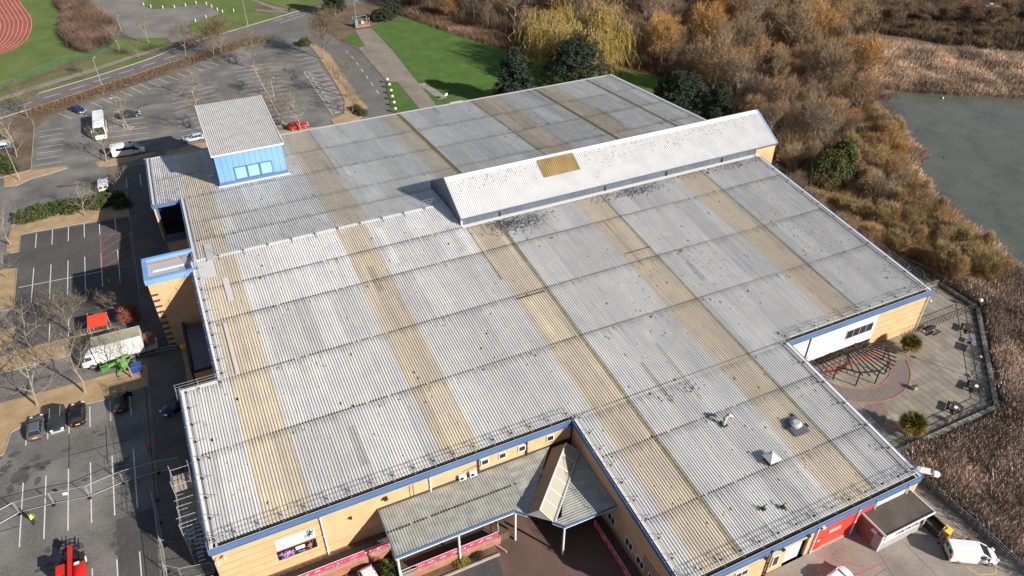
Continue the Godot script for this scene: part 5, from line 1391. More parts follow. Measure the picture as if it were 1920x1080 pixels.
func van(label: String, at: Vector3, turn: float, paint: Material, L := 5.0, H := 1.95, windows := false, n := "panel_van", cat := "van") -> Node3D:
	var t := thing(n, label, cat, at, turn)
	var W := .96; var f := L * .5
	var nose := 1.25
	# box body with rounded shoulders
	var rs := []
	for s in [[-f, .95], [-f + .12, 1.0], [f - nose - .9, 1.0]]:
		var z: float = s[0]; var k: float = s[1]
		rs.append([v3(-W * k, .3, z), v3(W * k, .3, z), v3(W * k, 1.0, z), v3(W * k * .96, H - .3, z), v3(W * k * .84, H - .06, z), v3(0, H, z), v3(-W * k * .84, H - .06, z), v3(-W * k * .96, H - .3, z), v3(-W * k, 1.0, z)])
	var b := MB.new()
	for k in 2:
		for i in 9:
			var j := (i + 1) % 9
			b.quad(rs[k][i], rs[k][j], rs[k + 1][j], rs[k + 1][i])
	for i in range(1, 8):
		b.tri(rs[0][0], rs[0][i + 1], rs[0][i]); b.tri(rs[2][0], rs[2][i], rs[2][i + 1])
	part("body", b, paint, t)
	part("bonnet", hull([[f - nose - 1.0, W * .99, W * .99, .28, 1.12], [f - .75, W * .98, W * .95, .28, 1.02], [f - .2, W * .9, W * .84, .3, .86], [f, W * .7, W * .68, .36, .62]]), paint, t, true)
	var zb := f - nose - .95
	cabin(t, paint, [zb, f - .8], [zb, f - nose - .75], 1.08, H - .1, W * .93, W * .78)
	for s in [-1, 1]:
		for z in [-f + .95, f - .9]: wheel(t, s * W * .99, z, .34)
		bx("headlight", t, M.lamp_clear, v3(s * W * .72, .85, f - .14), v3(.3, .2, .22), Basis(Vector3.UP, s * .4))
		bx("tail_light", t, M.lamp_red, v3(s * W * .92, 1.0, -f + .02), v3(.14, .5, .06))
		bx("mirror", t, M.black_trim, v3(s * (W + .12), 1.2, f - 1.35), v3(.22, .24, .12))
		if windows: bx("side_window", t, M.glass, v3(s * W * .985, H * .66, -.35), v3(.04, H * .22, L * .58))
		else: bx("door_window", t, M.glass, v3(s * W * .955, 1.36, zb + .28), v3(.05, .4, .62))
		bx("rear_door", t, plain("van_grey", lin(.42, .42, .43), .5) if not windows else paint, v3(s * W * .45, 1.12, -f - .005), v3(W * .84, H * .72, .04))
		bx("rear_window", t, M.glass, v3(s * W * .45, H * .72, -f - .03), v3(W * .6, H * .2, .03))
	bx("sill", t, M.black_trim, v3(0, .3, -.1), v3(W * 1.86, .12, L * .5))
	bx("bumper", t, M.black_trim, v3(0, .42, -f - .06), v3(W * 1.8, .22, .16))
	bx("rear_plate", t, M.plate_yellow, v3(.2, .62, -f - .06), v3(.5, .12, .04))
	bx("front_plate", t, M.plate_white, v3(0, .45, f), v3(.52, .12, .05))
	return t

func build_vehicles():
	var black := paintm("paint_black", lin(.012, .012, .014)); var navy := paintm("paint_navy", lin(.012, .02, .06)); var blue := paintm("paint_blue", lin(.015, .025, .14))
	var silver := paintm("paint_silver", lin(.36, .38, .4)); var white := paintm("paint_white", lin(.74, .74, .74)); var red := paintm("paint_red", lin(.42, .015, .015)); var grey := paintm("paint_grey", lin(.1, .105, .115)); var iceb := paintm("paint_ice", lin(.4, .47, .58))
	var g := "dark cars in the near bays"
	car("dark grey hatchback, leftmost of the cars parked against the tan verge", v3(-27.2, 0, -86.0), PI, grey, "hatch", g)
	var c2 := car("black and silver estate car with roof rails facing the camera, second of the three together", v3(-24.7, 0, -86.3), 0, paintm("paint_black2", lin(.03, .032, .036)), "suv", g, true)
	bx("silver_bumper", c2, silver, v3(0, .5, 2.2), v3(1.5, .3, .18))
	car("black hatchback with a yellow rear plate, right of the three together", v3(-22.3, 0, -86.3), PI, black, "hatch", g)
	var c4 := car("black car parked alone with its right door open", v3(-17.2, 0, -86.6), PI, black, "hatch", g)
	bx("open_door", c4, black, v3(-1.25, .75, .55), v3(.75, .8, .08), Basis(Vector3.UP, -.5))
	car("dark blue car half hidden under the left roof corner", v3(-10.4, 0, -82.6), -1.05, navy, "hatch", g)
	car("dark blue car in the far bays beside the roadside hedge", v3(-22.1, 0, -196.0), .53, blue, "saloon")
	car("black car parked across the bays right of the coach", v3(-11.0, 0, -187.3), PI / 2, paintm("paint_black3", lin(.03, .032, .037)), "suv")
	car("pale silver-blue hatchback left of the tower", v3(1.1, 0, -167.6), -PI / 2, iceb, "hatch")
	car("red car parked behind the far roof edge", v3(23.5, 0, -163.9), PI / 2, red, "suv")
	car("white car under the entrance canopy edge, seen at the bottom", v3(5.7, -1.6, -47.2), .12, white, "hatch")
	car("white car in the service yard at the bottom edge", v3(49.6, 0, -25.6), -PI / 2 + .14, white, "saloon")
	car("silver car on the road at the top right", v3(229, .0, -176.2), 1.1, silver, "saloon")
	car("white car on the road at the top right corner", v3(251, .0, -160.5), 1.0, white, "saloon")
	car("red car on the road at the top right corner", v3(244.5, .0, -164.8), 1.0, red, "small")
	var pk := van("small white pickup-van with a dark rear window beside the shrub bed", v3(-17.5, 0, -152.6), PI, white, 4.9, 1.75, false, "white_pickup", "van")
	van("white panel van with grey rear doors in the service yard", v3(65.5, 0, -21.7), 1.02, white, 5.1, 1.95)
	var mb := van("white minibus with a black band of side windows beside the tan kerb", v3(-12.2, 0, -166.4), PI / 2 - .06, white, 6.4, 2.6, true, "minibus", "minibus")
	bx("roof_hatch", mb, M.black_trim, v3(0, 2.64, .8), v3(.7, .06, .6))
	van("white van half hidden behind the far roof edge", v3(61, 0, -157.5), PI / 2, white, 5.2, 2.2, false, "white_van")
	# coach
	var co := thing("coach", "white midi coach parked nose towards the camera with a wide dark windscreen", "coach", v3(-17.3, 0, -181.3), 0)
	var cw := 1.2; var ch := 3.15; var cf := 5.2
	var cb := MB.new()
	var rr := []
	for s in [[-cf, .97, 0.0], [-cf + .2, 1.0, 0.0], [cf - 1.5, 1.0, 0.0], [cf - .75, .99, -.25], [cf - .25, .97, -1.3], [cf, .93, -2.0]]:
		var h: float = ch + s[2]; var k: float = s[1] * cw
		rr.append([v3(-k, .35, s[0]), v3(k, .35, s[0]), v3(k, minf(1.2, h - .2), s[0]), v3(k * .98, h - .25, s[0]), v3(k * .84, h, s[0]), v3(-k * .84, h, s[0]), v3(-k * .98, h - .25, s[0]), v3(-k, minf(1.2, h - .2), s[0])])
	for k in rr.size() - 1:
		for i in 8:
			var j := (i + 1) % 8
			cb.quad(rr[k][i], rr[k][j], rr[k + 1][j], rr[k + 1][i])
	for i in range(1, 7):
		cb.tri(rr[0][0], rr[0][i + 1], rr[0][i]); cb.tri(rr[-1][0], rr[-1][i], rr[-1][i + 1])
	part("body", cb, white, co)
	var sc := MB.new()
	sc.quad(v3(-1.06, 1.35, cf - .0), v3(1.06, 1.35, cf - .0), v3(.98, 2.86, cf - .66), v3(-.98, 2.86, cf - .66))
	part("windscreen", sc, M.glass, co)
	for s in [-1, 1]:
		for i in 6: bx("side_window", co, M.glass, v3(s * 1.2, 2.05, -4.2 + i * 1.45), v3(.05, .85, 1.36))
		for z in [-3.0, 3.0]: wheel(co, s * 1.18, z, .46, .28)
		bx("mirror", co, M.trim_white, v3(s * 1.5, 2.3, cf - .2), v3(.2, .5, .16))
		bx("headlight", co, M.lamp_clear, v3(s * .85, .78, cf + .01), v3(.4, .2, .06))
	bx("roof_pod", co, M.trim_white, v3(0, ch + .08, 1.6), v3(1.5, .16, 1.2)); bx("front_plate", co, M.plate_white, v3(0, .55, cf + .02), v3(.52, .12, .03))
	# removals lorry
	var lo := thing("box_lorry", "white box lorry with a weathered beige roof and a lowered tail lift", "lorry", v3(-17.2, 0, -96.6), -PI / 2)
	bx("box_body", lo, M.white_clad, v3(0, 2.35, -.7), v3(2.5, 2.7, 6.4))
	bx("box_roof", lo, M.lorry_top, v3(0, 3.73, -.7), v3(2.46, .06, 6.36))
	for s in [-1, 1]: bx("edge_rail", lo, M.trim_white, v3(s * 1.24, 3.72, -.7), v3(.08, .1, 6.42))
	bx("chassis", lo, M.black_trim, v3(0, .8, -.4), v3(1.1, .34, 7.4))
	part("cab", hull([[2.65, 1.14, 1.14, .5, 2.45], [3.6, 1.14, 1.14, .5, 2.5], [4.15, 1.1, 1.08, .5, 1.7], [4.35, 1.02, 1.0, .55, 1.3]]), white, lo)
	var dfl := MB.new(); dfl.rings([[v3(-1.05, 2.5, 2.75), v3(-1.05, 2.5, 3.7), v3(1.05, 2.5, 3.7), v3(1.05, 2.5, 2.75)], [v3(-1.0, 3.45, 2.72), v3(-1.0, 3.42, 2.85), v3(1.0, 3.42, 2.85), v3(1.0, 3.45, 2.72)]], true); part("wind_deflector", dfl, M.trim_grey, lo)
	var lw := MB.new(); lw.quad(v3(-1.0, 1.68, 4.2), v3(1.0, 1.68, 4.2), v3(.98, 2.44, 3.7), v3(-.98, 2.44, 3.7)); part("windscreen", lw, M.glass, lo)
	for s in [-1, 1]:
		bx("side_window", lo, M.glass, v3(s * 1.13, 1.95, 3.35), v3(.05, .6, .85))
		wheel(lo, s * 1.15, 3.2, .46, .28); wheel(lo, s * 1.15, -2.0, .46, .4)
		bx("mirror", lo, M.black_trim, v3(s * 1.36, 2.0, 3.9), v3(.16, .5, .14)); bx("side_guard", lo, M.trim_grey, v3(s * 1.12, .75, .6), v3(.06, .3, 2.6))
	bx("tail_lift", lo, M.galv, v3(0, .95, -4.75), v3(2.4, .1, 1.6))
	for s in [-1, 1]: bx("lift_arm", lo, M.galv, v3(s * .9, .75, -4.0), v3(.12, .14, 1.4))
	# crates on the lift
	for k in 2:
		var cr := thing("wooden_crate", ["lower open wooden crate on the lorry tail lift", "upper tilted wooden crate on the lorry tail lift"][k], "crate", v3(-12.6, 1.0 + k * .78, -96.9), .25 + k * .5, "crates on the tail lift")
		for s in [-1, 1]:
			for j in 4:
				bx("slat", cr, M.wood, v3(s * .62, .1 + j * .19, 0), v3(.04, .12, 1.24)); bx("slat", cr, M.wood, v3(0, .1 + j * .19, s * .62), v3(1.2, .12, .04))
		for j in 5: bx("slat", cr, M.wood, v3(-.5 + j * .25, .76, 0), v3(.16, .03, 1.24))
	# lime green boom lift
	var li := thing("boom_lift", "lime green folded trailer boom lift beside the lorry", "lift", v3(-16.4, 0, -93.9), .25)
	bx("base_frame", li, M.lime, v3(0, .55, 0), v3(1.2, .35, 1.5)); bx("turret", li, M.lime, v3(.1, 1.0, 0), v3(.9, .6, .9))
	bx("lower_boom", li, M.lime, v3(-.5, 1.45, -.25), v3(3.4, .26, .3), Basis(Vector3.UP, .2) * Basis(Vector3.BACK, .06)); bx("upper_boom", li, M.lime, v3(-.4, 1.75, .1), v3(3.1, .22, .26), Basis(Vector3.UP, .2))
	var bk := MB.new()
	for y in [1.1, 1.6, 2.1]:
		for s in [-1, 1]: bk.box(v3(-2.3, y, s * .4), v3(.9, .04, .04)); bk.box(v3(-2.3 + s * .45, y, 0), v3(.04, .04, .8))
	for sx in [-1, 1]:
		for sz in [-1, 1]: bk.box(v3(-2.3 + sx * .45, 1.6, sz * .4), v3(.05, 1.0, .05))
	bk.box(v3(-2.3, 1.08, 0), v3(.9, .05, .8))
	part("work_basket", bk, M.lime, li)
	for s in [-1, 1]:
		wheel(li, s * .75, -.3, .34, .2, "rim_white")
		for z in [-1, 1]: bx("outrigger", li, M.lime, v3(s * 1.0, .45, z * 1.0), v3(.9, .1, .1), Basis(Vector3.UP, s * z * -.7) * Basis(Vector3.BACK, -s * .4)); bx("outrigger_foot", li, M.black_trim, v3(s * 1.3, .05, z * 1.25), v3(.3, .1, .3))
	# telehandler
	var te := thing("telehandler", "red telescopic handler with black forks, cut by the bottom edge", "telehandler", v3(-22.7, 0, -60.6), PI + .02)
	var tr: Material = paintm("paint_tele", lin(.62, .022, .016), .35)
	bx("chassis", te, M.black_trim, v3(0, .85, 0), v3(1.2, .5, 4.6))
	part("engine_cover", hull([[-2.3, .5, .5, .8, 1.55], [-1.9, .55, .55, .75, 1.75], [.6, .55, .55, .75, 1.8], [1.0, .5, .48, .8, 1.5]]).mesh(true), tr, te)
	te.get_node("engine_cover").position = v3(-.75, 0, -.2)
	bx("cover_label", te, M.plate_white, v3(-.62, 1.88, .35), v3(.5, .02, .35)); bx("rear_body", te, tr, v3(0, 1.3, -2.2), v3(2.2, .8, .9))
	bx("boom", te, tr, v3(.0, 1.95, .5), v3(.36, .42, 4.9), Basis(Vector3.RIGHT, .06)); bx("inner_boom", te, M.black_trim, v3(0, 1.55, 2.9), v3(.26, .3, 1.3), Basis(Vector3.RIGHT, .5))
	var cb2 := MB.new(); cb2.cbox(v3(.75, 1.75, -.3), v3(.85, 1.5, 1.5), .22); part("cab", cb2, M.glass, te); bx("cab_roof", te, tr, v3(.75, 2.53, -.4), v3(.8, .08, 1.3))
	for s in [-1, 1]:
		for z in [-1.55, 1.6]: wheel(te, s * 1.15, z, .6, .42, "rim_white")
		bx("mudguard", te, M.black_trim, v3(s * .95, 1.25, 1.6), v3(.5, .06, 1.2)); bx("fork", te, M.black_trim, v3(s * .45, .5, 4.1), v3(.14, .07, 1.5))
	var crg := MB.new()
	for y in [.6, .95, 1.3]: crg.box(v3(0, y, 3.35), v3(2.0, .08, .08))
	for i in 7: crg.box(v3(-1.0 + i * .333, .95, 3.35), v3(.06, .75, .06))
	for i in 3: crg.box(v3(-.2 + i * .4, 1.1, 3.9), v3(.05, .05, 1.1))
	part("fork_carriage", crg, M.black_trim, te)

# ---------- people: one smooth skin per figure, meshed from tapered bones ----------
func bone_d(p: Vector3, a: Vector3, b: Vector3, ra: float, rb: float) -> float:
	var ab := b - a
	var t := clampf((p - a).dot(ab) / maxf(ab.length_squared(), 1e-8), 0, 1)
	return p.distance_to(a + ab * t) - lerpf(ra, rb, t)
func skin(mb: MB, bones: Array, lo: Vector3, hi: Vector3, cell: float, sm: float):
	var n := Vector3i(((hi - lo) / cell).ceil()) + Vector3i.ONE
	var f := PackedFloat32Array(); f.resize(n.x * n.y * n.z)
	var ci := PackedInt32Array(); ci.resize(f.size())
	for z in n.z:
		for y in n.y:
			for x in n.x:
				var p := lo + Vector3(x, y, z) * cell
				var d := 1e3; var best := 1e3; var bi := 0
				for k in bones.size():
					var q = bones[k]
					var e := bone_d(p, q[0], q[1], q[2], q[3])
					if e < best: best = e; bi = k
					var h := clampf(.5 + .5 * (d - e) / sm, 0, 1)
					d = lerpf(d, e, h) - sm * h * (1 - h) if d < 100 else e
				var i := (z * n.y + y) * n.x + x
				f[i] = d; ci[i] = bi
	var vid := {}
	var sx := 1; var sy := n.x; var sz := n.x * n.y
	var off := [0, sx, sy, sx + sy, sz, sx + sz, sy + sz, sx + sy + sz]
	for z in n.z - 1:
		for y in n.y - 1:
			for x in n.x - 1:
				var i := (z * n.y + y) * n.x + x
				var inside := 0
				var s := 0.0; var acc := Vector3.ZERO
				for k in 8:
					var d := f[i + off[k]]
					if d < 0: inside += 1
					var w := 1.0 / (absf(d) + cell * .08)
					acc += Vector3(k & 1, (k >> 1) & 1, k >> 2) * w; s += w
				if inside == 0 or inside == 8: continue
				vid[i] = [lo + (Vector3(x, y, z) + acc / s) * cell, bones[ci[i]][4]]
	for i in vid:
		for ax in 3:
			var st: int = [sx, sy, sz][ax]; var u: int = [sy, sz, sx][ax]; var w: int = [sz, sx, sy][ax]
			if (f[i] < 0) == (f[i + st] < 0): continue
			if not (vid.has(i - u) and vid.has(i - w) and vid.has(i - u - w)): continue
			mb.col = vid[i][1]
			var a: Vector3 = vid[i][0]; var b: Vector3 = vid[i - u][0]; var c: Vector3 = vid[i - u - w][0]; var d: Vector3 = vid[i - w][0]
			if f[i] < 0: mb.quad(a, b, c, d)
			else: mb.quad(a, d, c, b)
func person(label: String, at: Vector3, turn: float, top: Color, legs: Color, hat: Color, stride := .18, lean := 0.0, reach := false):
	var t := thing("person", label, "person", at, turn)
	var sk := C(.42, .24, .16); var shoe := C(.03, .025, .02)
	var hip := v3(0, .92, 0); var ch := v3(0, 1.32, .06 * lean); var nk := v3(0, 1.46, .1 * lean); var hd := v3(0, 1.6, .03 + .14 * lean)
	var B := [[hip + v3(0, -.02, 0), ch, .15, .165, top], [v3(-.13, 1.38, .06 * lean), v3(.13, 1.38, .06 * lean), .085, .085, top], [ch, nk, .1, .06, top], [nk, hd, .06, .065, sk]]
	for s in [-1, 1]:
		var kn := v3(s * .11, .5, .07 + s * stride * .5); var an := v3(s * .11, .09, s * stride * .8 - .02)
		B.append([v3(s * .09, .9, 0), kn, .095, .065, legs]); B.append([kn, an, .065, .045, legs]); B.append([an + v3(0, -.03, -.03), an + v3(0, -.05, .17), .045, .035, shoe])
		var el := v3(s * .25, 1.12, -.02 - s * stride * .4); var wr := v3(s * .24, .88, .1 - s * stride * .7)
		if reach: el = v3(s * .25, 1.14, .12); wr = v3(s * .16, 1.08, .36)
		B.append([v3(s * .19, 1.38, .05 * lean), el, .055, .045, top]); B.append([el, wr, .045, .032, top])
		var dr: Vector3 = (wr - el).normalized()
		var hb := MB.new()
		var side: Vector3 = dr.cross(Vector3.RIGHT).normalized()
		var F := [[wr, wr + dr * .07, .03, .035, sk]]
		for k in 4:
			var r0 := wr + dr * .07 + side * (k - 1.5) * .021
			var l: float = [.06, .075, .07, .055][k]
			var r1 := r0 + dr * l * .55 + v3(-s * .008, 0, 0); var r2 := r1 + (dr + v3(-s * .7, 0, 0)).normalized() * l * .5
			F.append([r0, r1, .0095, .009, sk]); F.append([r1, r2, .009, .008, sk])
		F.append([wr + dr * .02 + side * -.03, wr + dr * .06 + side * -.065, .011, .009, sk]); F.append([wr + dr * .06 + side * -.065, wr + dr * .095 + side * -.062, .009, .008, sk])
		skin(hb, F, wr - v3(.12, .12, .12) + dr * .06, wr + v3(.12, .12, .12) + dr * .06, .0085, .006)
		part("hand", hb, M.vcol, t, true)
	var mb := MB.new()
	skin(mb, B, v3(-.42, -.02, -.42), v3(.42, 1.56, .5), .035, .05)
	part("body", mb, M.vcol, t, true)
	var hm := MB.new()
	var H := [[hd + v3(0, .06, -.015), hd + v3(0, -.03, .03), .088, .07, sk], [hd + v3(0, .02, .09), hd + v3(0, -.005, .118), .014, .018, sk], [hd + v3(-.085, .01, 0), hd + v3(-.092, .03, 0), .016, .018, sk], [hd + v3(.085, .01, 0), hd + v3(.092, .03, 0), .016, .018, sk], [hd + v3(-.02, -.05, .088), hd + v3(.02, -.05, .088), .012, .012, C(.32, .13, .1)], [hd + v3(-.034, .03, .086), hd + v3(-.034, .03, .09), .012, .012, C(.03, .02, .02)], [hd + v3(.034, .03, .086), hd + v3(.034, .03, .09), .012, .012, C(.03, .02, .02)]]
	skin(hm, H, hd - v3(.14, .14, .14), hd + v3(.14, .18, .16), .012, .012)
	part("head", hm, M.vcol, t, true)
	var cap := MB.new()
	cap.ball(hd + v3(0, .085, -.02), v3(.108, .09, .12), 12, 7)
	part("headwear", cap, plain("hat_%s" % label.left(12), hat.linear_to_srgb(), .6), t, true)
func build_people():
	person("person in a yellow-green high visibility jacket and dark trousers by the wire fence panels", v3(-27.0, 0, -70.2), 2.4, C(.55, .68, .06), C(.02, .02, .025), C(.1, .06, .04), .2, 1.0, true)
	person("person in an orange-red high visibility vest walking in the building's shadow", v3(-14.3, 0, -75.7), .4, C(.72, .1, .05), C(.04, .06, .14), C(.08, .02, .02), .3)
	person("person in a blue top at the foot of the stair block, right of the lorry", v3(-10.9, 0, -96.9), -1.3, C(.02, .09, .32), C(.32, .2, .15), C(.03, .1, .35), .1)

# ---------- fences, rails, street furniture, entrance ----------
func guard_rail(label: String, a: Vector3, b: Vector3, inward: Vector3, step := 2.45, white := false, out := .35):
	# temporary edge protection: clamped posts, long tubes, raking struts that run back onto the roof
	var t := thing("guard_rail", label, "guard rail", Vector3.ZERO, 0.0, "temporary guard rails along the roof edges")
	var d := (b - a); var n := int(round(d.length() / step)); d /= n
	for k in 3:
		var mb := MB.new()
		var h: float = [.35, .75, 1.15][k]
		mb.tube(a + v3(0, h, 0), b + v3(0, h, 0), .024, .024, 5)
		part("rail", mb, M.trim_white if white and k == 0 else M.tube_grey, t)
	for i in n + 1:
		var p := a + d * i
		var mb := MB.new()
		mb.tube(p + v3(0, -.25, 0), p + v3(0, 1.25, 0), .024, .024, 5)
		mb.tube(p - inward * out + v3(0, .12, 0), p + inward * 1.7 + v3(0, .2 + inward.dot(v3(0, 0, -1)) * RF * 1.7, 0), .024, .024, 5)
		mb.tube(p + v3(0, 1.0, 0), p + inward * 1.35 + v3(0, .22 + inward.dot(v3(0, 0, -1)) * RF * 1.3, 0), .024, .024, 5)
		part("post", mb, M.tube_grey, t)
		bx("foot_block", t, M.black_trim, p + inward * .55 + v3(0, .2 + inward.dot(v3(0, 0, -1)) * RF * .55, 0), v3(.2, .14, .2))
func railing(label: String, pts: Array, h: float, mat: String, n := "railing", cat := "railing", step := 1.6, bars := 3, r := .028, group := ""):
	var t := thing(n, label, cat, pts[0], 0, group)
	for i in pts.size() - 1:
		var a: Vector3 = pts[i] - pts[0]; var b: Vector3 = pts[i + 1] - pts[0]
		for k in bars:
			var mb := MB.new()
			var y := h * (k + 1) / bars
			mb.tube(a + v3(0, y, 0), b + v3(0, y, 0), r, r, 5)
			part("rail", mb, M[mat], t)
		var m := maxi(1, int(round(a.distance_to(b) / step)))
		for j in m + 1:
			var p := a.lerp(b, j / float(m))
			var mb := MB.new(); mb.tube(p, p + v3(0, h + .04, 0), r * 1.25, r * 1.25, 5)
			part("post", mb, M[mat], t)
	return t
func lamp_post(label: String, at: Vector3, h: float, turn: float, lean := 0.0, twin := false):
	var t := thing("lamp_post", label, "lamp post", at, turn)
	var mb := MB.new()
	mb.tube(v3(0, 0, 0), v3(0, 1.2, 0), .1, .09, 8); mb.tube(v3(0, 1.2, 0), v3(0, h, 0), .07, .045, 8, true)
	part("pole", mb, M.galv, t)
	mb = MB.new(); mb.tube(v3(0, h - .05, 0), v3(0, h + .05, .55), .035, .03, 6, true); part("arm", mb, M.galv, t)
	mb = MB.new(); mb.cbox(v3(0, h + .02, .8), v3(.26, .14, .62), .05); part("lamp_head", mb, M.trim_grey, t)
func build_fittings():
	# guard rails on the roof edges
	guard_rail("guard rail along the front eave above the poster wall", v3(-8.3, fy(-52.4), -52.6), v3(32.2, fy(-52.4), -52.6), v3(0, 0, -1))
	guard_rail("guard rail along the wing's front eave above the red cladding", v3(32.9, fy(-30.1), -30.1), v3(65.0, fy(-30.1), -30.1), v3(0, 0, -1), 2.45, true)
	guard_rail("guard rail along the eave above the terrace", v3(65.6, fy(-52.4), -52.6), v3(93.6, fy(-52.4), -52.6), v3(0, 0, -1), 2.45, true)
	guard_rail("guard rail along the near left roof edge beside the scaffold", v3(-8.4, fy(-73.6), -73.6), v3(-8.4, fy(-53), -53), v3(1, 0, 0))
	guard_rail("guard rail along the left verge behind the roof step", v3(-4.1, fy(-96), -96), v3(-4.1, fy(-75), -75), v3(1, 0, 0))
	guard_rail("guard rail along the wing's verge over the entrance court", v3(32.8, fy(-52), -52), v3(32.8, fy(-30.4), -30.4), v3(1, 0, 0))
	guard_rail("guard rail along the wing's verge above the terrace side", v3(65.0, fy(-52), -52), v3(65.0, fy(-30.4), -30.4), v3(-1, 0, 0), 3.6, false, .9)
	guard_rail("guard rail along the right verge above the pond", v3(92.1, fy(-90), -90), v3(92.1, fy(-53), -53), v3(-1, 0, 0), 3.6, false, .9)
	guard_rail("guard rail along the ridge left of the white rooflight", v3(-3.8, fy(-98) + .05, -98.3), v3(34.4, fy(-98) + .05, -98.3), v3(0, 0, 1), 3.5, false, .2)
	guard_rail("short guard rail across the roof step by the dark blue car", v3(-8.9, fy(-74) + .0, -74.2), v3(-3.9, fy(-74), -74.2), v3(0, 0, 1), 2.4, false, .2)
	# roof plant on the wing
	var cw := thing("roof_cowl", "bent grey flue pipe standing on the wing roof", "flue", v3(48.8, fy(-44.5) - .1, -44.5))
	var mb := MB.new()
	mb.tube(v3(0, 0, 0), v3(0, 1.15, 0), .22, .22, 10); mb.tube(v3(0, 1.15, 0), v3(.35, 1.5, 0), .22, .22, 10); mb.tube(v3(.35, 1.5, 0), v3(.8, 1.35, .05), .22, .2, 10); mb.tube(v3(.8, 1.35, .05), v3(1.0, 1.0, .08), .2, .2, 10, true)
	part("flue_pipe", mb, M.trim_grey, cw, true); bx("flashing", cw, M.black_trim, v3(0, .16, 0), v3(.8, .06, .8), Basis(Vector3.RIGHT, RF))
	var ex := thing("roof_extractor", "round grey extractor on a metal plate on the wing roof", "extractor", v3(56.6, fy(-40.8) + .08, -40.8))
	bx("base_plate", ex, plain("zinc", lin(.2, .215, .25), .4, .5), v3(0, .02, 0), v3(2.0, .05, 2.6), Basis(Vector3.RIGHT, RF))
	for i in 5: bx("plate_rib", ex, M.zinc, v3(-.8 + i * .4, .07, .0), v3(.1, .06, 2.5), Basis(Vector3.RIGHT, RF))
	mb = MB.new(); mb.tube(v3(0, .05, -.1), v3(0, .45, -.1), .55, .55, 14); mb.tube(v3(0, .45, -.1), v3(0, .7, -.1), .75, .42, 14, true); part("cowl", mb, M.trim_grey, ex)
	for q in [[-1.15, -.2], [.9, -1.5], [1.3, .4]]: bx("strap_foot", ex, M.black_trim, v3(q[0], .06, q[1]), v3(.3, .1, .55))
	var pv := thing("roof_vent", "white pyramid-topped ventilator on the wing roof", "ventilator", v3(50.6, fy(-38.2) - .05, -38.2)); pv.scale = Vector3.ONE * .8
	bx("curb", pv, M.black_trim, v3(0, .35, 0), v3(1.5, .7, 1.5))
	mb = MB.new(); mb.rings([[v3(-.95, .75, -.95), v3(.95, .75, -.95), v3(.95, .75, .95), v3(-.95, .75, .95)], [v3(-.9, .9, -.9), v3(.9, .9, -.9), v3(.9, .9, .9), v3(-.9, .9, .9)], [v3(-.06, 1.5, -.06), v3(.06, 1.5, -.06), v3(.06, 1.5, .06), v3(-.06, 1.5, .06)]], true); part("hood", mb, M.white_clad, pv)
	var k0 := 0
	for q in [[45.7, -33.6], [47.8, -32.9]]:
		var sp := thing("roof_aerial", ["left of two small dark vent stubs near the wing eave", "right of two small dark vent stubs near the wing eave"][k0], "vent", v3(q[0], fy(q[1]), q[1]), 0, "vent stubs"); k0 += 1
		mb = MB.new(); mb.tube(v3(0, 0, 0), v3(0, .55, 0), .1, .1, 8, true); mb.tube(v3(0, .5, 0), v3(.35, .75, 0), .05, .05, 6, true); part("stub_pipe", mb, M.steel_dark, sp); bx("stub_base", sp, M.black_trim, v3(0, .1, 0), v3(.5, .1, .5))
	# scaffold stair tower on the west side
	var sc := thing("scaffold_tower", "galvanised scaffold stair tower against the left wall", "scaffold", v3(-10.0, 0, -60.6))
	var z0 := -2.9; var z1 := 3.9
	for x in [-.95, .95]:
		for z in [z0, -.6, 1.5, z1]:
			mb = MB.new(); mb.tube(v3(x, 0, z), v3(x, 9.0 if z < 1 else 7.2, z), .03, .03, 6, true); part("standard", mb, M.galv, sc)
	for y in [1.8, 3.7, 5.6, 7.2]:
		for x in [-.95, .95]:
			for e in [0, .5, 1.0]:
				mb = MB.new(); mb.tube(v3(x, y + e, z0), v3(x, y + e, z1 if y < 7 else -.6), .026, .026, 5); part("ledger", mb, M.galv, sc)
		for z in [z0, -.6, 1.5, z1]:
			for e in [0, 1]:
				mb = MB.new(); mb.tube(v3(-.95, y + e, z), v3(.95, y + e, z), .026, .026, 5); part("transom", mb, M.galv, sc)
		for i in 4: bx("board", sc, plain("board", lin(.36, .3, .22), .9), v3(-.7 + i * .46, y + .05, -1.75), v3(.4, .05, 2.2))
	for y in [0, 2, 4]:
		for i in 9: bx("stair_tread", sc, M.galv, v3(-.3 if int(y / 2) % 2 == 0 else .45, y + .2 + i * .21, 3.6 - i * .42), v3(.7, .04, .24))
	# wire fence panels across the near car park
	var hp := [Vector2(-33.2, -70.6), Vector2(-28.6, -72.5), Vector2(-25.0, -72.2), Vector2(-21.2, -71.5), Vector2(-17.5, -72.1), Vector2(-13.6, -72.0), Vector2(-10.9, -71.4)]
	var hn := ["at the left edge behind the person in the yellow-green jacket", "second from the left edge, right of the person in the yellow-green jacket", "third from the left edge, carrying a small white notice", "fourth from the left edge, the one set at an angle", "fifth from the left edge, half in shade", "last at the right, in the building's shade"]
	for i in 6:
		fence_panel("mesh fence panel " + hn[i], hp[i], hp[i + 1], i == 2)
	var h2 := [Vector2(-14.3, -67.6), Vector2(-14.1, -64.1), Vector2(-14.0, -60.6), Vector2(-13.9, -57.1), Vector2(-13.8, -53.6)]
	for i in 4: fence_panel("mesh fence panel in the line beside the scaffold, %s from its top end" % ["first", "second", "third", "fourth"][i], h2[i], h2[i + 1], false)
	fence_panel("mesh fence panel across the walk at the building corner, farther of two", Vector2(-12.5, -55.6), Vector2(-9.2, -54.9), false)
	fence_panel("mesh fence panel across the walk at the building corner, nearer of two", Vector2(-13.6, -53.4), Vector2(-9.2, -53.2), false)
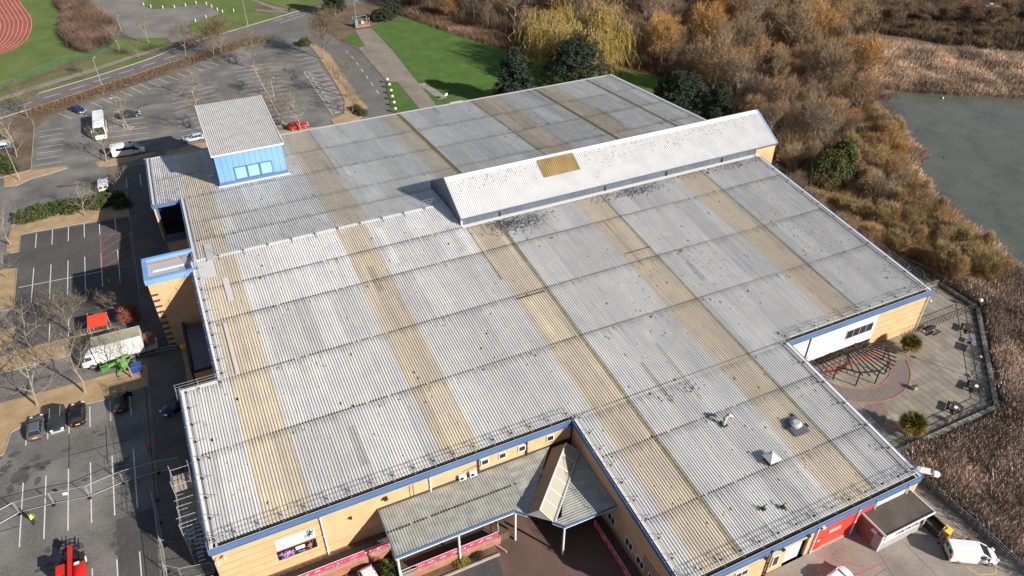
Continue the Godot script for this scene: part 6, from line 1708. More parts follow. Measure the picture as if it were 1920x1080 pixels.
	# barrier tube from the lorry to the stair block, bins, box
	railing("long low barrier rail from the lorry to the stair block", [v3(-14.4, 0, -95.2), v3(-9.4, 0, -94.9)], 1.0, "galv", "barrier", "barrier", 2.5, 2)
	var bn := thing("skip_bin", "blue lidded skip bin under the short pale tree", "bin", v3(-14.8, 0, -92.5), .06)
	mb = MB.new(); mb.rings([[v3(-.55, .1, -.45), v3(.55, .1, -.45), v3(.55, .1, .45), v3(-.55, .1, .45)], [v3(-.68, 1.05, -.55), v3(.68, 1.05, -.55), v3(.68, 1.05, .55), v3(-.68, 1.05, .55)]], true); part("tub", mb, M.bin_blue, bn)
	mb = MB.new(); mb.cbox(v3(0, 1.14, 0), v3(1.44, .16, 1.18), .08); part("lid", mb, M.bin_blue, bn)
	for s in [-1, 1]: bx("castor", bn, M.tyre, v3(s * .45, .06, .3), v3(.1, .12, .12))
	for q in [[-8.2, -94.4, "yellow grit bin beside the stair block wall"], [65.6, -24.9, "yellow grit bin by the grey annex in the service yard"]]:
		var yb := thing("grit_bin", q[2], "grit bin", v3(q[0], 0, q[1]), .3)
		mb = MB.new(); mb.rings([[v3(-.45, 0, -.35), v3(.45, 0, -.35), v3(.45, 0, .35), v3(-.45, 0, .35)], [v3(-.52, .7, -.4), v3(.52, .7, -.4), v3(.52, .7, .4), v3(-.52, .7, .4)]], true); part("tub", mb, M.yellow, yb)
		mb = MB.new(); mb.rings([[v3(-.56, .7, -.44), v3(.56, .7, -.44), v3(.56, .7, .46), v3(-.56, .7, .46)], [v3(-.5, .98, -.36), v3(.5, .98, -.36), v3(.5, .84, .4), v3(-.5, .84, .4)]], true); part("lid", mb, M.yellow, yb)
	# red-roofed trolley shelter
	var sh := thing("shelter", "open shelter with a bright red ribbed roof beside the lorry", "shelter", v3(-19.1, 0, -104.0), -.04)
	for i in 3: bx("roof_panel", sh, plain("shelter_red", lin(.62, .06, .025), .5), v3(-.92 + i * .92, 2.3, 0), v3(.9, .05, 2.7), Basis(Vector3.RIGHT, .14))
	for s in [-1, 1]:
		for z in [-1.1, 1.1]: bx("post", sh, M.galv, v3(s * 1.2, 1.1, z), v3(.08, 2.2, .08))
		bx("side_rail", sh, M.rust_red, v3(s * 1.25, .8, -.2), v3(.05, .06, 2.4))
	bx("roof_edge", sh, plain("shelter_red2", lin(.5, .05, .02), .5), v3(0, 2.1, 1.36), v3(2.8, .16, .06))
	# silver roofed shelter at the left edge
	var s2 := thing("cycle_shelter", "small shelter with a pale domed roof at the left edge", "shelter", v3(-36.6, 0, -178.6), .1)
	mb = MB.new()
	for i in 6:
		var a := PI * i / 6; var b := PI * (i + 1) / 6
		mb.quad(v3(-2.0, 2.2 + sin(a) * .5, -cos(a) * 1.3), v3(-2.0, 2.2 + sin(b) * .5, -cos(b) * 1.3), v3(2.0, 2.2 + sin(b) * .5, -cos(b) * 1.3), v3(2.0, 2.2 + sin(a) * .5, -cos(a) * 1.3))
	part("domed_roof", mb, M.sheet_white, s2)
	for s in [-1, 1]:
		for z in [-1.2, 1.2]: bx("post", s2, M.steel_dark, v3(s * 1.9, 1.1, z), v3(.08, 2.2, .08))
	bx("back_panel", s2, plain("shelter_blue", lin(.1, .16, .25), .4), v3(0, 1.2, -1.25), v3(3.8, 1.6, .05))
	# lamp posts
	lamp_post("tall lamp post on the verge beside the road", v3(-16.5, 0, -210.8), 7.3, 2.7)
	lamp_post("lamp post at the edge of the soil bank on the left", v3(-32.9, .1, -163.3), 8.0, -1.2)
	lamp_post("lamp post on the grass near the top, beside the junction", v3(25.7, 0, -246.3), 8.2, 1.2)
	lamp_post("short lamp post by the fence of the old car park", v3(-10.0, 0, -256.3), 5.0, .4)
	lamp_post("lamp post inside the fenced compound at the top", v3(56.4, 0, -232.0), 7.5, .8)
	lamp_post("lamp post right of the coach in the gravel diamond", v3(-12.6, 0, -181.6), 7.2, -1.3)
	lamp_post("lamp post between the double bays beside the tan strip", v3(21.4, 0, -180), 7.0, .6)
	# green mesh fence of the field
	railing("green mesh fence between the playing field and the footpath", [v3(-60, 0, -213), v3(-40, 0, -219), v3(-33.4, 0, -225.4), v3(-23.6, 0, -235.2), v3(-18.2, 0, -234.4), v3(-13.9, 0, -240.9), v3(-10.2, 0, -250.8), v3(-12.1, 0, -264.4), v3(-20.5, 0, -299)], 1.8, "fence_green", "field_fence", "fence", 2.6, 7, .02)
	# timber bollards along the grass at the top
	var bp := [-2, -283, 0, -279.5, 3.5, -276.6, 7, -275.6, 10.5, -276, 14, -277.5, 17, -275, 18.2, -271, 19.4, -266.5, 20.6, -263.4, 24, -262.8, 15, -259.6, 11.5, -257]
	for i in range(0, bp.size(), 2):
		var b := thing("timber_bollard", "short pale timber bollard edging the grass by the old car park", "bollard", v3(bp[i], 0, bp[i + 1]), 0, "timber bollards by the old car park")
		mb = MB.new(); mb.cbox(v3(0, .5, 0), v3(.22, 1.0, .22), .06); part("post", mb, M.stone_white, b)
	# white stones on stems along the drive
	var st := [50.3, -181.8, 49.7, -178.2, 48.9, -174.3, 48.0, -170.5, 47.2, -166.7, 46.3, -162.9]
	for i in range(0, st.size(), 2):
		var b := thing("globe_bollard", "white globe-topped bollard beside the drive, %s from the far end" % ["first", "second", "third", "fourth", "fifth", "sixth"][i / 2], "bollard", v3(st[i], 0, st[i + 1]), 0, "globe bollards beside the drive")
		mb = MB.new(); mb.tube(v3(0, 0, 0), v3(0, .8, 0), .13, .11, 8); part("stem", mb, M.steel_dark, b)
		mb = MB.new(); mb.ball(v3(0, 1.05, 0), v3(.4, .36, .4), 10, 7); part("globe", mb, M.stone_white, b, true)
	# fenced utility compound
	var cp := thing("utility_compound", "small fenced compound with a green cabinet beside the lawn", "compound", v3(57.6, 0, -231.2))
	bx("base_wall", cp, M.redbrick, v3(0, .25, 0), v3(4.6, .5, 3.4)); bx("cabinet", cp, plain("cab_green", lin(.08, .26, .22), .5), v3(-1.7, 1.3, .3), v3(.9, 1.8, 1.6)); bx("unit", cp, M.trim_grey, v3(.4, .9, -.2), v3(.9, .9, .9))
	for s in [-1, 1]:
		for z in [-1.6, 1.6]: bx("post", cp, M.galv, v3(s * 2.2, 1.4, z), v3(.08, 2.2, .08))
		bx("rail", cp, M.galv, v3(s * 2.2, 2.4, 0), v3(.05, .05, 3.2)); bx("rail", cp, M.galv, v3(0, 2.4, s * 1.6), v3(4.4, .05, .05))
	mb = MB.new(); mb.tube(v3(.3, .5, 1.6), v3(2.2, 2.4, 1.6), .03, .03, 5); part("brace", mb, M.galv, cp)
	# bench and sign by the wide walk, litter bin at the junction
	var bz := thing("information_board", "small two-legged information board at the end of the paved patch by the lawn", "sign", v3(60.2, 0, -165.4), .5)
	bx("panel", bz, M.plate_white, v3(0, 1.2, 0), v3(1.0, .6, .1)); bx("back_panel", bz, M.bin_blue, v3(0, 1.2, -.06), v3(1.0, .6, .04))
	for s in [-1, 1]: bx("leg", bz, M.steel_dark, v3(s * .4, .5, 0), v3(.1, 1.0, .1))
	var pvp := sheet("paved_patch", [57.3, -178, 59.3, -178, 60.9, -166, 58.6, -166], -.01, "paving")
	var lb := thing("litter_bin", "black litter bin beside the footpath junction at the top", "bin", v3(40.6, 0, -255.8)); mb = MB.new(); mb.tube(v3(0, 0, 0), v3(0, 1.0, 0), .3, .34, 10, true); part("drum", mb, M.black_trim, lb); bx("hood", lb, M.black_trim, v3(0, 1.15, 0), v3(.5, .08, .5))
	for q in [[57.6, -203], [57.4, -190], [57, -178.5]]:
		var wb := thing("short_bollard", "short dark bollard on the lawn edge of the wide walk", "bollard", v3(q[0] + 1.8, 0, q[1]), 0, "dark bollards by the wide walk"); mb = MB.new(); mb.tube(v3(0, 0, 0), v3(0, .9, 0), .12, .09, 8, true); part("post", mb, plain("boll_green", lin(.05, .08, .06), .7), wb)

func fence_panel(label: String, a: Vector2, b: Vector2, notice: bool):
	var t := thing("fence_panel", label, "fence panel", v3(a.x, 0, a.y), -(b - a).angle(), "mesh fence panels on the site")
	var L := (b - a).length(); var h := 2.0
	var mb := MB.new()
	mb.tube(v3(.06, .12, 0), v3(.06, h, 0), .03, .03, 6); mb.tube(v3(L - .06, .12, 0), v3(L - .06, h, 0), .03, .03, 6); mb.tube(v3(.06, h, 0), v3(L - .06, h, 0), .03, .03, 6); mb.tube(v3(.06, .2, 0), v3(L - .06, .2, 0), .03, .03, 6)
	part("frame", mb, M.galv, t)
	mb = MB.new()
	for i in range(1, 5): mb.tube(v3(.06, .2 + i * .36, 0), v3(L - .06, .2 + i * .36, 0), .008, .008, 3)
	var n := int(L / .13)
	for i in range(1, n): mb.tube(v3(.06 + (L - .12) * i / n, .2, 0), v3(.06 + (L - .12) * i / n, h, 0), .0055, .0055, 3)
	tag(part("mesh_infill", mb, M.wire, t), "", "", "", "stuff")
	for x in [.02, L - .02]: bx("foot_block", t, M.tyre, v3(x, .07, 0), v3(.24, .14, .7))
	mb = MB.new(); mb.tube(v3(L - .1, 1.4, 0), v3(L - .1, .1, -1.1), .02, .02, 5); part("brace", mb, M.galv, t)
	if notice: bx("notice", t, M.plate_white, v3(L * .42, 1.45, .05), v3(.5, .4, .03))

func poster(parent: Node, n: String, m: Vector3, w: float, h: float, paint: Callable):
	var im := Image.create(160, int(160 * h / w), false, Image.FORMAT_RGB8)
	paint.call(im)
	var mt := StandardMaterial3D.new()
	mt.albedo_texture = ImageTexture.create_from_image(im); mt.roughness = .5
	var b := MB.new()
	var x := w * .5; var y := h * .5
	b.quad_uv(m + v3(-x, -y, 0), m + v3(x, -y, 0), m + v3(x, y, 0), m + v3(-x, y, 0), Vector2(0, 1), Vector2(1, 1), Vector2(1, 0), Vector2(0, 0))
	part(n, b, mt, parent)
func blotch(im: Image, r: RandomNumberGenerator, cx: float, cy: float, sx: float, sy: float, n: int, cols: Array):
	for i in n:
		var x := int(cx + r.randfn() * sx); var y := int(cy + r.randfn() * sy)
		im.fill_rect(Rect2i(x, y, r.randi_range(1, 5), r.randi_range(1, 4)), cols[r.randi() % cols.size()])
func build_entrance():
	# posters on the front wall
	var b1 := thing("wall_banner", "pale printed banner, upper of two on the front wall", "banner", v3(-.55, 4.35, -52.12), 0, "")
	bx("backing", b1, M.trim_white, v3(0, 0, -.03), v3(4.1, 1.62, .04))
	poster(b1, "print", v3(0, 0, .002), 4.06, 1.58, func(im: Image):
		var r := RandomNumberGenerator.new(); r.seed = 8
		im.fill(Color(.86, .9, .95)); var h := im.get_height()
		blotch(im, r, 25, h * .6, 12, 12, 160, [Color(.62, .55, .55), Color(.8, .78, .84), Color(.4, .3, .28), Color(.75, .2, .2), Color(.9, .9, .95)])
		blotch(im, r, 82, h * .45, 20, 7, 150, [Color(.25, .3, .42), Color(.82, .5, .25), Color(.95, .95, .97), Color(.4, .5, .68)])
		blotch(im, r, 140, h * .42, 9, 14, 240, [Color(.07, .07, .1), Color(.12, .12, .16), Color(.05, .05, .08)])
		blotch(im, r, 120, h * .7, 7, 6, 40, [Color(.2, .2, .26), Color(.7, .72, .8)]))
	var b2 := thing("wall_banner", "dark printed banner with pink and violet artwork on the front wall", "banner", v3(-.6, 2.52, -52.12), 0, "")
	bx("backing", b2, M.black_trim, v3(0, 0, -.03), v3(4.1, 1.42, .04))
	poster(b2, "print", v3(0, 0, .002), 4.06, 1.38, func(im: Image):
		var r := RandomNumberGenerator.new(); r.seed = 9
		im.fill(Color(.07, .05, .12)); var h := im.get_height()
		blotch(im, r, 38, h * .45, 17, 7, 230, [Color(.85, .45, .75), Color(.55, .6, .9), Color(.9, .7, .85), Color(.5, .3, .7)])
		blotch(im, r, 40, h * .8, 16, 3, 60, [Color(.3, .25, .6), Color(.75, .75, .9)])
		im.fill_rect(Rect2i(74, int(h * .12), 38, int(h * .42)), Color(.86, .86, .88)); blotch(im, r, 93, h * .32, 9, 4, 40, [Color(.5, .5, .52), Color(.7, .7, .72)])
		blotch(im, r, 93, h * .76, 12, 3, 45, [Color(.7, .7, .75), Color(.3, .3, .36)])
		blotch(im, r, 130, h * .5, 5, 11, 80, [Color(.75, .45, .35), Color(.8, .65, .6), Color(.55, .3, .22)])
		for i in 26: im.set_pixel(136 + i / 2, int(h * .5) - i, Color(.85, .85, .9)))
	# entrance canopy
	var c := thing("entrance_canopy", "entrance canopy with an old ribbed roof, blue edge and white posts beside the court", "canopy")
	for k in 2:
		var za := -52.15 + k * 3.05; var zb := za + 3.15
		part("roof_sheet", profiled(8.5, 27.4 if k == 0 else 24.2, za, minf(zb, -46.15), 4.15 - .105 * (k * 3.05) - .03 * k, 4.15 - .105 * (minf(zb, -46.15) + 52.15) - .03 * k, 0, 1, 0, 1, .06, .3), M.sheet_old, c)
	lap_dashes(c, 8.5, 24.2, -49.1, 3.83, 500)
	# triangular fill towards the court, left of the diagonal lantern
	var tf := MB.new()
	var A := v3(22.1, 3.52, -46.15); var B := v3(23.1, 3.4, -45.1); var Cc := v3(29.6, 4.1, -52.1)
	for i in 12:
		var f0 := i / 12.0; var f1 := (i + 1) / 12.0
		var p0 := v3(24.2, 3.52, -46.15).lerp(v3(29.6, 4.15, -52.1), f0); var p1 := v3(24.2, 3.52, -46.15).lerp(v3(29.6, 4.15, -52.1), f1)
		tf.quad(v3(23.6, p0.y + (.05 if i % 2 == 0 else 0.0), p0.z), p0, p1, v3(23.6, p1.y + (.05 if i % 2 == 0 else 0.0), p1.z))
	tf.tri(A, B, v3(24.2, 3.52, -46.15))
	part("roof_infill", tf, M.sheet_old, c)
	bx("wall_flashing", c, M.pipe_dark, v3(18, 4.25, -52.08), v3(19.4, .16, .2))
	bx("front_fascia", c, M.blue, v3(15.25, 3.42, -46.05), v3(13.9, .32, .12)); bx("front_trim", c, M.trim_white, v3(15.25, 3.22, -46.04), v3(13.7, .14, .16))
	bx("end_fascia", c, M.slate_blue, v3(8.4, 3.85, -49.1), v3(.12, .34, 6.2), Basis(Vector3.RIGHT, .105))
	for q in [[22.15, -46.0, 23.1, -45.0], [25.2, -43.0, 26.15, -41.9], [26.15, -41.9, 32.6, -41.85]]:
		var a := Vector2(q[0], q[1]); var b := Vector2(q[2], q[3]); var m := (a + b) * .5
		bx("edge_fascia", c, M.blue, v3(m.x, 3.42, m.y), v3((b - a).length(), .32, .12), Basis(Vector3.UP, -(b - a).angle())); bx("edge_trim", c, M.trim_white, v3(m.x, 3.2, m.y), v3((b - a).length(), .12, .14), Basis(Vector3.UP, -(b - a).angle()))
	# right-hand roof plane: ribs across, between the lantern and the wing wall
	var rp := MB.new()
	for i in 30:
		var f0 := i / 30.0; var f1 := (i + 1) / 30.0
		var z0 := lerpf(-41.9, -51.6, f0); var z1 := lerpf(-41.9, -51.6, f1)
		var xa0 := 26.2 + (-41.9 - z0) * .0; xa0 = maxf(25.3, 26.2 + (f0 - .1) * 6.3 * .96) if f0 > .1 else 26.15 - .9 * f0 * 10.0 * .95
		var xa1 := maxf(25.3, 26.2 + (f1 - .1) * 6.3 * .96) if f1 > .1 else 26.15 - .9 * f1 * 10.0 * .95
		var zm := lerpf(z0, z1, .6)
		var yy := .06
		rp.quad(v3(xa0, 3.5, z0), v3(32.6, 3.62, z0), v3(32.6, 3.62 + yy, zm), v3(lerpf(xa0, xa1, .6), 3.5 + yy, zm))
		rp.quad(v3(lerpf(xa0, xa1, .6), 3.5 + yy, zm), v3(32.6, 3.62 + yy, zm), v3(32.6, 3.62, z1), v3(xa1, 3.5, z1))
	part("roof_side", rp, M.sheet_old, c)
	# lantern: one timber-coloured side, one glazed
	var r0 := v3(24.1, 5.0, -44.0); var r1 := v3(31.2, 5.0, -51.1)
	var lg := MB.new(); lg.quad(v3(23.05, 3.5, -45.05), r0, r1, v3(29.8, 3.9, -52.0)); part("lantern_side", lg, plain("lantern_tan", lin(.26, .19, .115), .9), c)
	var g0 := v3(25.25, 3.55, -42.95); var g1 := v3(32.4, 3.75, -50.3)
	for i in 6:
		var f0 := i / 6.0; var f1 := (i + 1) / 6.0
		var pn := MB.new(); pn.quad(g0.lerp(g1, f0), g0.lerp(g1, f1), r0.lerp(r1, f1), r0.lerp(r1, f0))
		part("glass_pane", pn, plain("lantern_glass", lin(.34, .33, .26), .12), c)
	for i in 7:
		var bar := MB.new(); bar.tube(g0.lerp(g1, i / 6.0) + v3(0, .03, 0), r0.lerp(r1, i / 6.0) + v3(0, .03, 0), .05, .05, 4); part("glazing_bar", bar, M.trim_white, c)
	var rb := MB.new(); rb.tube(r0, r1, .08, .08, 6, true); part("lantern_ridge", rb, M.trim_white, c)
	var gt := MB.new(); gt.tube(g0 + v3(.1, -.02, .1), g1 + v3(.1, -.02, .1), .14, .14, 6); part("lantern_gutter", gt, M.trim_grey, c)
	var ge := MB.new(); ge.tri(v3(23.05, 3.5, -45.05), g0, r0); part("lantern_end", ge, M.trim_grey, c)
	for q in [[8.6, -46.1], [15.4, -46.0], [22.1, -45.9], [26.1, -41.95]]:
		var ps := MB.new(); ps.tube(v3(q[0], -1.6, q[1]), v3(q[0], 3.3, q[1]), .13, .13, 10); part("post", ps, M.trim_white, c)
	# retaining walls, railings and the red printed banners tied to them
	var wl := thing("court_wall", "low red brick retaining wall around the sunken court below the path", "wall")
	bx("brick_wall", wl, M.redbrick, v3(2.6, -.85, -50.05), v3(12.2, 1.5, .3)); bx("coping", wl, M.kerb, v3(2.6, -.07, -50.05), v3(12.3, .08, .4))
	bx("brick_wall", wl, M.redbrick, v3(14.6, -1.1, -46.3), v3(11.6, 1.2, .3)); bx("coping", wl, M.kerb, v3(14.6, -.46, -46.3), v3(11.7, .08, .4))
	bx("planter_kerb", wl, M.kerb, v3(14.4, -1.45, -44.9), v3(10.6, .3, .2)); bx("planter_soil", wl, M.soil, v3(14.4, -1.53, -45.55), v3(10.6, .14, 1.2)); bx("planter_kerb", wl, M.kerb, v3(20.1, -1.45, -45.5), v3(.2, .3, 1.6), Basis(Vector3.UP, .5))
	railing("white handrail along the path above the court wall, carrying the left red banner", [v3(-3.2, 0, -50.0), v3(8.7, 0, -50.0)], 1.1, "frame_white", "handrail", "handrail", 1.9, 2, .03, "white handrails of the entrance")
	railing("white handrail along the front of the ramp, carrying the right red banner", [v3(8.8, -.42, -46.2), v3(20.2, -.42, -46.2), v3(20.6, -.42, -47.4)], 1.15, "frame_white", "handrail", "handrail", 1.9, 2, .03, "white handrails of the entrance")
	railing("white double handrail under the canopy behind the red banner", [v3(9.5, -.35, -48.4), v3(21.3, -.35, -48.4)], 1.1, "frame_white", "handrail", "handrail", 2.2, 3, .03, "white handrails of the entrance")
	railing("white handrail of the ramp beside the wing wall", [v3(31.2, -1.6, -43.6), v3(31.0, -1.6, -32.0)], 1.1, "frame_white", "handrail", "handrail", 2.2, 1, .03, "white handrails of the entrance")
	red_banner("red printed banner tied to the path handrail left of the canopy", v3(-2.4, 1.05, -49.93), v3(8.5, 1.05, -49.93), .75, 3)
	red_banner("red printed banner tied to the handrail under the canopy front", v3(10.4, .7, -46.12), v3(20.0, .7, -46.12), .8, 4)
	red_banner("red printed banner hanging beside the wing wall in shade", v3(31.1, -.55, -43.4), v3(30.9, -.55, -32.2), .75, 6)
	for k in 2:
		var ac := thing("air_conditioner", ["left air conditioner unit on the front wall above the canopy", "right air conditioner unit on the front wall above the canopy"][k], "air conditioner", v3(18.3 + k * 1.3, 4.75, -51.95), 0, "air conditioners over the canopy")
		bx("casing", ac, M.frame_white, v3(0, 0, .1), v3(.85, .7, .4)); var fn := MB.new(); fn.disc(v3(-.12, 0, .31), Vector3.BACK, .24, .03, 14); part("fan_grille", fn, M.steel_dark, ac)
		bx("bracket", ac, M.steel_dark, v3(0, -.38, .05), v3(.9, .05, .35))
	# grey flat-roofed annex at the wing corner
	var an := thing("annex", "small grey annex with a stained flat felt roof and white trim", "building", v3(60.6, 0, -28.2))
	bx("front_wall", an, M.annex_grey, v3(-.6, .65, 1.55), v3(6.2, 1.3, .2)); bx("upper_wall", an, M.frame_white, v3(-.6, 2.3, 1.5), v3(6.2, .5, .16)); bx("side_wall", an, M.annex_brown, v3(-3.6, 1.4, 0), v3(.2, 2.8, 3.0)); bx("corner_post", an, M.frame_white, v3(-3.66, 1.4, 1.6), v3(.14, 2.8, .14)); bx("side_return", an, M.annex_grey, v3(-3.62, 1.2, 1.1), v3(.24, 2.4, .8))
	bx("back_wall", an, M.annex_grey, v3(0, 1.4, -1.3), v3(7.0, 2.8, .2)); bx("east_wall", an, M.annex_grey, v3(2.5, 1.4, .1), v3(.2, 2.8, 2.8))
	var fw := bx("front_window", an, M.glass, v3(-.7, 1.7, 1.5), v3(5.4, .8, .08))
	var fb := MB.new()
	for i in 6: fb.box(v3(-3.4 + i * 1.08, 1.7, 1.58), v3(.08, .8, .08))
	fb.box(v3(-.7, 1.32, 1.6), v3(5.6, .08, .12)); part("window_frame", fb, M.frame_white, fw)
	var wt := bx("window_print", an, M.plate_white, v3(-2.2, 1.62, 1.56), v3(1.6, .5, .02))
	bx("roof", an, M.felt, v3(.0, 2.95, .1), v3(7.3, .16, 3.5)); for s in [-1, 1]: bx("roof_trim", an, M.frame_white, v3(s * 3.68, 2.95, .1), v3(.1, .24, 3.6))
	bx("roof_trim", an, M.frame_white, v3(0, 2.95, 1.9), v3(7.4, .24, .1)); bx("roof_trim", an, M.frame_white, v3(0, 2.98, -1.62), v3(7.3, .22, .08)); bx("roof_kerb", an, M.gutter, v3(0, 3.06, 1.78), v3(7.2, .06, .14))
	bx("wall_light", an, M.frame_white, v3(-3.85, 2.5, .6), v3(.4, .2, .6)); bx("post", an, M.frame_white, v3(3.3, 1.4, 1.5), v3(.12, 2.8, .12))
	var sk := thing("ramp_tank", "dark open tank beside the annex", "tank", v3(65.0, 0, -26.2), .0)
	for s in [-1, 1]: bx("side_panel", sk, M.timber_dark, v3(s * .7, .5, 0), v3(.1, 1.0, 2.4)); bx("end_panel", sk, M.timber_dark, v3(0, .5, s * 1.2), v3(1.4, 1.0, .1))
	bx("floor_panel", sk, M.soil, v3(0, .35, 0), v3(1.3, .1, 2.3))
	railing("double steel fence along the reed bank right of the yard", [v3(69.1, 0, -33.5), v3(69.1, 0, -24), v3(68.9, 0, -12)], 1.3, "galv", "yard_fence", "fence", 1.9, 4, .03)
	bx("fence_kerb", get_node("yard_fence"), M.asphalt_dark, v3(.35, -.3, 10), v3(.5, .7, 22))
	var k := 0
	for q in [[65.4, -24.1], [66.6, -23.6], [64.0, -24.4], [67.4, -23.2]]:
		var pb := thing("site_post", "slim orange-red marker post near the white van, %s" % ["third from the left", "rightmost but one", "leftmost", "rightmost"][k], "post", v3(q[0], 0, q[1]), 0, "orange-red marker posts"); k += 1
		mb_post(pb)
	var ew := thing("canopy_stub", "folded white tarpaulin bundle at the wing's right eave corner", "tarpaulin", v3(66.6, 4.2, -30.4))
	var tb := MB.new(); tb.ball(v3(.9, .1, .9), v3(.55, .3, .5), 9, 6); tb.box(v3(.1, .15, 0), v3(1.5, .1, .9), Basis(Vector3.UP, -.7)); part("sheeting", tb, M.frame_white, ew)
func mb_post(p: Node):
	var mb := MB.new(); mb.tube(v3(0, 0, 0), v3(0, 1.3, 0), .05, .05, 6, true); part("shaft", mb, M.blockade, p); bx("foot", p, M.tyre, v3(0, .04, 0), v3(.3, .08, .3))
func red_banner(label: String, a: Vector3, b: Vector3, h: float, sd: int):
	var t := thing("red_banner", label, "banner", a)
	var r := RandomNumberGenerator.new(); r.seed = sd
	var d := b - a; var L := d.length(); d /= L
	var nrm := v3(-d.z, 0, d.x)
	if nrm.z < 0 and absf(d.x) > .5: nrm = -nrm
	if absf(d.z) > .5: nrm = v3(-1, 0, 0)
	var n := 24
	var cl := MB.new(); var mk := MB.new()
	var pt := func(f: float, g: float, o: float) -> Vector3: return d * L * f + v3(0, -h * g * (1.0 - .06 * sin(f * 31.0)), 0) + nrm * (o + .06 * sin(f * 43.0 + g * 2.0) * g)
	for i in n: cl.quad(pt.call(float(i) / n, 1, 0), pt.call(float(i + 1) / n, 1, 0), pt.call(float(i + 1) / n, 0, 0), pt.call(float(i) / n, 0, 0))
	# rows of small pale script-like strokes
	var f := .02
	while f < .96:
		var w := r.randf_range(.05, .09)
		for k in 16:
			var x := f + w * r.randf(); var y := .42 + r.randfn() * .1
			mk.quad(pt.call(x, y + .1, .012), pt.call(x + .004, y + .1, .012), pt.call(x + .006, y - .08, .012), pt.call(x + .002, y - .08, .012))
		f += w + r.randf_range(.03, .06)
	part("cloth", cl, M.banner, t); tag(part("print_marks", mk, M.marks, t), "", "", "", "stuff")

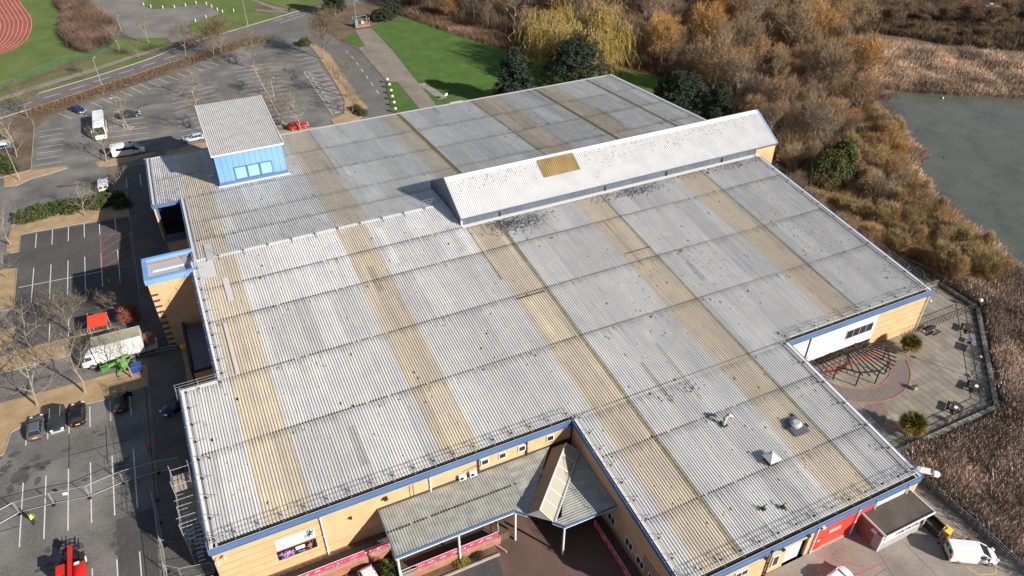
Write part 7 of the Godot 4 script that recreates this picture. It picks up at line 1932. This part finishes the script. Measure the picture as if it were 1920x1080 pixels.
func build_terrace():
	var w := thing("terrace_wall", "concrete retaining wall around the angled terrace", "wall")
	for q in [[105.1, -66, 105.05, -51.6], [105.05, -51.6, 88.4, -35.75], [88.4, -35.75, 69.2, -35.75]]:
		var a := Vector2(q[0], q[1]); var b := Vector2(q[2], q[3]); var m := (a + b) * .5
		bx("wall_section", w, M.paving, v3(m.x, -.75, m.y), v3((b - a).length() + .3, 2.1, .45), Basis(Vector3.UP, -(b - a).angle())); bx("coping", w, M.kerb, v3(m.x, .33, m.y), v3((b - a).length() + .4, .1, .6), Basis(Vector3.UP, -(b - a).angle()))
	railing("dark railing on the inner side of the terrace wall", [v3(104.5, .0, -64), v3(104.4, .0, -51.8), v3(88.2, .0, -36.3), v3(71, .0, -36.3)], 1.25, "steel_dark", "terrace_railing", "railing", 1.3, 2, .035)
	railing("steel railing outside the terrace corner by the reeds", [v3(103.0, .0, -72), v3(105.6, .0, -62), v3(105.7, .0, -53.2)], 1.2, "galv", "outer_railing", "railing", 2.0, 3, .03)
	railing("dark slatted fence across the terrace from the wall corner", [v3(89.6, 0, -51.4), v3(104.0, 0, -51.6)], 1.35, "steel_dark", "terrace_fence", "fence", .75, 2, .04)
	for q in [[105.1, -51.7]]:
		var gl := thing("globe_lamp", "white globe lamp on the far corner of the terrace wall", "lamp", v3(q[0], .38, q[1])); var mb := MB.new(); mb.tube(v3(0, 0, 0), v3(0, .9, 0), .06, .05, 8); part("stem", mb, M.steel_dark, gl); mb = MB.new(); mb.ball(v3(0, 1.2, 0), v3(.34, .34, .34), 12, 9); part("globe", mb, M.frame_white, gl, true)
	var pl := thing("lamp_column", "slim dark lamp column near the terrace wall", "lamp", v3(90.6, 0, -41.4)); var pm := MB.new(); pm.tube(v3(0, 0, 0), v3(0, 3.6, 0), .06, .04, 8, true); part("column", pm, M.steel_dark, pl); pm = MB.new(); pm.ball(v3(0, 3.75, 0), v3(.2, .2, .2)); part("lamp_head", pm, M.trim_grey, pl); bx("foot", pl, M.kerb, v3(0, .15, 0), v3(.4, .3, .4))
	# curved paving with brick edging
	var cob := MB.new()
	var cx := 77.4; var cz := -51.9; var ro := 8.9; var ri := 6.3
	for i in 26:
		var a0 := deg_to_rad(28 + i * 5.0); var a1 := deg_to_rad(28 + (i + 1) * 5.0)
		cob.quad(v3(cx + cos(a0) * ri, .014, cz + sin(a0) * ri), v3(cx + cos(a1) * ri, .014, cz + sin(a1) * ri), v3(cx + cos(a1) * ro, .014, cz + sin(a1) * ro), v3(cx + cos(a0) * ro, .014, cz + sin(a0) * ro))
	cob.flat(P2([72.8, -43.6, 75.6, -43.2, 74.6, -41.2, 69, -38, 68, -40]), .013)
	var co := struct("cobbled_band", cob, M.cobble)
	for rad in [ro, ri]:
		var ed := MB.new()
		for i in 26:
			var a0 := deg_to_rad(28 + i * 5.0); var a1 := deg_to_rad(28 + (i + 1) * 5.0)
			var p := Vector2(cx + cos((a0 + a1) * .5) * rad, cz + sin((a0 + a1) * .5) * rad)
			ed.box(v3(p.x, .03, p.y), v3(.16, .06, rad * .0875), Basis(Vector3.UP, -(a0 + a1) * .5))
		part("brick_edging", ed, M.redbrick, co)
	bx("brick_edging", co, M.redbrick, v3(74.3, .03, -42.3), v3(.16, .06, 2.2), Basis(Vector3.UP, .8))
	# fan-shaped timber pergola
	var pg := thing("pergola", "dark fan-shaped timber pergola over the terrace beside the white wall", "pergola")
	for i in 15:
		var a := deg_to_rad(22 + i * 9.0)
		var d := Vector2(cos(a), sin(a))
		var p0 := Vector2(cx, cz + .6) + d * Vector2(2.6, .6); var p1 := Vector2(cx, cz) + d * Vector2(6.0, 6.6)
		var m := (p0 + p1) * .5
		bx("rafter", pg, M.timber_dark, v3(m.x, 2.62, m.y), v3((p1 - p0).length(), .18, .065), Basis(Vector3.UP, -(p1 - p0).angle()))
	for i in 5:
		var a := deg_to_rad(28 + i * 31.0); var b := deg_to_rad(28 + (i + 1) * 31.0)
		var p := Vector2(cx + cos(a) * 5.3, cz + sin(a) * 5.8); var q := Vector2(cx + cos(b) * 5.3, cz + sin(b) * 5.8)
		if i < 4:
			var m := (p + q) * .5
			bx("ring_beam", pg, M.timber_dark, v3(m.x, 2.44, m.y), v3((q - p).length(), .2, .12), Basis(Vector3.UP, -(q - p).angle()))
		bx("post", pg, M.timber_dark, v3(p.x, 1.2, p.y), v3(.15, 2.4, .15))
	bx("wall_beam", pg, M.timber_dark, v3(cx, 2.44, cz + .9), v3(6.4, .2, .12))
	railing("thin red railing in front of the white clad wall", [v3(66.4, 0, -50.6), v3(83.6, 0, -50.6)], 1.15, "rust_red", "red_railing", "railing", 1.1, 2, .03)
	var rs := MB.new(); rs.flat(P2([66, -50.9, 83.5, -50.9, 83.5, -50.1, 66, -50.1]), .01); struct("red_paving_strip", rs, M.redbrick)
	# picnic tables
	var names := ["dark picnic table near the far corner of the terrace", "dark picnic table with a pale tray by the terrace wall angle", "dark picnic table nearest the reeds on the terrace", "dark bench table beside the slatted fence"]
	var tp := [[98.9, -48.6, .5], [88.8, -39.6, .4], [82.9, -37.9, .5], [93.6, -50.6, .1]]
	for i in 4:
		var t := thing("picnic_table", names[i], "picnic table", v3(tp[i][0], 0, tp[i][1]), tp[i][2], "picnic tables on the terrace")
		var n := 5 if i < 3 else 3
		for j in n: bx("top_board", t, M.timber_dark, v3(0, .76, -.36 + j * .18), v3(1.9, .05, .165))
		for s in [-1, 1]:
			for j in 2: bx("seat_board", t, M.timber_dark, v3(0, .45, s * (.72 + j * .17)), v3(1.9, .05, .155))
			bx("leg_frame", t, M.timber_dark, v3(s * .7, .42, 0), v3(.08, .1, 1.7)); bx("leg", t, M.timber_dark, v3(s * .7, .38, .4), v3(.08, .84, .1), Basis(Vector3.RIGHT, .45)); bx("leg", t, M.timber_dark, v3(s * .7, .38, -.4), v3(.08, .84, .1), Basis(Vector3.RIGHT, -.45))
	for q in [[88.7, -39.3, "pale tray left on the picnic table by the wall angle"], [82.7, -37.7, "pale sheet left on the picnic table nearest the reeds"]]:
		var tr := thing("tray", q[2], "tray", v3(q[0], .79, q[1]), .4); var mb := MB.new(); mb.cbox(v3(0, .04, 0), v3(.6, .08, .42), .03); part("dish", mb, M.frame_white, tr)
	var gr := thing("drain_cover", "dark rectangular grating set in the terrace", "grating", v3(94.9, .01, -46.4), .5)
	for i in 8: bx("bar", gr, M.steel_dark, v3(0, .01, -.7 + i * .2), v3(1.8, .03, .13))
	var bt := thing("bench_table", "small blue-topped table beside the grating", "table", v3(96.9, 0, -46.6), .5); bx("top", bt, plain("bench_blue", lin(.08, .13, .25), .6), v3(0, .5, 0), v3(1.2, .06, .7)); for s in [-1, 1]: bx("leg", bt, M.steel_dark, v3(s * .45, .24, 0), v3(.08, .48, .5))
	for q in [[81.4, -43.0, "small square planter beside the cobbled band"], [80.6, -36.9, "low planter with yellow-green plants by the terrace wall"]]:
		var p := thing("planter", q[2], "planter", v3(q[0], 0, q[1])); var mb := MB.new(); mb.rings([[v3(-.25, 0, -.25), v3(.25, 0, -.25), v3(.25, 0, .25), v3(-.25, 0, .25)], [v3(-.33, .5, -.33), v3(.33, .5, -.33), v3(.33, .5, .33), v3(-.33, .5, .33)]], true); part("pot", mb, M.kerb, p); part("plant", bush(int(q[0]), .3, .35, .3, C(.14, .16, .03), 20, 14, .1), M.leafv, p)
		p.get_node("plant").position.y = .45
	# far bank of the pond: road, hedge, garden edge
	sheet("far_road", [196, -200, 206, -187, 214, -176.5, 231, -170, 245, -167, 275, -148, 300, -135, 310, -150, 280, -165, 250, -182, 228, -190, 210, -200], -.03, "road")
	var fh := MB.new(); var hr := RandomNumberGenerator.new(); hr.seed = 44
	for i in 5200:
		var f := hr.randf(); var p := Vector2(218, -166).lerp(Vector2(280, -132), f) + Vector2(hr.randfn(), hr.randfn()) * 1.3
		var b := v3(p.x, hr.randf() * 1.1, p.y); fh.col = vary(C(.055, .06, .022) if hr.randf() < .7 else C(.16, .12, .05), hr); spike(fh, b, b + v3(hr.randfn() * .5, hr.randf() * .7, hr.randfn() * .5), .28, hr)
	var hh := thing("garden_hedge", "dark green hedge along the road beyond the reed bed", "hedge", v3(0, 0, 0)); part("foliage", fh, M.leafv, hh)
	var r := RandomNumberGenerator.new(); r.seed = 45
	var far := bare_tree(121, 8.0, opts(C(.2, .13, .08), C(.26, .21, .15), {"kids": [12, 6, 5], "start": .12, "twigs": 6, "tl": 1.0, "tw": .055}))
	var fp := spaced(points_in(P2([190, -172, 186, -159, 196, -157.5, 207, -145, 224, -130, 252, -110, 285, -118, 280, -131, 250, -147, 232, -158, 214, -170]), 300, 46), 4.6)
	for p in fp: plant("bank_tree", far, M.bark_mid, "dark brown bare tree or thicket on the bank beyond the reed bed", "tree", p, r.randf() * TAU, r.randf_range(.28, .55), "bare trees on the bank beyond the reeds")
	for i in 13:
		var bt2 := v3(196 + i * 6.2 + r.randf_range(-2, 2), 0, -164 + i * 2.6 + r.randf_range(-3, 3))
		plant("bank_tree", far, M.bark_mid, "taller bare tree on the bank beyond the reed bed, %s from the left" % ["first", "second", "third", "fourth", "fifth", "sixth", "seventh", "eighth", "ninth", "tenth", "eleventh", "twelfth", "thirteenth"][i], "tree", bt2, r.randf() * TAU, r.randf_range(.8, 1.15), "taller bare trees on the bank beyond the reeds")
	scatter("bank_undergrowth", "dark brown undergrowth on the bank beyond the reed bed", "undergrowth", tuft(107, 22, 1.6, .09, .6, [C(.12, .075, .048), C(.16, .105, .06), C(.09, .08, .04)], false, .5), points_in(P2([186, -160, 196, -157.5, 207, -145, 224, -130, 252, -110, 290, -115, 285, -133, 250, -150, 232, -161, 212, -174, 190, -174]), 3600, 47), .8, 1.6, 48, [C(1, 1, 1), C(.85, .9, .8), C(1.15, 1, .9)])
	# houses at the top right edge
	for k in 3:
		var hs := thing("house", ["brick house at the top right edge, left of three", "brick house at the top right edge, middle of three", "pale house at the top right corner"][k], "house", v3(258 + k * 13, 0, -180 + k * 12), -.45)
		bx("wall", hs, M.brick if k < 2 else M.white_clad, v3(0, 2.6, 0), v3(8, 5.2, 7)); var rf := MB.new(); rf.rings([[v3(-4.3, 5.2, -3.8), v3(-4.3, 5.2, 3.8), v3(-4.3, 8.0, 0)], [v3(4.3, 5.2, -3.8), v3(4.3, 5.2, 3.8), v3(4.3, 8.0, 0)]], true); part("roof", rf, M.redbrick, hs)
		for s in [-1, 1]:
			for y in [1.4, 4.0]: window(hs, v3(s * 2.2, y, 3.56), 1.5, 1.2, "z", 2)
		bx("door", hs, M.bin_blue, v3(0, 1.05, 3.54), v3(.95, 2.1, .08))
	# birds on the pond
	for q in [[174.8, -115.4, 1.0, "white swan near the reed bed"], [153.1, -104.3, .6, "dark water bird near the near shore"], [147.1, -92.1, .6, "dark water bird out from the near shore"]]:
		var b := thing("water_bird", q[3], "bird", v3(q[0], -1.36, q[1]), q[0]); var mb := MB.new(); var s: float = q[2]
		skin(mb, [[v3(0, .12, -.3) * s, v3(0, .16, .22) * s, .13 * s, .17 * s, C(.75, .74, .7) if s == 1.0 else C(.05, .05, .05)], [v3(0, .18, .3) * s, v3(0, .55, .36) * s, .07 * s, .045 * s, C(.75, .74, .7) if s == 1.0 else C(.05, .05, .05)], [v3(0, .58, .36) * s, v3(0, .55, .5) * s, .055 * s, .03 * s, C(.75, .74, .7) if s == 1.0 else C(.1, .1, .1)], [v3(0, .54, .5) * s, v3(0, .52, .6) * s, .022 * s, .012 * s, C(.7, .3, .05)], [v3(0, .14, -.35) * s, v3(0, .26, -.55) * s, .08 * s, .02 * s, C(.7, .69, .65) if s == 1.0 else C(.05, .05, .05)]], v3(-.3, -.1, -.7) * s, v3(.3, .75, .75) * s, .04 * s, .05 * s)
		part("body", mb, M.vcol, b, true)

func _ready():
	rng.seed = 20240
	var cam := Camera3D.new()
	cam.name = "camera"
	add_child(cam)
	cam.position = v3(0, 72, 0)
	cam.rotation = v3(-deg_to_rad(36.59), -deg_to_rad(25.293), 0)
	cam.fov = 42.39
	cam.far = 6000.0
	cam.near = 0.5
	cam.current = true
	var we := WorldEnvironment.new()
	var env := Environment.new()
	var sk := ProceduralSkyMaterial.new()
	sk.sky_top_color = Color(.48, .56, .68)
	sk.sky_horizon_color = Color(.82, .83, .85)
	sk.ground_horizon_color = Color(.6, .6, .58); sk.ground_bottom_color = Color(.3, .28, .25)
	sk.sky_curve = .2
	var sky := Sky.new(); sky.sky_material = sk
	env.background_mode = Environment.BG_SKY
	env.sky = sky
	env.background_energy_multiplier = .46
	env.tonemap_mode = Environment.TONE_MAPPER_LINEAR
	env.tonemap_exposure = 1.7
	env.sdfgi_enabled = true; env.ssao_enabled = true; env.ssil_enabled = true
	we.environment = env
	we.name = "environment"
	add_child(we)
	var sun := DirectionalLight3D.new()
	sun.name = "sun"
	sun.light_energy = 1.6
	sun.light_color = Color(1.0, .965, .92)
	sun.light_angular_distance = .55
	sun.shadow_enabled = true
	add_child(sun)
	var el := deg_to_rad(26.5); var az := deg_to_rad(31.5)
	sun.look_at_from_position(Vector3.ZERO, v3(-sin(az) * cos(el), -sin(el), -cos(az) * cos(el)), Vector3.UP)
	make_materials()
	build_ground()
	build_centre()
	build_rooflight()
	build_tower()
	build_entrance()
	build_terrace()
	build_vehicles()
	build_people()
	build_fittings()
	build_plants()
